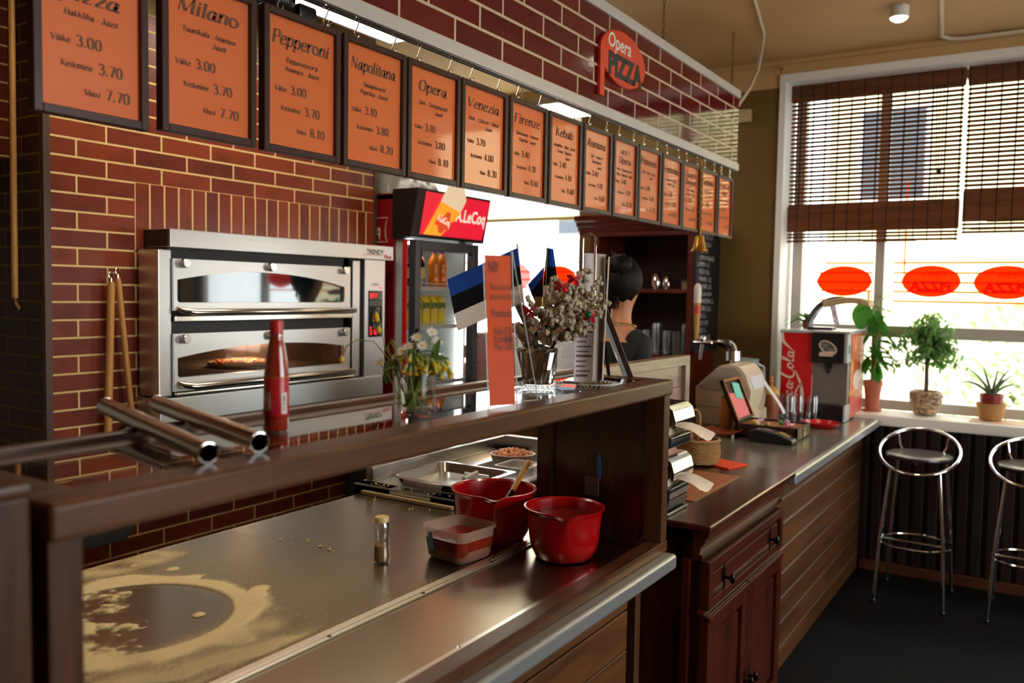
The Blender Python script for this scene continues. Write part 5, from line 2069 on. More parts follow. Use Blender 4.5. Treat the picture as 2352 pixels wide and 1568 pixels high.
def steel_tube(label, p, q, r):
    p, q = Vector(p), Vector(q)
    d = (q - p).normalized()
    t = thing('steel_tube', label, 'tube', p, 'steel tubes on the shelf')
    b = MB(t)
    b.tube([p, q], r, 32, caps=False)
    b.build('tube', TUBE, t, ang=60)
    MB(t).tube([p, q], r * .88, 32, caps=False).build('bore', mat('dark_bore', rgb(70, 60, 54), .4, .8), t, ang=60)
    b = MB(t)
    x = d.orthogonal().normalized()
    y = d.cross(x)
    for c in (p, q):
        b.tube([c + (x * math.cos(2 * PI * k / 32) + y * math.sin(2 * PI * k / 32)) * r * .95 for k in range(32)], r * .075, 6, True)
    b.build('rolled_rim', CHROME, t)
    return t


steel_tube('polished steel tube lying on the shelf, the left one with a dark open end', (.716, .915, ZT + .0145), (.836, 1.33, ZT + .0275), .0138)
steel_tube('polished steel tube lying on the shelf, the right one beside the sauce bottle', (.806, .922, ZT + .0150), (.905, 1.29, ZT + .0280), .0142)

# small curved spout behind the tubes
c = Vector((1.045, 1.165, 1.383))
t = thing('metal_spout', 'small shiny curved metal spout on the back rail behind the steel tubes', 'spout', c)
MB(t).lathe(c, [(.0001, 0), (.013, 0), (.015, .004), (.012, .010), (.005, .014), (.0001, .015)], 20).build('base', CHROME, t)
MB(t).tube([c + Vector((0, 0, .010)), c + RV * .006 + Vector((0, 0, .016)), c + RV * .012 + Vector((0, 0, .025)), c + RV * .013 + Vector((0, 0, .034)), c + RV * .018 + Vector((0, 0, .037))], [.005, .0045, .0035, .0025, .0015], 8).build('spout_tip', CHROME, t)

# hot sauce bottle
BX, BY = .957, 1.055
t = thing('sauce_bottle', 'hot pepper sauce bottle with a red cap on the glass shelf', 'bottle', (BX, BY, ZT))
SAUCE = mat('red_sauce', rgb(150, 36, 20), .12, spec=.7, coat=.6)
pr = [(.0001, 0), (.0175, 0), (.0192, .003)]
for k in range(4):
    pr += [(.0195, .004 + k * .0042), (.0186, .006 + k * .0042)]
pr += [(.0195, .0215), (.0195, .088), (.0192, .093), (.0178, .104), (.0146, .126), (.0118, .143), (.0102, .150), (.0102, .156), (.0001, .156)]
MB(t).lathe((BX, BY, ZT), pr, 36).build('body', SAUCE, t)
MB(t).lathe((BX, BY, ZT), [(.0102, .1502), (.0118, .151), (.0118, .154), (.0102, .156)], 28).build('neck_ring', GLASS, t)
MB(t).lathe((BX, BY, ZT), [(.0105, .1555), (.0108, .1558), (.0108, .170), (.0098, .1765), (.0001, .177)], 28).build('cap', mat('red_cap', rgb(196, 28, 38), .35), t)
b = MB(t).lathe((BX, BY, ZT), [(.01965, .024), (.01985, .0245), (.01985, .0855), (.01965, .086)], 48)
lb_ = b.build('label', mat('red_label', rgb(186, 22, 36), .3), t)
MB(t).lathe((BX, BY, ZT), [(.0198, .0855), (.0200, .0862), (.0198, .0868)], 48).build('gold_band', mat('gold_print', rgb(170, 120, 50), .35, .5), lb_)
thc = math.atan2(-BY, -BX)


def wrap(b, vs, fs, th0, z0, r, c=None):
    c = c or (BX, BY)
    b.add([(c[0] + r * math.cos(th0 + v.x / r), c[1] + r * math.sin(th0 + v.x / r), z0 + v.z) for v in vs], fs)


b = MB(t)
for s, z, sz in (('HOT', .0545, .0135), ('PEPPER', .0445, .0135), ('SAUCE', .0345, .0135)):
    vs, fs = text_shape(s, sz, (0, 0, 0), (1, 0, 0), (0, 0, 1), None, bold=.0002, align='RIGHT')
    wrap(b, vs, fs, thc - .35, ZT + z, .0200)
b.build('lettering', mat('cream_print2', rgb(226, 200, 170), .5), lb_, smooth=False)
b = MB(t)
g = [(-.019 + .019 * i / 8, 0) for i in range(9)]
for i in range(8):
    th = [thc - 1.75 + 1.15 * (i + d) / 8 for d in (0, 1)]
    zt_, zb_ = .062 + .012 * math.sin(i * 1.3) - .004 * i / 2, .050
    b.add([(BX + .01992 * math.cos(a), BY + .01992 * math.sin(a), ZT + z) for a, z in ((th[0], zb_ + .013), (th[1], zb_ + .013), (th[1], zt_ + .012), (th[0], zt_ + .012))], [(0, 1, 2, 3)])
b.build('dark_print', mat('black_print', rgb(40, 10, 14), .4), lb_, smooth=False)
b = MB(t)
for i in range(6):
    th = [thc + .42 + .52 * (i + d) / 6 for d in (0, 1)]
    b.add([(BX + .01995 * math.cos(a), BY + .01995 * math.sin(a), ZT + z) for a, z in ((th[0], .028), (th[1], .028), (th[1], .062), (th[0], .062))], [(0, 1, 2, 3)])
bc_ = b.build('barcode', mat('white_print', rgb(232, 228, 222), .5), lb_, smooth=False)
b = MB(t)
rd = random.Random(2)
z = .031
while z < .058:
    h = rd.choice((.0005, .0008, .0014))
    for i in range(4):
        th = [thc + .50 + .30 * (i + d) / 4 for d in (0, 1)]
        b.add([(BX + .0200 * math.cos(a), BY + .0200 * math.sin(a), ZT + q) for a, q in ((th[0], z), (th[1], z), (th[1], z + h), (th[0], z + h))], [(0, 1, 2, 3)])
    z += h + rd.choice((.0006, .0009, .0012))
b.build('bars', mat('black_bars', rgb(30, 28, 34), .5), lb_, smooth=False)

# glass of wild flowers
VX, VY = 1.222, .985
t = thing('flower_glass', 'small glass of water with white daisies and yellow cowslips', 'flowers', (VX, VY, ZT))
b = MB(t).lathe((VX, VY, ZT), [(.0001, .001), (.034, 0), (.0375, .003), (.0385, .012), (.039, .090), (.0392, .092), (.0378, .092), (.0372, .014), (.030, .011), (.0001, .011)], 40)
b.build('glass', glass_sheet('vase_glass', (.96, .97, .96, 1), .4, 0, .03), t)
b = MB(t).lathe((VX, VY, ZT), [(.0001, .0125), (.0365, .0125), (.0368, .055), (.0001, .055)], 36)
b.build('water', glass_sheet('water_clear', (.94, .96, .90, 1), .25), t)
STEM = mat('green_stem', rgb(116, 140, 58), .5)
LEAFG = mat('herb_leaf', rgb(86, 124, 50), .5)
PETW = mat('white_petal', rgb(238, 236, 224), .6)
YELP = mat('yellow_petal', rgb(240, 190, 26), .5)
V0 = Vector((VX, VY, ZT))
rd = random.Random(21)


def pt(a, z, f=0):
    return V0 + RV * a + FV * f + Vector((0, 0, z))


bst, bpe, bye, ble, bca = MB(t), MB(t), MB(t), MB(t), MB(t)


def stem(p0, p1, bend=0, r=.0011, drop=None):
    m = (Vector(p0) + Vector(p1)) / 2 + Vector((0, 0, bend))
    pts = []
    for k in range(9):
        s = k / 8
        pts.append(Vector(p0) * (1 - s) ** 2 + m * 2 * s * (1 - s) + Vector(p1) * s * s)
    bst.tube(pts, r, 5)
    return pts[-1]


def daisy(p, n, r=.011):
    n = Vector(n).normalized()
    x = n.orthogonal().normalized()
    y = n.cross(x)
    for k in range(11):
        a = 2 * PI * k / 11 + rd.uniform(-.1, .1)
        d = x * math.cos(a) + y * math.sin(a) + n * .25
        bpe.leaf(Vector(p), d, n, r * rd.uniform(.85, 1.1), .0042, .15, 3)
    bye.ell(Vector(p) + n * .0008, .0026, .0026, .0022, 8, 5)


def cowslip(p, n=7):
    p = Vector(p)
    for k in range(n):
        a = 2 * PI * k / n + rd.uniform(-.3, .3)
        d = RV * math.cos(a) + FV * math.sin(a)
        q = p + d * rd.uniform(.008, .016) + Vector((0, 0, rd.uniform(-.014, -.002)))
        bst.tube([p, (p + q) / 2 + Vector((0, 0, .005)), q], .0008, 4)
        dd = (q - p).normalized() + Vector((0, 0, -.8))
        dd.normalize()
        bca.tube([q, q + dd * .006, q + dd * .012], [.0016, .0034, .0030], 7)
        bye.tube([q + dd * .011, q + dd * .016, q + dd * .0175], [.0026, .0046, .002], 7)


for (a, z, f) in ((-.012, .125, .0), (.002, .142, .015), (-.022, .118, -.005), (.014, .128, -.005), (.03, .152, .01), (.04, .135, .012), (-.062, .096, -.01), (-.035, .105, .02)):
    p1 = pt(a, z, f)
    stem(pt(a * .15 - .01, .015, f * .3), p1, .01)
    daisy(p1, RV * a * 8 - FV * .7 + Vector((0, 0, .7)), .0125)
for (a, z, f) in ((-.004, .118, -.01), (.022, .112, -.012), (.045, .108, .0), (.034, .102, -.02), (-.002, .104, -.02), (.012, .1, .02), (.052, .098, -.005)):
    p1 = pt(a, z, f)
    stem(pt(-a * .4, .015, -f * .4), p1, .008, .0016)
    cowslip(p1)
for (pts_) in (
        [pt(-.01, .02), pt(-.045, .10), pt(-.075, .134), pt(-.105, .137), pt(-.125, .124), pt(-.133, .103)],
        [pt(-.012, .02), pt(-.04, .10), pt(-.055, .125), pt(-.062, .16), pt(-.067, .180), pt(-.072, .183)],
        [pt(.0, .02), pt(-.03, .11), pt(-.045, .135), pt(-.05, .125), pt(-.045, .11)]):
    bst.tube(pts_, .0011, 5)
for p in (pt(-.133, .100), pt(-.071, .180), pt(-.07, .175), pt(-.066, .155)):
    bye.ell(p, .0052, .0052, .006, 9, 6)
    bca.ell(p + Vector((0, 0, .005)), .003, .003, .004, 8, 5)
for k in range(34):
    a = rd.uniform(-.04, .05)
    p = pt(a, rd.uniform(.07, .12), rd.uniform(-.025, .025))
    ble.leaf(p, RV * rd.uniform(-1, 1) + FV * rd.uniform(-.7, .7) + Vector((0, 0, rd.uniform(-.6, .9))), (rd.uniform(-.5, .5), rd.uniform(-.5, .5), 1), rd.uniform(.018, .036), rd.uniform(.005, .011), .3, 4)
ble.leaf(pt(-.046, .102, -.01), RV * -.1 + Vector((0, 0, -1)), -FV, .045, .014, .2, 5)
ble.leaf(pt(.03, .095, -.015), RV * .35 + Vector((0, 0, 1)), -FV, .05, .013, .1, 5)
for k in range(9):
    a = rd.uniform(-.03, .03)
    bst.tube([pt(a, .085, rd.uniform(-.02, .02)), pt(-a * .6, .014, rd.uniform(-.02, .02))], .0015, 5)
bst.build('stem', STEM, t)['kind'] = 'stuff'
bpe.build('daisy_petals', PETW, t)['kind'] = 'stuff'
bye.build('yellow_flowers', YELP, t)['kind'] = 'stuff'
bca.build('pale_calyx', mat('pale_calyx', rgb(176, 186, 92), .5), t)['kind'] = 'stuff'
ble.build('leaves', LEAFG, t)['kind'] = 'stuff'

# orange tent card in clear acrylic
A = Vector((1.376, .925, ZT))
B_ = A + RV * .056 + FV * .035
t = thing('price_card', 'tall orange price card in a clear acrylic stand, lettered NB!', 'card stand', A)
U = (B_ - A).normalized()
Wc = (B_ - A).length
back = U.cross(Vector((0, 0, 1)))
if back.y < 0:
    back = -back
top = RV * -.016 + FV * .012 + Vector((0, 0, .312))
b = MB(t)
ACR = glass_sheet('acrylic', (.98, .98, .97, 1), .06, 0, .0)
b.quad(A, B_, B_ + top, A + top)
foot = FV * .12 + RV * .045
b.quad(A + top, B_ + top, B_ + foot, A + foot)
b.build('acrylic_stand', ACR, t, smooth=False)
OCARD = mat('orange_card', rgb(232, 90, 36), .6, spec=.1, noise_amt=.12, nscale=14)
off = Vector((U.y, -U.x, 0))
if off.dot(Vector((-1, -1, 0))) < 0:
    off = -off
cpt = lambda u, v: A + U * (u * Wc) + top * v
b = MB(t).quad(cpt(.06, .02) - off * .0012, cpt(.95, .02) - off * .0012, cpt(.95, .96) - off * .0012, cpt(.06, .96) - off * .0012)
b.build('card', OCARD, t, smooth=False)
b = MB(t)
for p_, q_ in ((A + top, B_ + top), (B_ + top, B_ + foot), (A + top, A), (B_ + top, B_), (A + foot, B_ + foot)):
    b.tube([p_, q_], .0014, 6)
b.build('acrylic_edge', mat('bright_acrylic_edge', rgb(222, 222, 214), .15, alpha=.7), t)
b = MB(t)
b.quad(A + off * .0, B_ + off * .0, B_ + off * .05 - RV * .03, A + off * .05 - RV * .045)
b.build('acrylic_base', ACR, t, smooth=False)
b = MB(t)
for s, u, v, sz, al in (('NB!', .16, .855, .030, 'LEFT'), ('Kaasa ostes lisandub', .22, .745, .018, 'LEFT'), ('pizza hinnale karbi hind!', .18, .685, .018, 'LEFT'), ('Pizzakarbid', .22, .575, .022, 'LEFT'), ('V\u00e4ike', .28, .465, .021, 'LEFT'), ('0.30  \u20ac', .66, .465, .021, 'LEFT'), ('Keskmine', .28, .415, .021, 'LEFT'), ('0.30  \u20ac', .66, .415, .021, 'LEFT'), ('Maxi', .28, .365, .021, 'LEFT'), ('0.60  \u20ac', .66, .365, .021, 'LEFT')):
    sx_ = {'Kaasa ostes lisandub': .43, 'pizza hinnale karbi hind!': .42}.get(s, .5)
    b.add(*text_shape(s, sz, cpt(u, v) + off * .0002, U, top.normalized(), None, align=al, sx=sx_))
b.build('lettering', mat('dark_ink', rgb(84, 34, 18), .6), t, smooth=False)

# two little paper flags
FB, FK, FW = film('flag_blue', (.022, .075, .36, 1), .4, 0), film('flag_black', (.012, .012, .016, 1), .3, 0), film('flag_white', (.80, .74, .70, 1), .45, 0)


def flag(label, TL, TR, BR, BL, pole, seed):
    t = thing('paper_flag', label, 'flag', pole[0], 'little blue, black and white flags')
    for k, m in enumerate((FB, FK, FW)):
        def fn(u, v, k=k):
            a, c = Vector(TL).lerp(Vector(TR), u), Vector(BL).lerp(Vector(BR), u)
            p = a.lerp(c, (k + v) / 3)
            return p + FV * .006 * math.sin(u * 5 + seed)
        MB(t).grid(fn, 10, 3).build(('blue_stripe', 'black_stripe', 'white_stripe')[k], m, t)
    MB(t).tube(pole, .0022, 6).build('stick', mat('pale_stick', rgb(206, 178, 130), .5), t)


P0 = Vector((1.787, 1.058, ZT))
q = lambda a, z, f=0: P0 + RV * a + FV * f + Vector((0, 0, z))
flag('little flag spread out behind the orange card at its left', q(-.222, .256, -.02), q(-.055, .335, .0), q(-.037, .205, .0), q(-.195, .133, -.02), [q(-.012, .035, .01), q(-.038, .20, .004), q(-.056, .345, .003)], 0)
flag('little flag hanging from its upright stick above the flocked tree', q(.018, .339, .05), q(.034, .336, .05), q(.055, .205, .05), q(.007, .200, .05), [q(.012, .04, .02), q(.018, .22, .053), q(.019, .34, .053)], 2)
fl2 = [o_ for o_ in bpy.data.objects if o_.name.startswith('paper_flag')][-1]
for nm_, m_, pts_ in (('blue_fold', FB, [(.013, .293), (-.0275, .248), (-.020, .228), (.010, .268)]), ('black_fold', FK, [(.010, .268), (-.020, .228), (-.0106, .208), (.0106, .208)])):
    MB(fl2).add([q(a_, z_, .046 - .01 * (a_ < 0)) for a_, z_ in pts_], [(0, 1, 2, 3)]).build(nm_, m_, fl2, smooth=False)

# foil-wrapped pot with a flocked miniature tree
t = thing('flocked_tree', 'little snowy artificial tree with red bows in a silver foil pot', 'artificial tree', P0)
FOIL = mat('silver_foil', (.78, .77, .76, 1), .13, 1.0)


def crinkle(a, r, z):
    n = noise.noise(Vector((math.cos(a) * 2.2, math.sin(a) * 2.2, z * 16)))
    return r * (1.02 + .13 * n + .05 * math.sin(7 * a + z * 60)), z


b = MB(t).lathe(P0, [(.0001, .008), (.034, .008), (.036, .011), (.041, .045), (.0465, .085), (.0475, .094), (.045, .095), (.04, .085), (.0001, .08)], 30, crinkle)
b.build('foil_pot', FOIL, t, smooth=False)
b = MB(t)
rd = random.Random(4)
for k in range(11):
    a = 2 * PI * k / 11 + rd.uniform(-.2, .2)
    d = Vector((math.cos(a), math.sin(a), 0))
    s = d.cross(Vector((0, 0, 1)))
    L, w_ = rd.uniform(.07, .10), rd.uniform(.03, .045)
    o_ = P0 + d * .03 + Vector((0, 0, .088))

    def fn(u, v, d=d, s=s, L=L, w_=w_, o_=o_, k=k):
        return o_ + d * L * u * .8 + s * (v - .5) * w_ * (.6 + 1.5 * u) + Vector((0, 0, .06 * math.sin(u * 2.0) + .014 * math.sin(v * 9 + k) * u))
    b.grid(fn, 5, 4)
for k_ in range(5):
    b.add([q(-.008, .09, .0), q(-.062 + .012 * k_, .20 - .02 * k_, -.01 + .01 * k_), q(-.045 + .012 * k_, .215 - .016 * k_, .012)], [(0, 1, 2)])
b.build('foil_flare', FOIL, t, smooth=False)
FLOCK = mat('flocked_needles', rgb(214, 196, 172), .9, col2=rgb(150, 138, 120), nscale=160)
GRN = mat('dark_fir_green', rgb(44, 62, 46), .8)
b, bg_ = MB(t), MB(t)
tips = [(.118, .283, .02), (.098, .272, .0), (.145, .258, .02), (.164, .205, .0), (.150, .225, .02), (.131, .155, -.02), (.140, .18, -.03), (.108, .137, -.03), (.05, .255, .03), (.034, .264, .0), (.07, .245, -.03), (.015, .215, .02), (-.026, .21, .0), (-.022, .164, -.02), (-.012, .14, -.03), (.029, .127, -.05), (.065, .125, -.05), (.09, .20, -.04), (.05, .19, -.06), (.02, .18, -.05), (.11, .23, .03), (.0, .185, .04)]
c0 = q(.045, .135)
nb = 0
for (a, z, f) in tips:
    e = q(a, z, f)
    n = 9
    bg_.tube([c0, (c0 + e) / 2 + Vector((0, 0, -.006)), e], [.004, .003, .0015], 6)
    for i in range(3, n + 1):
        p = c0.lerp(e, i / n) + Vector((0, 0, -.006 * math.sin(PI * i / n)))
        for j in range(6):
            dd = Vector((rd.gauss(0, 1), rd.gauss(0, 1), rd.gauss(0, .8))).normalized()
            r = rd.uniform(.0055, .0088) * (1.2 - .5 * i / n)
            b.ell(p + dd * rd.uniform(.004, .017) * (1.3 - .75 * i / n), r, r, r * 1.1, 7, 5, lambda v_: 1 + .35 * noise.noise(v_ * 4 + Vector((nb, 0, 0))))
            nb += 1
bg_.ell(c0 + Vector((0, 0, .01)), .03, .03, .025, 12, 8)
bg_.build('branch', GRN, t)['kind'] = 'stuff'
b.build('flocked_foliage', FLOCK, t)['kind'] = 'stuff'
REDR = mat('red_ribbon', rgb(176, 16, 34), .4)
for (a, z, f) in ((.081, .262, -.03), (-.024, .185, -.03), (.121, .175, -.04), (.05, .245, -.05)):
    b = MB(t)
    c = q(a, z, f)
    for d1 in ((.8, .5), (-.8, .4), (.5, -.8), (-.9, -.5)):
        b.leaf(c, RV * d1[0] + Vector((0, 0, d1[1])), -FV, .02, .011, .4, 4)
    b.ell(c, .004)
    b.build('red_bow', REDR, t)
MB(t).ell(q(.115, .178, -.045), .0085, .0085, .0085, 14, 9).build('green_bauble', mat('green_bauble', rgb(20, 110, 70), .15, .5), t)
MB(t).box(*(q(.002, .195, -.045) - Vector((.011, .011, 0))), *(q(.002, .195, -.045) + Vector((.011, .011, .024))), .002).build('gift_box', mat('gold_foil', rgb(190, 160, 100), .2, .9), t)
MB(t).tube([q(-.085, .125, -.02), q(-.045, .14, -.02)], .0035, 7).build('red_stick', REDR, t)

# pressed-glass coasters


def coaster(label, c, r):
    t = thing('glass_coaster', label, 'coaster', c, 'clear glass coasters')
    b = MB(t)
    b.lathe(c, [(.0001, .002), (r * .8, .002), (r * .95, .006), (r, .0085), (r * .97, .0085), (r * .8, .0045), (.0001, .0045)], 40)
    b.build('plate', ACR, t)
    b = MB(t)
    for k in range(26):
        a = 2 * PI * k / 26
        d = Vector((math.cos(a), math.sin(a), 0))
        b.tube([Vector(c) + d * r * .80 + Vector((0, 0, .003)), Vector(c) + d * r * .97 + Vector((0, 0, .0075))], .002, 5)
    b.tube([Vector(c) + Vector((r * math.cos(2 * PI * k / 40), r * math.sin(2 * PI * k / 40), .0085)) for k in range(40)], .0018, 6, True)
    b.build('ribs', mat('pressed_glass', (.86, .88, .88, 1), .06, .0, spec=1.0, alpha=.55), t)


coaster('round clear glass coaster under the silver foil pot', P0 - Vector((0, 0, 0)), .062)
H0 = Vector((1.885, .965, ZT))
coaster('round clear glass coaster under the menu holder', H0 + RV * .015, .055)

# wire holder with laminated menus
t = thing('menu_holder', 'chrome wire loop stand holding white laminated menus', 'menu holder', H0)
h = lambda a, z, f=0: H0 + RV * a + FV * f + Vector((0, 0, z))
b = MB(t)
pts = [h(-.026, .009), h(-.026, .34)]
for k in range(9):
    a = PI - PI * k / 8
    pts.append(h(-.0105 + .0155 * math.cos(a), .358 + .0165 * math.sin(a)))
pts += [h(.005, .34), h(.005, .20)]
b.tube(pts, .0026, 8)
b.build('wire_loop', CHROME, t)
b = MB(t)
b.tube([h(-.026, .009), h(-.07, .010), h(-.075, .011, -.01), h(-.07, .011, -.03), h(.04, .010, -.03)], .0026, 8)
b.build('wire_foot', CHROME, t)


def sheet(nm, base_a, base_f, da, df, top_a, top_f, hgt, m, bow=.006):
    def fn(u, v):
        return h(base_a + da * u + top_a * v, .010 + hgt * v, base_f + df * u + top_f * v + bow * math.sin(PI * u))
    o = MB(t).grid(fn, 10, 10).build(nm, m, t)
    return fn


LAM = mat('laminated_sheet', rgb(178, 168, 162), .35, spec=.3, coat=.1)
LAM2 = mat('laminated_sheet_back', rgb(172, 158, 152), .35, spec=.3, coat=.1)
fn2 = sheet('menu_sheet', -.021, .0, .056, .05, .0, .02, .318, LAM2, -.008)
fn3 = sheet('menu_sheet', .030, .02, .010, .06, .012, .02, .312, LAM, .004)
fn1 = sheet('menu_sheet', -.044, -.03, .046, .0, .004, .02, .17, LAM, .006)
b = MB(t)
b.grid(lambda u, v: h(-.021 + .056 * .985 + .0035 * u - .012 * (1 - v) * 0, .010 + .318 * v, .05 + .02 * v - .004), 1, 10)
b.build('sheet_border', mat('white_border', rgb(216, 210, 204), .3), t)
b = MB(t)
for k in range(13):
    v = .93 - k * .07
    L = (.5, .75, .62, .8, .55)[k % 5]
    vs = []
    for i in range(7):
        u = .12 + L * i / 6
        for s in (0, .022 if k % 4 else .034):
            vs.append(fn1(u, v + s) - FV * .0012)
    b.add(vs, [(2 * i, 2 * i + 1, 2 * i + 3, 2 * i + 2) for i in range(6)])
b.build('print_lines', mat('menu_print', rgb(96, 60, 66), .6), t, smooth=False)

# leaning menu board seen edge-on
b0 = Vector((2.168, .985, ZT))
t = thing('table_easel', 'dark brown wooden easel board leaning behind the laminated menus, seen edge-on', 'easel', b0)
e = lambda a, z, f=0: b0 + RV * a + FV * f + Vector((0, 0, z))
DKB = wood('easel_wood', rgb(62, 34, 28), rgb(40, 20, 16), 'z', .35)
b = MB(t)
b.prism([(-.008, 0), (.008, 0), (-.082, .222), (-.098, .222)], FV * .05, b0, RV, (0, 0, 1), .002)
b.build('board', DKB, t)
b = MB(t)
b.prism([(-.0082, 0), (-.0175, .002), (-.1075, .222), (-.0985, .222)], FV * .05, b0 + FV * .0, RV, (0, 0, 1))
b.build('glass_face', mat('pale_edge', rgb(150, 160, 160), .2), t)
b = MB(t)
b.tube([e(-.09, .175, .03), e(-.065, .06, .05), e(-.055, .0, .055)], .005, 6)
b.build('back_leg', DKB, t)

# ================================================================ on the steel worktop
ZW = .9055
RBOWL = mat('red_bowl_plastic', rgb(176, 10, 16), .22, spec=.6, coat=.3)
TOMS = mat('tomato_sauce', rgb(120, 26, 14), .25, noise_amt=.35, nscale=30)


def bowl(name, label, c, rt_, rb, hgt, spout, sauce):
    t = thing(name, label, 'bowl', c, 'red mixing bowls')

    def fn(a, r, z):
        s = math.exp(-((((a - spout + PI) % (2 * PI)) - PI) / .17) ** 2) * max(0, (z / hgt - .75) * 4)
        return r + .016 * s, z - .007 * s
    b = MB(t)
    b.lathe(c, [(.0001, .004), (rb * .85, .003), (rb, 0), (rb * 1.03, .004), (rt_ * .77, .012), (rt_ * .84, .026), (rt_ * .89, hgt * .42), (rt_ * .945, hgt * .86), (rt_ * .965, hgt * .93), (rt_ * 1.02, hgt * .97), (rt_ * 1.03, hgt), (rt_ * .99, hgt * 1.005), (rt_ * .945, hgt * .97), (rt_ * .93, hgt * .86), (rt_ * .87, hgt * .42), (rt_ * .81, .03), (rb * .95, .012), (.0001, .010)], 64, fn)
    b.build('body', RBOWL, t)
    MB(t).lathe(c, [(.0001, sauce), (rt_ * (.86 + .07 * (sauce / hgt - .5) * 2), sauce), (.001, sauce - .003)], 40).build('sauce', TOMS, t)
    return t


bowl('mixing_bowl', 'red plastic bowl of tomato sauce standing by the wooden front rail', (1.962, 1.072, .9095), .104, .074, .132, 3.7, .103)
bowl('mixing_bowl', 'larger red plastic bowl with a spoon in it, behind the other red bowl', (1.995, 1.318, ZW), .118, .084, .145, 3.75, .085)
t = thing('spoon', 'wooden-handled spoon with a black neck leaning in the back red bowl', 'spoon', (1.995, 1.318, ZW))
S0, S1 = Vector((1.965, 1.275, ZW + .088)), Vector((2.172, 1.312, ZW + .190))
b = MB(t)
b.tube([S0.lerp(S1, .36), S0.lerp(S1, .5), S1], [.0075, .0085, .009], 12)
b.build('handle', POLE, t)
MB(t).tube([S0 + Vector((-.004, 0, -.006)), S0.lerp(S1, .18) + Vector((0, 0, .004)), S0.lerp(S1, .38)], [.007, .0085, .0098], 12).build('neck', mat('black_neck', rgb(30, 26, 22), .35), t)
MB(t).ell(S0 + Vector((-.02, -.01, -.014)), .024, .017, .006, 14, 8).build('bowl', CHROME, t)

# square tub of sauce
CX, CY = 1.805, 1.298


def rsq(s, r, n=5, rot=-.14, c=(CX, CY)):
    out = []
    for (sx_, sy, a0) in ((1, 1, 0), (-1, 1, PI / 2), (-1, -1, PI), (1, -1, 3 * PI / 2)):
        for k in range(n + 1):
            a = a0 + PI / 2 * k / n
            x, y = sx_ * (s - r) + r * math.cos(a), sy * (s - r) + r * math.sin(a)
            out.append((c[0] + x * math.cos(rot) - y * math.sin(rot), c[1] + x * math.sin(rot) + y * math.cos(rot)))
    return out


def rings(b, lst, cap0=True, cap1=False):
    n = len(lst[0][0])
    vs, fs = [], []
    for poly, z in lst:
        vs += [(x, y, z) for x, y in poly]
    for i in range(len(lst) - 1):
        for j in range(n):
            l = (j + 1) % n
            fs.append((i * n + j, i * n + l, (i + 1) * n + l, (i + 1) * n + j))
    if cap0:
        fs.append(tuple(range(n))[::-1])
    if cap1:
        fs.append(tuple((len(lst) - 1) * n + j for j in range(n)))
    return b.add(vs, fs)


t = thing('plastic_tub', 'clear square plastic tub half full of tomato sauce on the worktop', 'tub', (CX, CY, ZW))
TUBM = mat('cloudy_plastic', rgb(206, 176, 150), .4, alpha=.28, spec=.3)
b = MB(t)
rings(b, [(rsq(.060, .026), ZW), (rsq(.066, .028), ZW + .01), (rsq(.073, .03), ZW + .078), (rsq(.0775, .033), ZW + .08), (rsq(.0775, .033), ZW + .086), (rsq(.0735, .03), ZW + .086), (rsq(.071, .03), ZW + .076), (rsq(.064, .027), ZW + .012)])
b.build('body', TUBM, t)
b = MB(t)
rings(b, [(rsq(.0592, .0255), ZW + .0015), (rsq(.0655, .027), ZW + .0095), (rsq(.0715, .029), ZW + .058), (rsq(.060, .026), ZW + .056)], True, True)
b.build('sauce', mat('tub_sauce', rgb(146, 42, 20), .25, noise_amt=.3, nscale=25), t)
sd_ = Vector((CX - .071, CY + .03, 0))
MB(t).prism([(-.008, .03), (.008, .026), (.012, .072), (.0, .074)], (-.001, 0, 0), (CX - .067, CY + .040, ZW), (0, 1, 0), (0, 0, 1)).build('blue_sticker', mat('blue_print', rgb(90, 150, 180), .4), t)

# spice shaker
t = thing('spice_jar', 'small waisted glass jar of brown spice with a yellow lid', 'jar', (1.648, 1.43, ZW))
c = (1.648, 1.43, ZW)
MB(t).lathe(c, [(.0001, .002), (.019, 0), (.021, .003), (.0215, .02), (.0185, .055), (.0185, .065), (.0205, .09), (.0208, .097), (.017, .103), (.017, .106), (.0155, .106), (.019, .09), (.017, .06), (.0195, .02), (.019, .005), (.0001, .005)], 32).build('glass', GLASS, t)
MB(t).lathe(c, [(.0001, .006), (.0185, .006), (.0193, .02), (.0172, .044), (.0001, .044)], 28).build('spice', mat('brown_spice', rgb(166, 118, 62), .9), t)
MB(t).lathe(c, [(.0170, .1045), (.0185, .1055), (.0185, .1165), (.017, .1185), (.0001, .1185)], 28).build('lid', mat('cream_lid', rgb(216, 186, 120), .4), t)

# flour left round the spot where dough was rolled out: loose dust, one object
FLR = bpy.data.materials.new('flour')
FLR.use_nodes = True
nt = FLR.node_tree
pb = nt.nodes['Principled BSDF']
pb.inputs['Base Color'].default_value = rgb(242, 216, 164)
pb.inputs['Roughness'].default_value = .95
pb.inputs['Specular IOR Level'].default_value = .1
at_ = nt.nodes.new('ShaderNodeAttribute')
at_.attribute_name = 'cover'
tc = nt.nodes.new('ShaderNodeTexCoord')
nz = nt.nodes.new('ShaderNodeTexNoise')
nz.inputs['Scale'].default_value = 220
nz.inputs['Detail'].default_value = 3
ma = nt.nodes.new('ShaderNodeMath')
ma.operation = 'MULTIPLY_ADD'
ma.inputs[1].default_value = .8
nt.links.new(tc.outputs['Object'], nz.inputs[0])
nt.links.new(nz.outputs[0], ma.inputs[0])
sb = nt.nodes.new('ShaderNodeMath')
sb.operation = 'ADD'
sb.inputs[1].default_value = -.40
nt.links.new(at_.outputs['Fac'], sb.inputs[0])
nt.links.new(sb.outputs[0], ma.inputs[2])
ma.use_clamp = True
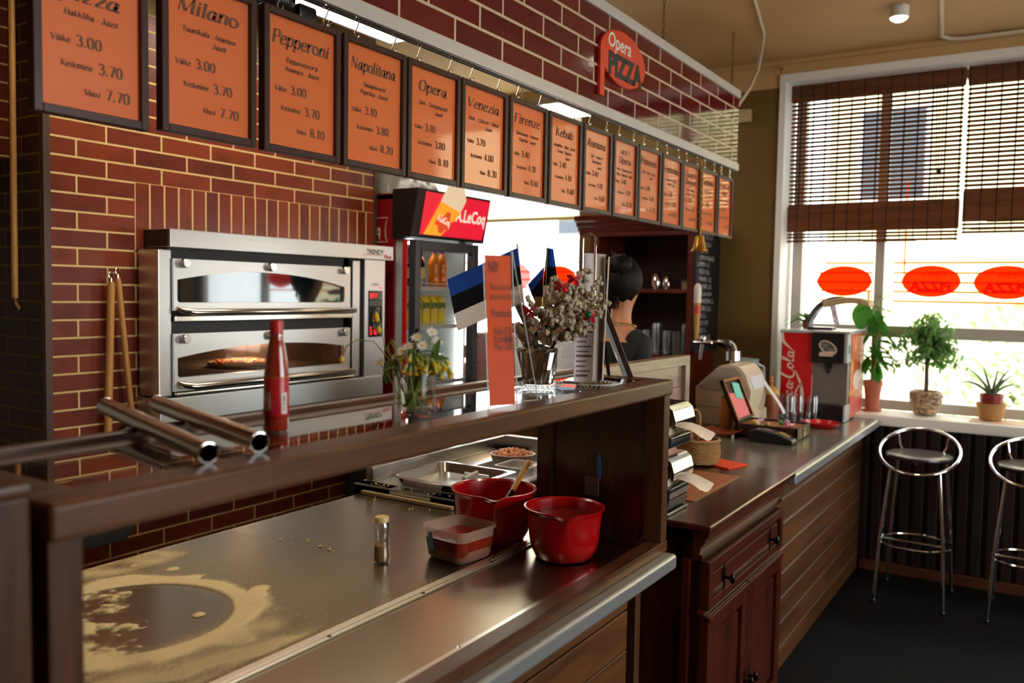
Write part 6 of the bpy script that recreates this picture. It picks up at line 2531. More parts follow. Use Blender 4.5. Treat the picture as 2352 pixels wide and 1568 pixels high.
nt.links.new(ma.outputs[0], pb.inputs['Alpha'])


def sstep(a, b_, x):
    x = max(0, min(1, (x - a) / (b_ - a)))
    return x * x * (3 - 2 * x)


def flour(x, y):
    wx = x + .018 * noise.noise(Vector((x * 9, y * 9, 0))) + .006 * noise.noise(Vector((x * 34, y * 34, 1)))
    wy = y + .018 * noise.noise(Vector((x * 9, y * 9, 5))) + .006 * noise.noise(Vector((x * 34, y * 34, 7)))
    dx, dy = x - 1.068, y - 1.612
    a = math.atan2(dy, dx)
    dw = math.hypot(wx - 1.068, wy - 1.612)
    r = math.hypot(dx, dy)
    R = .209
    n1 = noise.noise(Vector((x * 14, y * 14, 3)))
    n2 = noise.noise(Vector((x * 45, y * 45, 9)))
    wd = .06 + .04 * noise.noise(Vector((math.cos(a) * 1.5, math.sin(a) * 1.5, 4)))
    if -.4 < a < .35:
        wd *= .55
    inn = sstep(R - .012, R + .004, r)
    out = 1 - sstep(R + wd * .35, R + wd * 1.5, dw)
    v = inn * out * (1.0 + .3 * n1)
    ridge = math.exp(-((r - R - .006) / .008) ** 2) * .35
    v += ridge * (.6 + .4 * n1)
    # drift inside at the near left
    n3 = noise.noise(Vector((x * 90, y * 90, 2)))
    bl = sstep(.03, .15, (1.06 - x) * .9 + (y - 1.53) * .45 + .10 * n1 + .07 * n2 + .04 * n3)
    v = max(v, bl * (1 - sstep(.20, .23, r)) * (.75 + .5 * n1 + .3 * n2))
    # spur pushed out to the right
    sx_, sy_ = wx - 1.305, wy - 1.505
    v = max(v, (1 - sstep(.5, 1.0, math.hypot((sx_ * .8 + sy_ * .6) / .085, (sy_ * .8 - sx_ * .6) / .034))) * (.9 + .3 * n1))
    # smears towards the customer, and a loose dusting at the far side
    sm = math.sin((y + .25 * x) * 62 + 3 * n1) * .5 + .5
    near = (1 - sstep(1.38, 1.46, y)) * sstep(1.225, 1.25, y) * (1 - sstep(1.08, 1.36, x))
    v = max(v, near * (.45 + .55 * sm) * (.9 + .6 * n1))
    v = max(v, (1 - sstep(.0, .16, abs(dw - .30))) * .32 * (1 - sstep(1.2, 1.42, x)) * (.7 + n1))
    far = sstep(1.84, 1.90, y) * (1 - sstep(1.36, 1.46, x))
    v = max(v, far * .5 * (.8 + .8 * n1))
    v = max(v, .16 * (1 - sstep(1.2, 1.75, x)) * (r > R))
    for (px_, py_, pr_) in ((1.147, 1.507, .024), (1.272, 1.908, .016), (1.31, 1.81, .024)):
        v = max(v, (1 - sstep(.4, 1.0, math.hypot(wx - px_, (wy - py_) * 1.6) / pr_)) * .8)
    return max(0, min(1, v * 1.45))


NX, NY = 250, 190
x0, x1, y0, y1 = .53, 1.78, 1.228, 1.975
vs, cov, idx, fs = [], [], {}, []
for i in range(NX + 1):
    for j in range(NY + 1):
        x, y = x0 + (x1 - x0) * i / NX, y0 + (y1 - y0) * j / NY
        v = flour(x, y)
        if v > .03:
            idx[(i, j)] = len(vs)
            vs.append((x, y, .9056 + .003 * v * v))
            cov.append(v)
for i in range(NX):
    for j in range(NY):
        ks = [(i, j), (i + 1, j), (i + 1, j + 1), (i, j + 1)]
        if all(k in idx for k in ks):
            fs.append(tuple(idx[k] for k in ks))
b = MB((1.1, 1.6, .905))
b.add(vs, fs)
fo = b.build('flour', FLR, loc=(1.1, 1.6, .905))
at = fo.data.attributes.new('cover', 'FLOAT', 'POINT')
at.data.foreach_set('value', cov)
tag(fo, 'flour scattered in a ring on the steel worktop', 'flour', None, 'stuff')
b = MB((1.8, 1.6, .905))
rd = random.Random(8)
for (cx_, cy_, n, s) in ((1.655, 1.78, 5, .02), (1.671, 1.72, 3, .01), (1.66, 1.65, 4, .015), (1.65, 1.61, 3, .01), (1.478, 1.268, 3, .01), (2.13, 1.86, 7, .03), (2.095, 1.767, 5, .02), (2.14, 1.70, 6, .03), (1.83, 1.24, 3, .02)):
    for k in range(n):
        r = rd.uniform(.0015, .0035)
        b.ell((cx_ + rd.gauss(0, s), cy_ + rd.gauss(0, s), .905 + r * .8), r * rd.uniform(.8, 1.8), r, r * .8, 7, 5)
for k in range(26):
    r = rd.uniform(.0015, .003)
    b.ell((rd.uniform(2.192, 2.215), rd.uniform(1.60, 1.97), .9362 + r * .6), r * 1.4, r, r * .7, 7, 5)
o = b.build('cheese_crumbs', mat('cheese_crumb', rgb(232, 200, 120), .7), loc=(1.8, 1.6, .905))
tag(o, 'small yellow cheese crumbs scattered on the worktop', 'crumbs', None, 'stuff')
t = thing('counter_stop', 'thin pale strip along the right end of the worktop', 'strip', (2.178, 1.78, .905))
MB(t).box(2.165, 1.59, .9055, 2.182, 1.975, .918, .003).build('strip', mat('pale_strip', rgb(186, 160, 120), .35, .4), t)

# pan and tubs on the prep unit
t = thing('steel_pan', 'shallow rectangular steel pan on the prep unit', 'pan', (2.37, 1.74, .936))
b = MB(t)
rc = lambda hx, hy, r: [(2.37 + x, 1.74 + y) for x, y in [(sx_ * (hx - r) + r * math.cos(a0 + PI / 2 * k / 5), sy * (hy - r) + r * math.sin(a0 + PI / 2 * k / 5)) for sx_, sy, a0 in ((1, 1, 0), (-1, 1, PI / 2), (-1, -1, PI), (1, -1, 3 * PI / 2)) for k in range(6)]]
rings(b, [(rc(.13, .135, .03), .9365), (rc(.143, .148, .035), .968), (rc(.162, .166, .02), .970), (rc(.163, .167, .02), .9715), (rc(.145, .15, .035), .9725), (rc(.132, .137, .03), .9405)], True, True)
b.build('body', STEELB, t)
t = thing('dough_scraper', 'steel scraper with a pale handle resting in the steel pan', 'scraper', (2.42, 1.66, .945))
MB(t).tube([(2.30, 1.64, .978), (2.42, 1.67, .976)], .007, 8).build('handle', mat('pale_handle', rgb(196, 180, 160), .4), t)
MB(t).box(2.415, 1.62, .943, 2.419, 1.72, .972).build('blade', STEELB, t)
t = thing('plastic_tub', 'oval white tub heaped with diced ham on the prep unit', 'tub', (2.80, 1.765, .936))
c = Vector((2.80, 1.765, .936))
ov_ = lambda k: (lambda a, r, z: (r * (1 + .22 * math.cos(a - 2.2) ** 2), z))
MB(t).lathe(c, [(.0001, 0), (.055, 0), (.064, .004), (.07, .035), (.073, .036), (.073, .039), (.068, .039), (.062, .008), (.0001, .006)], 40, ov_(0)).build('body', mat('white_tub', rgb(226, 212, 206), .35, alpha=.85), t)
b = MB(c)
rd = random.Random(12)
for k in range(150):
    a, r = rd.random() * 2 * PI, .062 * rd.random() ** .5
    rr, _ = ov_(0)(a, r, 0)
    s = rd.uniform(.005, .009)
    R = Matrix.Rotation(rd.random() * 3, 3, Vector((rd.random(), rd.random(), rd.random())).normalized())
    p = c + Vector((rr * math.cos(a), rr * math.sin(a), .028 + .018 * (1 - (r / .062) ** 2) + rd.uniform(0, .008)))
    vv = [p + R @ Vector((x * s, y * s * .8, z * s * .7)) for x in (-1, 1) for y in (-1, 1) for z in (-1, 1)]
    b.add(vv, [(0, 1, 3, 2), (4, 6, 7, 5), (0, 4, 5, 1), (2, 3, 7, 6), (0, 2, 6, 4), (1, 5, 7, 3)])
b.lathe(c, [(.0001, .03), (.058, .026), (.058, .008), (.0001, .008)], 24, ov_(0))
o = b.build('diced_ham', mat('diced_ham', rgb(226, 150, 116), .5, col2=rgb(236, 186, 140), nscale=50), loc=c)
tag(o, 'diced pink ham heaped in the oval white tub', 'ham', None, 'stuff')
t = thing('plastic_tub', 'low clear rectangular tub in front of the ham tub', 'tub', (2.63, 1.63, .936))
rc2 = lambda hx, hy, r: [(2.63 + x, 1.63 + y) for x, y in [(sx_ * (hx - r) + r * math.cos(a0 + PI / 2 * k / 4), sy * (hy - r) + r * math.sin(a0 + PI / 2 * k / 4)) for sx_, sy, a0 in ((1, 1, 0), (-1, 1, PI / 2), (-1, -1, PI), (1, -1, 3 * PI / 2)) for k in range(5)]]
b = MB(t)
rings(b, [(rc2(.06, .055, .015), .9365), (rc2(.068, .062, .016), .972), (rc2(.073, .067, .018), .973), (rc2(.073, .067, .018), .976), (rc2(.066, .06, .015), .976), (rc2(.058, .053, .014), .94)])
b.build('body', mat('clear_tub', rgb(214, 206, 204), .25, alpha=.5), t)
# ================================================================ cabinet top: napkin dispensers, basket, mat
ZC = .9162
DCH = mat('dispenser_chrome', (.74, .76, .78, 1), .12, 1.0)
NAPM = mat('cream_napkin', rgb(232, 214, 196), .8)
SMOKE = mat('smoked_plastic', rgb(44, 46, 50), .12, spec=.7)


def dispenser(label, z):
    t = thing('napkin_dispenser', label, 'napkin dispenser', (2.54, 1.062, z), 'stacked chrome napkin dispensers')
    W = .085
    L = lambda x, y, zz: Vector((2.54 + x, 1.062 + y, z + zz))
    b = MB(t)
    b.prism([(-.085, .0), (.085, .0), (.085, .05), (-.085, .035)], (2 * W, 0, 0), L(-W, 0, 0), (0, 1, 0), (0, 0, 1), .006)
    b.build('base', SMOKE, t)
    b = MB(t)
    pr = [(-.095, .062), (-.098, .085), (-.088, .118), (-.07, .132), (.085, .136), (.085, .045), (.075, .045), (.075, .125), (-.066, .122), (-.08, .11), (-.088, .085), (-.086, .064)]
    b.prism(pr, (2 * W, 0, 0), L(-W, 0, 0), (0, 1, 0), (0, 0, 1), .003)
    b.build('cover', DCH, t)
    b = MB(t)
    b.box(*L(-W + .004, -.07, .036), *L(W - .004, .07, .10), .004)
    b.build('napkin_stack', NAPM, t)

    def fn(u, v):
        return L(-W * .75 + 1.5 * W * u + .02 * v, -.082 - .085 * v, .068 - .035 * v * v + .012 * math.sin(u * 5 + v * 2) * v - .012 * v * abs(u - .5))
    MB(t).grid(fn, 10, 8).build('napkin', NAPM, t)


dispenser('chrome napkin dispenser standing on the mahogany cabinet, the lower of two stacked', ZC + .053)
dispenser('chrome napkin dispenser stacked on top of another, its cream napkin hanging out', ZC + .053 + .1605)
t = thing('dispenser_stand', 'small smoked plastic stand under the stacked napkin dispensers', 'stand', (2.54, 1.062, ZC))
MB(t).box(2.455, .982, ZC, 2.63, 1.15, ZC + .012, .004).build('foot', SMOKE, t)
MB(t).prism([(-.07, .012), (.07, .012), (.085, .0525), (-.085, .0525)], (.17, 0, 0), (2.455, 1.062, ZC), (0, 1, 0), (0, 0, 1), .006).build('cradle', SMOKE, t)
b = MB().prism([(0, 0), (.11, 0), (.11, .205), (0, .205)], (0, .002, 0), (2.64, 1.16, ZC + .22), (1, 0, 0), (0, .12, 1))
b = MB()
b.box(2.645, 1.165, ZC, 2.75, 1.169, ZC + .395)
o = b.build('orange_leaflet', OCARD, smooth=False)
tag(o, 'orange leaflet standing behind the napkin dispensers', 'leaflet')

t = thing('placemat', 'reddish brown woven placemat under the wicker basket', 'placemat', (3.0, 1.08, ZC))
MATM = mat('bamboo_mat', rgb(168, 96, 52), .7, noise_amt=.3, nscale=60, stretch=(1, 12, 1))
MB(t).box(2.70, .992, ZC, 3.19, 1.30, ZC + .003, .001).build('mat', MATM, t)
b = MB(t)
for k in range(60):
    x = 2.705 + k * .0082
    b.tube([(x, .994, ZC + .002), (x + .002, .988 - .004 * (k % 3), ZC + .0015)], .0009, 4)
b.build('fringe', mat('pale_fringe', rgb(206, 176, 130), .9), t)['kind'] = 'stuff'

# orange napkins on the grey counter edge
t = thing('folded_napkin', 'bright orange folded napkin half under the wicker basket', 'napkin', (3.40, 1.12, .9165))
MB(t).prism([(3.29, 1.065), (3.42, 1.03), (3.47, 1.16), (3.34, 1.20)], (0, 0, .006), (0, 0, .9166), (1, 0, 0), (0, 1, 0), .001).build('napkin', mat('orange_napkin', rgb(244, 78, 18), .7), t)

# wicker basket with shakers
BC = Vector((3.34, 1.21, .9235))
t = thing('wicker_basket', 'round wicker basket with a tall looped handle', 'basket', BC)
WICK = mat('wicker', rgb(176, 132, 80), .7, noise_amt=.35, nscale=40)
b = MB(t)
R0 = .075
for k in range(14):
    z = .004 + k * .0062
    r = R0 + .009 * math.sin(PI * min(1, k / 13 * .8 + .1))
    pts = []
    for i in range(48):
        a = 2 * PI * i / 48
        w_ = .0028 * (1 if (i // 2 + k) % 2 else -1)
        pts.append(BC + Vector(((r + w_) * math.cos(a), (r + w_) * math.sin(a), z)))
    b.tube(pts, .0034, 5, True)
b.lathe(BC, [(.0001, .0), (R0, .0), (R0, .004), (.0001, .004)], 30)
b.build('woven_body', WICK, t)
b = MB(t)
pts = [BC + Vector(((R0 + .008) * math.cos(2 * PI * i / 40), (R0 + .008) * math.sin(2 * PI * i / 40), .092 + .002 * (i % 2))) for i in range(40)]
b.tube(pts, .006, 6, True)
b.build('rim', WICK, t)
b = MB(t)
d = RV
pts = []
for k in range(17):
    s = k / 16
    a = PI * s
    wx = .022 * math.cos(a) * (1 + .9 * math.sin(a)) if 0 else .024 * math.cos(a) * (.35 + 1.0 * math.sin(a) ** .7)
    pts.append(BC + RV * (wx - .012) + FV * .02 + Vector((0, 0, .04 + .17 * math.sin(a) ** .55 if 0 < s < 1 else .04)))
b.tube(pts, .005, 7)
b.build('handle', WICK, t)
t = thing('tomato_shaker', 'small red tomato-shaped shaker with a green star, in the wicker basket', 'shaker', BC + Vector((-.02, -.03, .06)))
c = BC + RV * .02 - FV * .035 + Vector((0, 0, .078))
MB(t).ell(c, .026, .026, .021, 20, 12).build('body', mat('tomato_red', rgb(214, 30, 16), .25, coat=.4), t)
b = MB(t)
for k in range(5):
    a = 2 * PI * k / 5
    b.leaf(c + Vector((0, 0, .0215)), (math.cos(a), math.sin(a), -.15), (0, 0, 1), .018, .008, .2, 3)
b.build('star', mat('tomato_green', rgb(50, 140, 50), .5), t)
t = thing('salt_shaker', 'small chrome-topped glass shaker leaning in the wicker basket', 'shaker', BC + Vector((.02, -.02, .06)))
c0, c1 = BC + RV * .035 + FV * .02 + Vector((0, 0, .06)), BC + RV * .05 + FV * .01 + Vector((0, 0, .125))
MB(t).tube([c0, c0.lerp(c1, .62)], [.015, .015], 16).build('glass', mat('orange_glass', rgb(190, 90, 40), .15, spec=.7), t)
MB(t).tube([c0.lerp(c1, .6), c0.lerp(c1, .95), c1], [.0165, .0165, .011], 18).build('cap', CHROME, t)
t = thing('brown_jar', 'brown sauce pot at the left in the wicker basket', 'jar', BC + Vector((-.03, .03, .03)))
MB(t).lathe(BC - RV * .035 + Vector((0, 0, .03)), [(.0001, 0), (.022, 0), (.024, .05), (.018, .06), (.0001, .06)], 16).build('body', mat('brown_clay', rgb(150, 84, 52), .5), t)

# ================================================================ cash area on the grey counter
ZG = .9005
REGM = mat('beige_plastic', rgb(206, 188, 158), .4)
REGG = mat('grey_plastic', rgb(168, 156, 140), .45)
t = thing('cash_register', 'beige cash register with a sloping top on the far counter', 'cash register', (4.66, 1.5, ZG))
RX = 4.49
b = MB(t)
b.prism([(1.655, .995), (1.355, .995), (1.345, 1.10), (1.375, 1.185), (1.415, 1.228), (1.475, 1.236), (1.525, 1.225), (1.655, 1.10)], (.30, 0, 0), (RX, 0, 0), (0, 1, 0), (0, 0, 1), .010)
b.build('body', REGM, t)
b = MB(t)
b.prism([(1.645, 1.104), (1.60, 1.09), (1.50, 1.09), (1.385, 1.112), (1.405, 1.19), (1.435, 1.218), (1.505, 1.216), (1.55, 1.19)], (-.004, 0, 0), (RX, 0, 0), (0, 1, 0), (0, 0, 1), .001)
b.build('side_panel', REGG, t)
b = MB(t)
b.box(RX + .005, 1.36, ZG, RX + .31, 1.65, .998, .006)
b.box(RX - .008, 1.345, ZG + .002, RX + .30, 1.362, .985, .004)
b.build('drawer', REGM, t)
b = MB(t)
b.prism([(.04, .0), (.26, .0), (.26, .07), (.04, .07)], (0, -.003, 0), (RX, 1.346, 1.105), (1, 0, 0), (0, .34, .94))
b.build('display_window', mat('pale_display', rgb(220, 222, 224), .2), t)


def fn(u, v):
    return Vector((RX + .24 + .05 * u, 1.352 - .10 * v + .014 * math.sin(v * 5), 1.13 - .15 * v + .02 * math.sin(v * 4.2)))


MB(t).grid(fn, 3, 14, (.0004, 0, .0004)).build('paper_receipt', mat('white_paper', rgb(226, 222, 220), .7), t)

# beer tap tower
t = thing('beer_tap', 'bent chrome beer tap with a tall white and yellow handle, behind the register', 'beer tap', (4.80, 1.46, ZG))
tp = 4.78
PCH = CHROME
sc2 = tp / 4.6
yv = lambda y: y * sc2
zv = lambda z: 1.6 + (z - 1.6) * sc2
b = MB(t).tube([(tp, yv(1.48), ZG), (tp, yv(1.48), zv(1.262))], .022, 20)
b.build('column', PCH, t)
MB(t).lathe((tp, yv(1.48), ZG), [(.0001, .012), (.05, .010), (.055, 0), (.0001, 0)], 28).build('base', PCH, t)
b = MB(t).tube([(tp, yv(1.484), zv(1.25)), (tp, yv(1.486), zv(1.30))], .044, 24)
b.build('clamp', PCH, t)
b = MB(t)
b.tube([(tp, yv(1.487), zv(1.295)), (tp, yv(1.495), zv(1.318)), (tp, yv(1.512), zv(1.336)), (tp, yv(1.54), zv(1.345)), (tp, yv(1.565), zv(1.345))], .028, 16)
b.build('bend', mat('blued_chrome', (.34, .36, .42, 1), .12, 1.0), t)
b = MB(t)
b.tube([(tp, yv(1.56), zv(1.345)), (tp, yv(1.60), zv(1.342)), (tp, yv(1.605), zv(1.34)), (tp, yv(1.64), zv(1.338)), (tp, yv(1.71), zv(1.338))], [.013, .013, .018, .012, .013], 14)
b.tube([(tp, yv(1.66), zv(1.338)), (tp, yv(1.668), zv(1.29)), (tp, yv(1.672), zv(1.245))], [.012, .010, .009], 12)
b.ell((tp, yv(1.66), zv(1.36)), .02, .02, .022, 14, 10)
b.build('faucet', PCH, t)
hp = yv(1.698)
b = MB(t)
b.tube([(tp, hp, zv(1.35)), (tp, hp, zv(1.40)), (tp, hp, zv(1.56))], [.010, .014, .020], 16)
b.build('handle', mat('amber_handle', rgb(196, 140, 60), .35), t)
b = MB(t)
b.tube([(tp, hp, zv(1.56)), (tp, hp, zv(1.64)), (tp, hp, zv(1.655)), (tp, hp, zv(1.668))], [.0205, .0215, .018, .008], 16)
b.build('handle_tip', mat('white_handle', rgb(222, 214, 200), .3), t)
b = MB(t)
b.tube([(tp, hp, zv(1.50)), (tp, hp, zv(1.545))], .0198, 16)
b.build('red_badge', mat('red_badge', rgb(206, 70, 54), .4), t)

# brown pen cup
c = Vector((4.40, 1.445, ZG))
t = thing('pen_cup', 'tall brown tapered cup of pens beside the register', 'cup', c)
MB(t).lathe(c, [(.0001, 0), (.030, 0), (.034, .006), (.039, .05), (.0385, .12), (.036, .17), (.033, .17), (.035, .12), (.0001, .1)], 28).build('cup', mat('brown_ceramic', rgb(176, 104, 48), .4), t)
b = MB(t)
rd = random.Random(6)
for k in range(7):
    a = rd.random() * 2 * PI
    p = c + Vector((.015 * math.cos(a), .015 * math.sin(a), .12))
    b.tube([p, p + Vector((rd.uniform(-.02, .03), rd.uniform(-.05, .02), rd.uniform(.09, .13)))], .0042, 7)
b.build('pen', mat('dark_pen', rgb(28, 26, 26), .35), t)['kind'] = 'stuff'

# open wooden tea box
t = thing('wooden_tea_box', 'open dark wooden box, its lid lined with a pink note, holding sweets', 'box', (4.33, 1.18, ZG))
BXW = wood('box_wood', rgb(66, 36, 26), rgb(40, 20, 15), 'x', .35)
BXI = wood('box_inside', rgb(178, 110, 48), rgb(150, 84, 34), 'x', .5)
b = MB(t)
b.box(4.20, 1.03, ZG, 4.215, 1.335, .968, .002)
b.box(4.445, 1.03, ZG, 4.46, 1.335, .968, .002)
b.box(4.20, 1.03, ZG, 4.46, 1.042, .968, .002)
b.box(4.20, 1.323, ZG, 4.46, 1.335, .968, .002)
b.box(4.20, 1.03, ZG, 4.46, 1.335, ZG + .008)
b.build('tray', BXW, t)
MB(t).box(4.215, 1.042, .94, 4.445, 1.323, .958).build('inner_tray', BXI, t, smooth=False)
b = MB(t)
b.box(4.31, 1.0265, .915, 4.35, 1.031, .955, .001)
b.ell((4.33, 1.025, .945), .008, .003, .008, 10, 6)
b.build('brass_latch', BRASS, t)
b = MB(t)
LO, LU = Vector((4.20, 1.335, .968)), Vector((0, .40, .917)).normalized()
LNn = Vector((0, -.917, .40))
lid = lambda u, v, d=0: LO + Vector((u, 0, 0)) + LU * v + LNn * d
for (u0, u1, v0, v1, dd) in ((0, .26, 0, .22, .006), (0, .012, 0, .22, .02), (.248, .26, 0, .22, .02), (0, .26, 0, .012, .02), (0, .26, .208, .22, .02)):
    b.prism([(u0, v0), (u1, v0), (u1, v1), (u0, v1)], LNn * dd, LO, (1, 0, 0), LU)
ld = b.build('lid', BXW, t, smooth=False)
b = MB(t)
for (u0, u1, v0, v1) in ((0, .012, 0, .22), (.248, .26, 0, .22), (0, .26, .208, .22)):
    b.prism([(u0, v0), (u1, v0), (u1, v1), (u0, v1)], LNn * .0015, LO + LNn * .02, (1, 0, 0), LU)
b.build('lid_edge', BXI, ld, smooth=False)
MB(t).prism([(.02, .012), (.24, .012), (.24, .135), (.02, .15)], LNn * .002, LO + LNn * .0075, (1, 0, 0), LU).build('pink_note', mat('pink_paper', rgb(226, 116, 116), .6), ld, smooth=False)
MB(t).prism([(.12, .12), (.215, .10), (.235, .185), (.14, .20)], LNn * .003, LO + LNn * .010, (1, 0, 0), LU).build('turquoise_note', mat('turquoise_paper', rgb(120, 206, 186), .6), ld, smooth=False)
for k, (x, y, col, nm, rz) in enumerate(((4.26, 1.24, (236, 226, 190), 'cream', .4), (4.30, 1.27, (206, 180, 90), 'yellow', .2), (4.36, 1.26, (196, 160, 190), 'lilac', -.3), (4.36, 1.15, (70, 150, 100), 'green', .5), (4.40, 1.13, (196, 150, 186), 'purple', .3), (4.30, 1.09, (226, 150, 170), 'pink', -.4), (4.25, 1.19, (120, 130, 50), 'olive green', .1))):
    t = thing('wrapped_sweet', 'small %s wrapped sweet in the open wooden box' % nm, 'sweet', (x, y, .959), 'wrapped sweets in the box')
    c = Vector((x, y, .968))
    d = Vector((math.cos(rz), math.sin(rz), 0))
    MB(t).ell(c, .018, .013, .009, 12, 8, None, Matrix.Rotation(rz, 3, 'Z')).build('sweet', mat('wrap_' + nm.replace(' ', '_'), rgb(*col), .3), t)
    b = MB(t)
    for sg in (1, -1):
        b.tube([c + d * sg * .015, c + d * sg * .024 + Vector((0, 0, .001)), c + d * sg * .03], [.002, .007, .009], 8)
    b.build('wrapper_end', mat('wrap_' + nm.replace(' ', '_'), rgb(*col), .3), t)

# card terminal in front of the box
t = thing('card_terminal', 'black card payment terminal in front of the open wooden box', 'card terminal', (4.12, 1.13, ZG))
b = MB(t)
b.prism([(1.235, 0), (1.03, 0), (1.02, .012), (1.03, .026), (1.10, .05), (1.20, .062), (1.235, .05)], (.085, 0, 0), (4.09, 0, ZG), (0, 1, 0), (0, 0, 1), .006)
b.build('body', BLK, t)
b = MB(t)
b.prism([(1.045, .034), (1.095, .0515), (1.095, .0525), (1.045, .035)], (.06, 0, 0), (4.1025, 0, ZG), (0, 1, 0), (0, 0, 1))
b.build('keypad', mat('coloured_keys', rgb(150, 120, 60), .4, noise_amt=.6, nscale=120), t)
b = MB(t).prism([(1.115, .0545), (1.18, .0618), (1.18, .0626), (1.115, .0553)], (.05, 0, 0), (4.1075, 0, ZG), (0, 1, 0), (0, 0, 1))
b.build('screen', mat('grey_screen', rgb(70, 74, 78), .2), t)
t = thing('tip_dish', 'oblong brown wooden dish on white feet near the register', 'dish', (4.17, 1.37, ZG))
b = MB(t)
b.grid(lambda u, v: (4.10 + .13 * u, 1.29 + .17 * v, ZG + .018 + .018 * (2 * v - 1) ** 2), 6, 12, (0, 0, .006))
b.build('dish', wood('dish_wood', rgb(150, 66, 40), rgb(110, 42, 26), 'y', .3), t)
for (x, y) in ((4.12, 1.32), (4.21, 1.32), (4.12, 1.43), (4.21, 1.43)):
    MB(t).cyl((x, y, ZG), (x, y, ZG + .0185), .006, n=10).build('foot', mat('white_foot', rgb(220, 216, 210), .4), t)

# jug, yellow pot, small box behind
c = Vector((4.98, 1.53, ZG))
t = thing('plastic_jug', 'pale bluish plastic jug with a dark base behind the register', 'jug', c)
MB(t).lathe(c, [(.055, .12), (.058, .20), (.066, .30), (.075, .335), (.072, .335), (.062, .30), (.054, .20), (.05, .125)], 30).build('body', mat('bluish_plastic', rgb(176, 192, 190), .25, alpha=.8), t)
MB(t).lathe(c, [(.0001, 0), (.075, 0), (.075, .03), (.06, .06), (.06, .125), (.0001, .125)], 28).build('base', BLK, t)
MB(t).tube([c + Vector((0, -.06, .31)), c + Vector((0, -.105, .29)), c + Vector((0, -.11, .2)), c + Vector((0, -.06, .15))], .009, 8).build('handle', mat('bluish_plastic', rgb(176, 192, 190), .25, alpha=.8), t)
c = Vector((4.86, 1.345, ZG))
t = thing('honey_pot', 'small yellow lidded pot with a beaded knob beside the soda machine', 'pot', c)
MB(t).lathe(c, [(.0001, 0), (.04, 0), (.05, .05), (.048, .13), (.042, .15), (.0001, .15)], 24).build('body', mat('brown_clay', rgb(150, 84, 52), .5), t)
MB(t).lathe(c, [(.046, .15), (.05, .155), (.046, .175), (.03, .192), (.0001, .20)], 24).build('lid', mat('yellow_glaze', rgb(206, 158, 66), .3), t)
b = MB(t)
for k, r in enumerate((.011, .013, .011)):
    b.ell(c + Vector((0, 0, .206 + k * .018)), r, r, r, 12, 8)
b.build('knob', mat('amber_bead', rgb(190, 120, 50), .3), t)
t = thing('paper_carton', 'small beige carton between the register and the glasses', 'carton', (4.80, 1.40, ZG))
b = MB(t).box(4.77, 1.39, ZG, 4.83, 1.475, ZG + .185, .004)
b.build('box', mat('beige_card', rgb(206, 168, 124), .6), t)
MB(t).prism([(1.39, .185), (1.475, .185), (1.445, .215), (1.42, .215)], (.06, 0, 0), (4.77, 0, ZG), (0, 1, 0), (0, 0, 1)).build('top_flap', mat('beige_card', rgb(206, 168, 124), .6), t)

# upturned tumblers and red plate
gg = None
for i, (x, y) in enumerate(((4.972, 1.142), (4.972, 1.218), (4.985, 1.294), (4.99, 1.370), (4.99, 1.446), (4.895, 1.245))):
    lab = 'upturned clear tumbler in front of the soda machine, ' + ('rightmost of its row', 'second from the right of its row', 'third from the right of its row', 'fourth from the right of its row', 'leftmost of its row', 'standing alone before its row')[i]
    if gg is None:
        b = MB()
        b.lathe((0, 0, 0), [(.034, 0), (.035, .001), (.0325, .045), (.0335, .047), (.0315, .050), (.029, .142), (.026, .150), (.0001, .150), (.0001, .142), (.025, .142), (.0275, .135), (.030, .048), (.0325, .002)], 28)
        gg = b.build('tumbler', GLASS, loc=(x, y, ZG))
        tag(gg, lab, 'glass', 'upturned tumblers')
    else:
        o = gg.copy()
        COL.objects.link(o)
        o.location = (x, y, ZG)
        o['label'] = lab
c = Vector((4.80, 1.055, ZG))
t = thing('red_plate', 'shallow red plate beside the open wooden box', 'plate', c)
MB(t).lathe(c, [(.0001, .002), (.07, 0), (.085, .006), (.098, .026), (.100, .028), (.097, .028), (.08, .010), (.0001, .008)], 40).build('plate', mat('red_plastic', rgb(190, 20, 30), .25, coat=.3), t)

# ================================================================ soda dispenser
t = thing('soda_dispenser', 'countertop soda dispenser with a red lettered panel and black head', 'soda dispenser', (5.3, 1.15, ZG))
CK = mat('cola_red', rgb(204, 8, 16), .35)
GRY = mat('dispenser_grey', rgb(128, 122, 116), .35, .4)
SILV = mat('pale_silver', rgb(196, 198, 198), .3, .3)
b = MB(t)
b.box(5.10, .985, ZG + .105, 5.56, 1.36, 1.402, .003)
b.box(5.10, .985, ZG + .005, 5.56, 1.36, ZG + .11, .003)
b.build('body', GRY, t)
MB(t).box(5.07, .975, 1.395, 5.56, 1.362, 1.412, .003).build('lid', SILV, t)
MB(t).box(5.076, 1.178, ZG + .01, 5.102, 1.35, 1.396, .003).build('red_panel', CK, t)
MB(t).box(5.075, 1.172, 1.392, 5.10, 1.352, 1.402, .002).build('black_edge', BLK, t)
b = MB(t)
b.box(5.055, 1.0, 1.23, 5.105, 1.178, 1.402, .004)
hd_ = b.build('head', BLK, t)
MB(t).box(5.06, .982, 1.235, 5.16, 1.0, 1.398, .003).build('head_side', SILV, t)
b = MB(t)
b.add(*text_shape('CLASSIC', .012, (5.11, .981, 1.262), (1, 0, 0), (0, 0, 1), None))
b.prism([(.03, .05), (.07, .05), (.07, .10), (.03, .10)], (0, .001, 0), (5.06, .9805, 1.235))
b.build('side_print', mat('teal_print', rgb(90, 120, 110), .5), t, smooth=False)
b = MB(t)
for k in range(1):
    el = [(1.087 + .046 * math.cos(2 * PI * i / 32), 1.318 + .034 * math.sin(2 * PI * i / 32) - .35 * .046 * math.cos(2 * PI * i / 32) * -1) for i in range(32)]
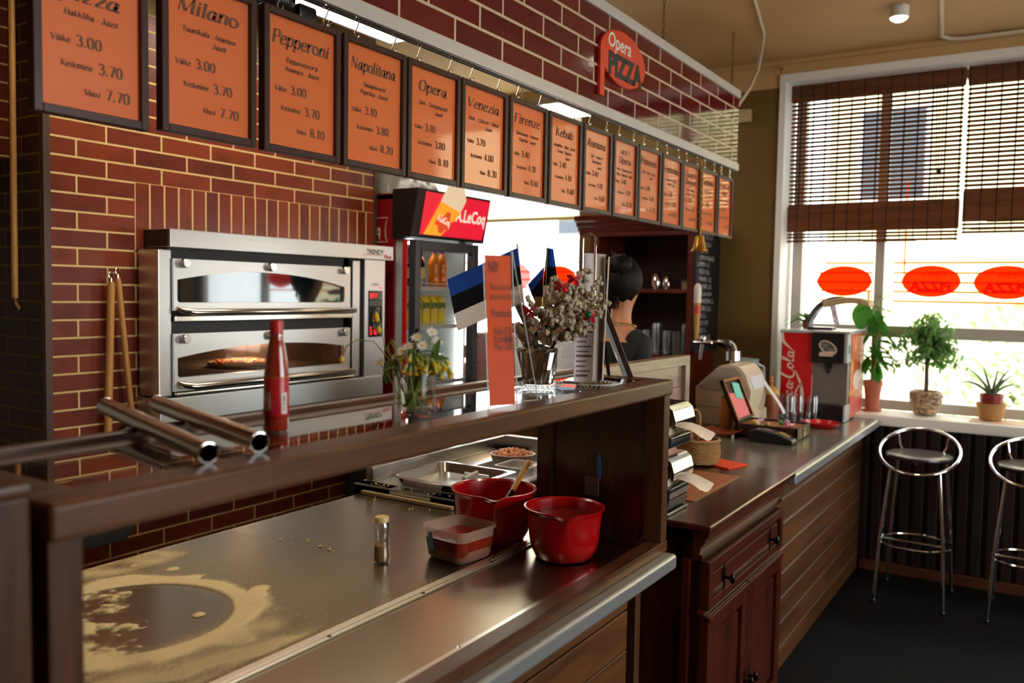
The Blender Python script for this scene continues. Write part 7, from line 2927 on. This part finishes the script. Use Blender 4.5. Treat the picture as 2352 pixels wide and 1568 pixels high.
b.tube([(5.0535, y, z) for y, z in el], .0035, 6, True)
b.prism([(1.135, 1.268), (1.06, 1.268), (1.045, 1.30), (1.13, 1.292)], (.001, 0, 0), (5.054, 0, 0), (0, 1, 0), (0, 0, 1))
b.build('glass_print', mat('pale_peach', rgb(220, 190, 170), .4), hd_)
b = MB(t)
b.prism(el, (.0008, 0, 0), (5.0545, 0, 0), (0, 1, 0), (0, 0, 1))
b.build('ice_print', mat('dark_cola_print', rgb(70, 70, 72), .4, col2=rgb(150, 140, 130), nscale=60), hd_)
b = MB(t)
b.box(5.085, 1.07, 1.195, 5.115, 1.105, 1.232, .003)
b.tube([(5.095, 1.088, 1.20), (5.095, 1.088, 1.17)], [.012, .008], 12)
b.build('nozzle', BLK, t)
b = MB(t)
b.box(4.995 + .04, .99, ZG + .0, 5.10, 1.175, ZG + .095, .004)
dtb = b.build('drip_tray', BLK, t)
MB(t).box(5.035, .978, ZG + .002, 5.16, .99, ZG + .095, .003).build('tray_side', SILV, t)
MB(t).box(5.085, 1.172, ZG + .10, 5.10, 1.182, 1.23).build('chrome_edge', CHROME, t, smooth=False)
# side poster of an iced drink
PO = bpy.data.materials.new('iced_drink_poster')
PO.use_nodes = True
nt = PO.node_tree
pb = nt.nodes['Principled BSDF']
pb.inputs['Roughness'].default_value = .3
tc = nt.nodes.new('ShaderNodeTexCoord')
nz = nt.nodes.new('ShaderNodeTexNoise')
nz.inputs['Scale'].default_value = 9
nz.inputs['Detail'].default_value = 4
nz.inputs['Distortion'].default_value = 1.2
rp = nt.nodes.new('ShaderNodeValToRGB')
cr = rp.color_ramp
cr.elements[0].position, cr.elements[0].color = .30, rgb(190, 40, 24)
cr.elements[1].position, cr.elements[1].color = .72, rgb(250, 214, 150)
e1 = cr.elements.new(.46)
e1.color = rgb(222, 96, 50)
e2 = cr.elements.new(.58)
e2.color = rgb(236, 150, 100)
nt.links.new(tc.outputs['Object'], nz.inputs[0])
nt.links.new(nz.outputs[0], rp.inputs[0])
nt.links.new(rp.outputs[0], pb.inputs['Base Color'])
MB(t).box(5.165, .980, 1.02, 5.555, .986, 1.395).build('poster', PO, t, smooth=False)
b = MB(t)
b.box(5.165, .979, ZG + .01, 5.555, .985, 1.02)
b.build('poster_band', mat('coral_band', rgb(226, 110, 96), .35), t, smooth=False)
b = MB(t).prism([(5.20 + .18 + .15 * math.cos(2 * PI * i / 24), 1.12 + .06 * math.sin(2 * PI * i / 24)) for i in range(24)], (0, .001, 0), (0, .979, 0))
b.build('poster_patch', mat('pale_patch', rgb(240, 214, 196), .4), t, smooth=False)
# cursive lettering running up the red panel
b = MB(t)
UP, SD = Vector((0, 0, 1)), Vector((0, 1, 0))
LW = mat('cream_script', rgb(236, 214, 196), .4)


def script(b, strokes, O, R, U, s):
    """smooth pen strokes (x, y, width) in the plane R, U"""
    for st_ in strokes:
        P = [st_[0]] + st_ + [st_[-1]]
        out = []
        for i in range(1, len(P) - 2):
            for k in range(6):
                q_ = k / 6
                out.append(tuple(.5 * (2 * P[i][d] + (P[i + 1][d] - P[i - 1][d]) * q_ + (2 * P[i - 1][d] - 5 * P[i][d] + 4 * P[i + 1][d] - P[i + 2][d]) * q_ * q_ + (3 * P[i][d] - P[i - 1][d] - 3 * P[i + 1][d] + P[i + 2][d]) * q_ ** 3) for d in (0, 1, 2)))
        out.append(st_[-1])
        vs = []
        n = len(out)
        for i in range(n):
            a, c = out[max(0, i - 1)], out[min(n - 1, i + 1)]
            dx, dy = c[0] - a[0], c[1] - a[1]
            L = math.hypot(dx, dy) or 1
            nx, ny, wd = -dy / L, dx / L, out[i][2] / 2
            vs += [O + R * (out[i][0] + nx * wd) * s + U * (out[i][1] + ny * wd) * s, O + R * (out[i][0] - nx * wd) * s + U * (out[i][1] - ny * wd) * s]
        b.add(vs, [(2 * i, 2 * i + 1, 2 * i + 3, 2 * i + 2) for i in range(n - 1)])


O1 = lambda x: [(x + 5, 4, .6), (x + 2.6, 4.2, 1.1), (x + 1.2, 2, 1.2), (x + 2.4, .2, .8), (x + 4.2, 1.6, .7), (x + 4.8, 3.6, .8), (x + 3.2, 3.2, .4)]
AA = lambda x: [(x + 4.6, 3.6, .7), (x + 2.6, 4.2, 1.0), (x + 1.2, 2, 1.2), (x + 2, .2, .8), (x + 3.8, 1.6, .6)]
AT = lambda x: [(x + 4.9, 4.2, 1.0), (x + 4.0, 1.0, 1.1), (x + 4.8, .1, .8), (x + 6.2, 1.2, .3)]
CC = lambda x: [(x + 3.8, 3.4, .6), (x + 2.6, 4.2, .9), (x + 1.2, 2.2, 1.2), (x + 2, .2, .9), (x + 4.2, 1.2, .3)]
word = [
    [(7.2, 8.2, .5), (6.2, 9.8, .9), (3.6, 8.6, 1.2), (1.4, 4.4, 1.6), (1.6, .8, 1.4), (4.2, -.4, .9), (7.0, 1.6, .4)],
    O1(6.6), CC(12.2), AA(16.6), AT(16.6),
    [(22.2, 2.6, .9), (23.8, 2.9, .9)],
    [(32.4, 8.6, .5), (31.2, 10.0, .9), (28.6, 8.8, 1.2), (26.2, 4.6, 1.6), (26.2, .9, 1.4), (29, -.4, .9), (31.8, 1.6, .4)],
    O1(31.2), [(37.2, 1.2, .4), (40.4, 7.4, .6), (40.8, 9.6, .7), (39.4, 8.6, .9), (37.8, 3.0, 1.2), (38.2, .3, 1.0), (40, 1.0, .4)], AA(39.6), AT(39.6),
    [(45.5, 1.2, .4), (47.5, 3.5, 1.0), (52, 8.0, 2.0), (58.5, 9.0, 2.0)],
    [(5, -.3, .8), (9, -2.6, 1.2), (14, -1.6, 1.1), (19, -3.6, .9), (22, -6, .5), (18, -5.2, .5)],
    [(0, -7.2, 2.0), (10, -7.0, 2.6), (20, -5.6, 2.0), (27, -3.0, 1.2), (31, -1.0, .5)]]
script(b, word, Vector((5.0752, 1.278, ZG + .028)), UP, SD, .0080)
b.build('script_lettering', LW, t, smooth=False)

# curved leaflet stand and striped wrap on the soda machine
t = thing('leaflet_stand', 'dark curved stand with a striped wrapped bunch on top of the soda machine', 'stand', (5.26, 1.17, 1.412))
b = MB(t)
b.box(5.20, 1.10, 1.412, 5.32, 1.24, 1.428, .003)
b.build('foot', mat('purple_black', rgb(40, 32, 44), .3), t)
b = MB(t)
b.grid(lambda u, v: (5.21 + .10 * u, 1.235 - .19 * v ** 1.6, 1.425 + .155 * math.sin(min(1, v * 1.0) * PI * .52)), 4, 14, (0, .012, .03))
b.build('curved_back', mat('purple_grey', rgb(86, 78, 96), .25), t)
b = MB(t)
b.grid(lambda u, v: (5.20 + .06 * u, 1.12 - .03 * v - .02 * u, 1.565 - .12 * v), 4, 6, (.002, .0, 0))
b.build('leaflet', mat('flowery_leaflet', rgb(120, 70, 96), .5, col2=rgb(206, 200, 206), nscale=60), t)
b = MB(t)


def sw(u, v):
    return Vector((5.18 + .16 * u, 1.15 - .25 * v, 1.550 + .045 * math.sin(v * 2.2) - .03 * v + .006 * math.sin(u * 22)))


b.grid(sw, 26, 10, (0, .004, .024))
b.build('striped_wrap', mat('straw_wrap', rgb(206, 182, 136), .7, noise_amt=.25, nscale=30, stretch=(8, 1, 1)), t)

# ================================================================ plants on the sill
ZS_ = .9255
TERR = mat('terracotta', rgb(172, 98, 72), .7)
SOIL = mat('soil', rgb(44, 32, 24), .95)
PLG = film('plant_leaf', (.06, .20, .03, 1), .35, 0)
PLD = mat('plant_leaf_dark', rgb(30, 66, 30), .4)


def pot(t, c, prof, m, name='pot', seg=32, fn=None):
    return MB(t).lathe(c, prof, seg, fn).build(name, m, t)


c = Vector((5.50, .915, ZS_))
t = thing('potted_plant', 'leafy drooping plant in a tall terracotta pot beside the soda machine', 'plant', c)
pot(t, c, [(.0001, 0), (.034, 0), (.05, .15), (.055, .152), (.055, .185), (.050, .185), (.048, .165), (.0001, .165)], TERR)
MB(t).lathe(c, [(.0001, -.0002), (.05, 0), (.056, .012), (.05, .012), (.0001, .004)], 28).build('saucer', TERR, t)
b = MB(t)
rd = random.Random(31)
bs = MB(t)
for k in range(46):
    a = rd.uniform(0, 2 * PI)
    z = rd.uniform(.25, .66)
    p = c + Vector((.02 * math.cos(a), .03 * math.sin(a), z))
    d = Vector((math.cos(a) * .5 - .1, math.sin(a) * .9 - .25, rd.uniform(-.9, .5)))
    if p.y + d.y * .1 > .972:
        d.y = -abs(d.y)
    b.leaf(p, d, (math.cos(a) * .4, math.sin(a) * .4, 1), rd.uniform(.09, .15), rd.uniform(.034, .054), .3, 5)
for k in range(4):
    bs.tube([c + Vector((0, 0, .16)), c + Vector((.01 * k - .02, .01 * k - .015, .4)), c + Vector((.012 * k - .02, .018 * k - .03, .66))], .004, 6)
b.leaf(c + Vector((-.06, .06, .66)), (-.1, .05, -1), (-1, -.3, .2), .17, .12, .12, 6)
b.build('leaves', PLG, t)['kind'] = 'stuff'
bs.build('stem', STEM, t)

c = Vector((5.42, 1.29, 1.4125))
t = thing('potted_plant', 'small trailing plant at the back corner of the soda machine', 'plant', c)
pot(t, c, [(.0001, 0), (.026, 0), (.034, .045), (.030, .045), (.0001, .038)], TERR)
b = MB(t)
for k in range(16):
    a = rd.uniform(0, 2 * PI)
    p = c + Vector((.02 * math.cos(a), .02 * math.sin(a), .045))
    d = Vector((math.cos(a) * .5, abs(math.sin(a)) * 1.0 * (1 if k % 3 else -1), rd.uniform(.1, .9)))
    b.leaf(p, d, (0, 0, 1), rd.uniform(.08, .13), rd.uniform(.03, .042), .5, 5)
b.build('leaves', PLG, t)['kind'] = 'stuff'

# little fig tree in a woven pot
c = Vector((5.51, .625, ZS_))
t = thing('potted_tree', 'small weeping fig tree in a woven pot on the window sill', 'plant', c)
MB(t).lathe(c, [(.0001, .001), (.062, 0), (.066, .004), (.06, .006), (.0001, .006)], 28).build('saucer', ACR, t)


def weave(a, r, z):
    return r + .0035 * math.sin(18 * a + (PI if int(z / .0125) % 2 else 0)), z


pr = [(.0001, .006), (.055, .006)] + [(.055 + .032 * math.sin(PI * (k / 14) * .62 + .1), .006 + k * .0098) for k in range(1, 14)] + [(.076, .140), (.070, .142), (.066, .13), (.0001, .125)]
MB(t).lathe(c, pr, 72, weave).build('woven_pot', mat('woven_rush', rgb(206, 178, 140), .7, col2=rgb(96, 64, 44), nscale=46, stretch=(1, 1, 1.6)), t)
b = MB(t)
b.tube([c + Vector((0, 0, .125)), c + Vector((.004, 0, .2)), c + Vector((-.003, .002, .28)), c + Vector((.004, -.002, .36)), c + Vector((0, 0, .46))], [.013, .011, .010, .008, .004], 10)
rd = random.Random(44)
bl = MB(t)
cr_ = c + Vector((0, 0, .40))
for k in range(52):
    a = rd.uniform(0, 2 * PI)
    zz_ = rd.uniform(-.13, .20)
    e_ = cr_ + Vector((math.cos(a) * rd.uniform(.05, .13), math.sin(a) * rd.uniform(.08, .21) * (1.1 - .8 * max(0, zz_ / .2)), zz_))
    s_ = c + Vector((0, 0, rd.uniform(.28, .44)))
    m_ = (s_ + e_) / 2 + Vector((0, 0, .04))
    b.tube([s_, m_, e_], [.004, .003, .001], 5)
    for j in range(22):
        q_ = rd.uniform(.25, 1.05)
        p = s_.lerp(m_, q_ * 2) if q_ < .5 else m_.lerp(e_, min(1.1, q_ * 2 - 1))
        bl.leaf(p + Vector((rd.gauss(0, .012), rd.gauss(0, .012), rd.gauss(0, .012))), (rd.uniform(-1, 1), rd.uniform(-1, 1), rd.uniform(-1.1, .3)), (rd.uniform(-.6, .6), rd.uniform(-.6, .6), 1), rd.uniform(.03, .05), rd.uniform(.014, .021), .3, 3)
b.build('trunk', mat('bark_brown', rgb(92, 70, 44), .8), t)
bl.build('leaves', film('fig_leaf', (.20, .37, .12, 1), .5, 0), t)['kind'] = 'stuff'

# aloe
c = Vector((5.50, .29, ZS_ + .0025))
t = thing('potted_plant', 'spiky aloe plant in a red plastic pot set in a straw pot', 'plant', c)
pot(t, c, [(.0001, 0), (.05, 0), (.056, .004), (.07, .05), (.074, .085), (.077, .087), (.077, .096), (.071, .097), (.068, .085), (.0001, .05)], mat('straw_pot', rgb(190, 142, 84), .75, noise_amt=.25, nscale=60, stretch=(1, 1, 8)), 'straw_pot')
pot(t, c, [(.0001, .055), (.055, .055), (.059, .13), (.061, .132), (.061, .148), (.056, .148), (.054, .13), (.0001, .13)], mat('maroon_plastic', rgb(140, 44, 40), .4), 'inner_pot')
b = MB(t)
AL = [(-.19, .075, -.02), (-.14, .15, .0), (-.09, .12, -.04), (.03, .16, .02), (.07, .10, -.03), (.12, .12, .0), (.15, .06, .02), (-.03, .09, .05), (.02, .08, -.06), (-.06, .17, .03), (.10, .16, .05)]
for (a, z, f) in AL:
    p0_ = c + Vector((0, 0, .135))
    e_ = p0_ + RV * a + Vector((f, 0, z))
    m_ = p0_.lerp(e_, .5) + Vector((0, 0, .35 * abs(a)))
    pts, rr = [], []
    for k in range(10):
        s_ = k / 9
        pts.append(p0_ * (1 - s_) ** 2 + m_ * 2 * s_ * (1 - s_) + e_ * s_ * s_)
        rr.append(.0085 * (1 - s_) ** .7 + .0008)
    b.tube(pts, rr, 7)
b.build('leaves', mat('aloe_leaf', rgb(74, 100, 66), .4), t)
t = thing('sill_mat', 'pale woven mat under the aloe pot on the window sill', 'mat', (5.46, .16, ZS_))
MB(t).box(5.355, -.25, ZS_, 5.565, .385, ZS_ + .0025, .001).build('mat', mat('pale_mat', rgb(206, 172, 140), .8, noise_amt=.2, nscale=50), t)

# ================================================================ bar stools
SEATM = mat('dark_seat', rgb(52, 32, 32), .32, coat=.2)
STCH = mat('stool_chrome', (.72, .72, .74, 1), .1, 1.0)


def stool(label, cx_, cy_):
    t = thing('bar_stool', label, 'bar stool', (cx_, cy_, 0), 'chrome bar stools')
    c = Vector((cx_, cy_, 0))
    b = MB(t)
    b.lathe(c, [(.0001, .752), (.14, .752), (.160, .757), (.166, .766), (.164, .776), (.150, .782), (.10, .780), (.0001, .777)], 48)
    b.build('seat', SEATM, t)
    b = MB(t)
    pts = []
    for k in range(48):
        a = 2 * PI * k / 48
        x, y = .185 * math.cos(a), .195 * math.sin(a)
        pts.append(c + Vector((x, y, .792 + .52 * x)))
    b.tube(pts, .0095, 10, True)
    b.build('hoop', STCH, t)
    for sx_, sy in ((-1, 1), (-1, -1), (1, 1), (1, -1)):
        b = MB(t)
        tx = -.142 if sx_ < 0 else .135
        ztop = .792 + .52 * tx if sx_ < 0 else .75
        pts = [c + Vector((tx * 1.02, sy * .115, ztop + .004)), c + Vector((tx * 1.03, sy * .118, ztop - .02)), c + Vector((sx_ * .185, sy * .150, .34)), c + Vector((sx_ * .205, sy * .165, .008))]
        b.tube(pts, .0095, 10)
        lg_ = b.build('leg', STCH, t)
        MB(t).lathe(c + Vector((sx_ * .205, sy * .165, 0)), [(.0001, 0), (.013, 0), (.013, .018), (.0001, .018)], 12).build('foot_cap', BLK, lg_)
    b = MB(t)
    for sy in (1, -1):
        b.tube([c + Vector((.12, sy * .09, .755)), c + Vector((.135, sy * .115, .80)), c + Vector((.14, sy * .125, .86))], .006, 8)
    b.build('back_support', STCH, t)
    b = MB(t)
    b.tube([c + Vector((-.182, .148, .345)), c + Vector((-.182, -.148, .345))], .007, 8)
    b.build('footrest_bar', STCH, t)
    b = MB(t)
    pts = []
    for k in range(40):
        a = 2 * PI * k / 40
        pts.append(c + Vector((.175 * math.cos(a), .175 * math.sin(a), .30)))
    b.tube(pts, .007, 8, True)
    b.build('footrest_ring', STCH, t)
    b = MB(t)
    b.tube([c + Vector((.0, .13, .745)), c + Vector((0, -.13, .745))], .008, 8)
    b.tube([c + Vector((.13, 0, .745)), c + Vector((-.13, 0, .745))], .008, 8)
    b.build('seat_bracket', STCH, t)


stool('chrome bar stool with a dark round seat, nearer the counter end', 4.99, .585)
stool('chrome bar stool with a dark round seat, at the right edge beside another stool', 5.0, .06)
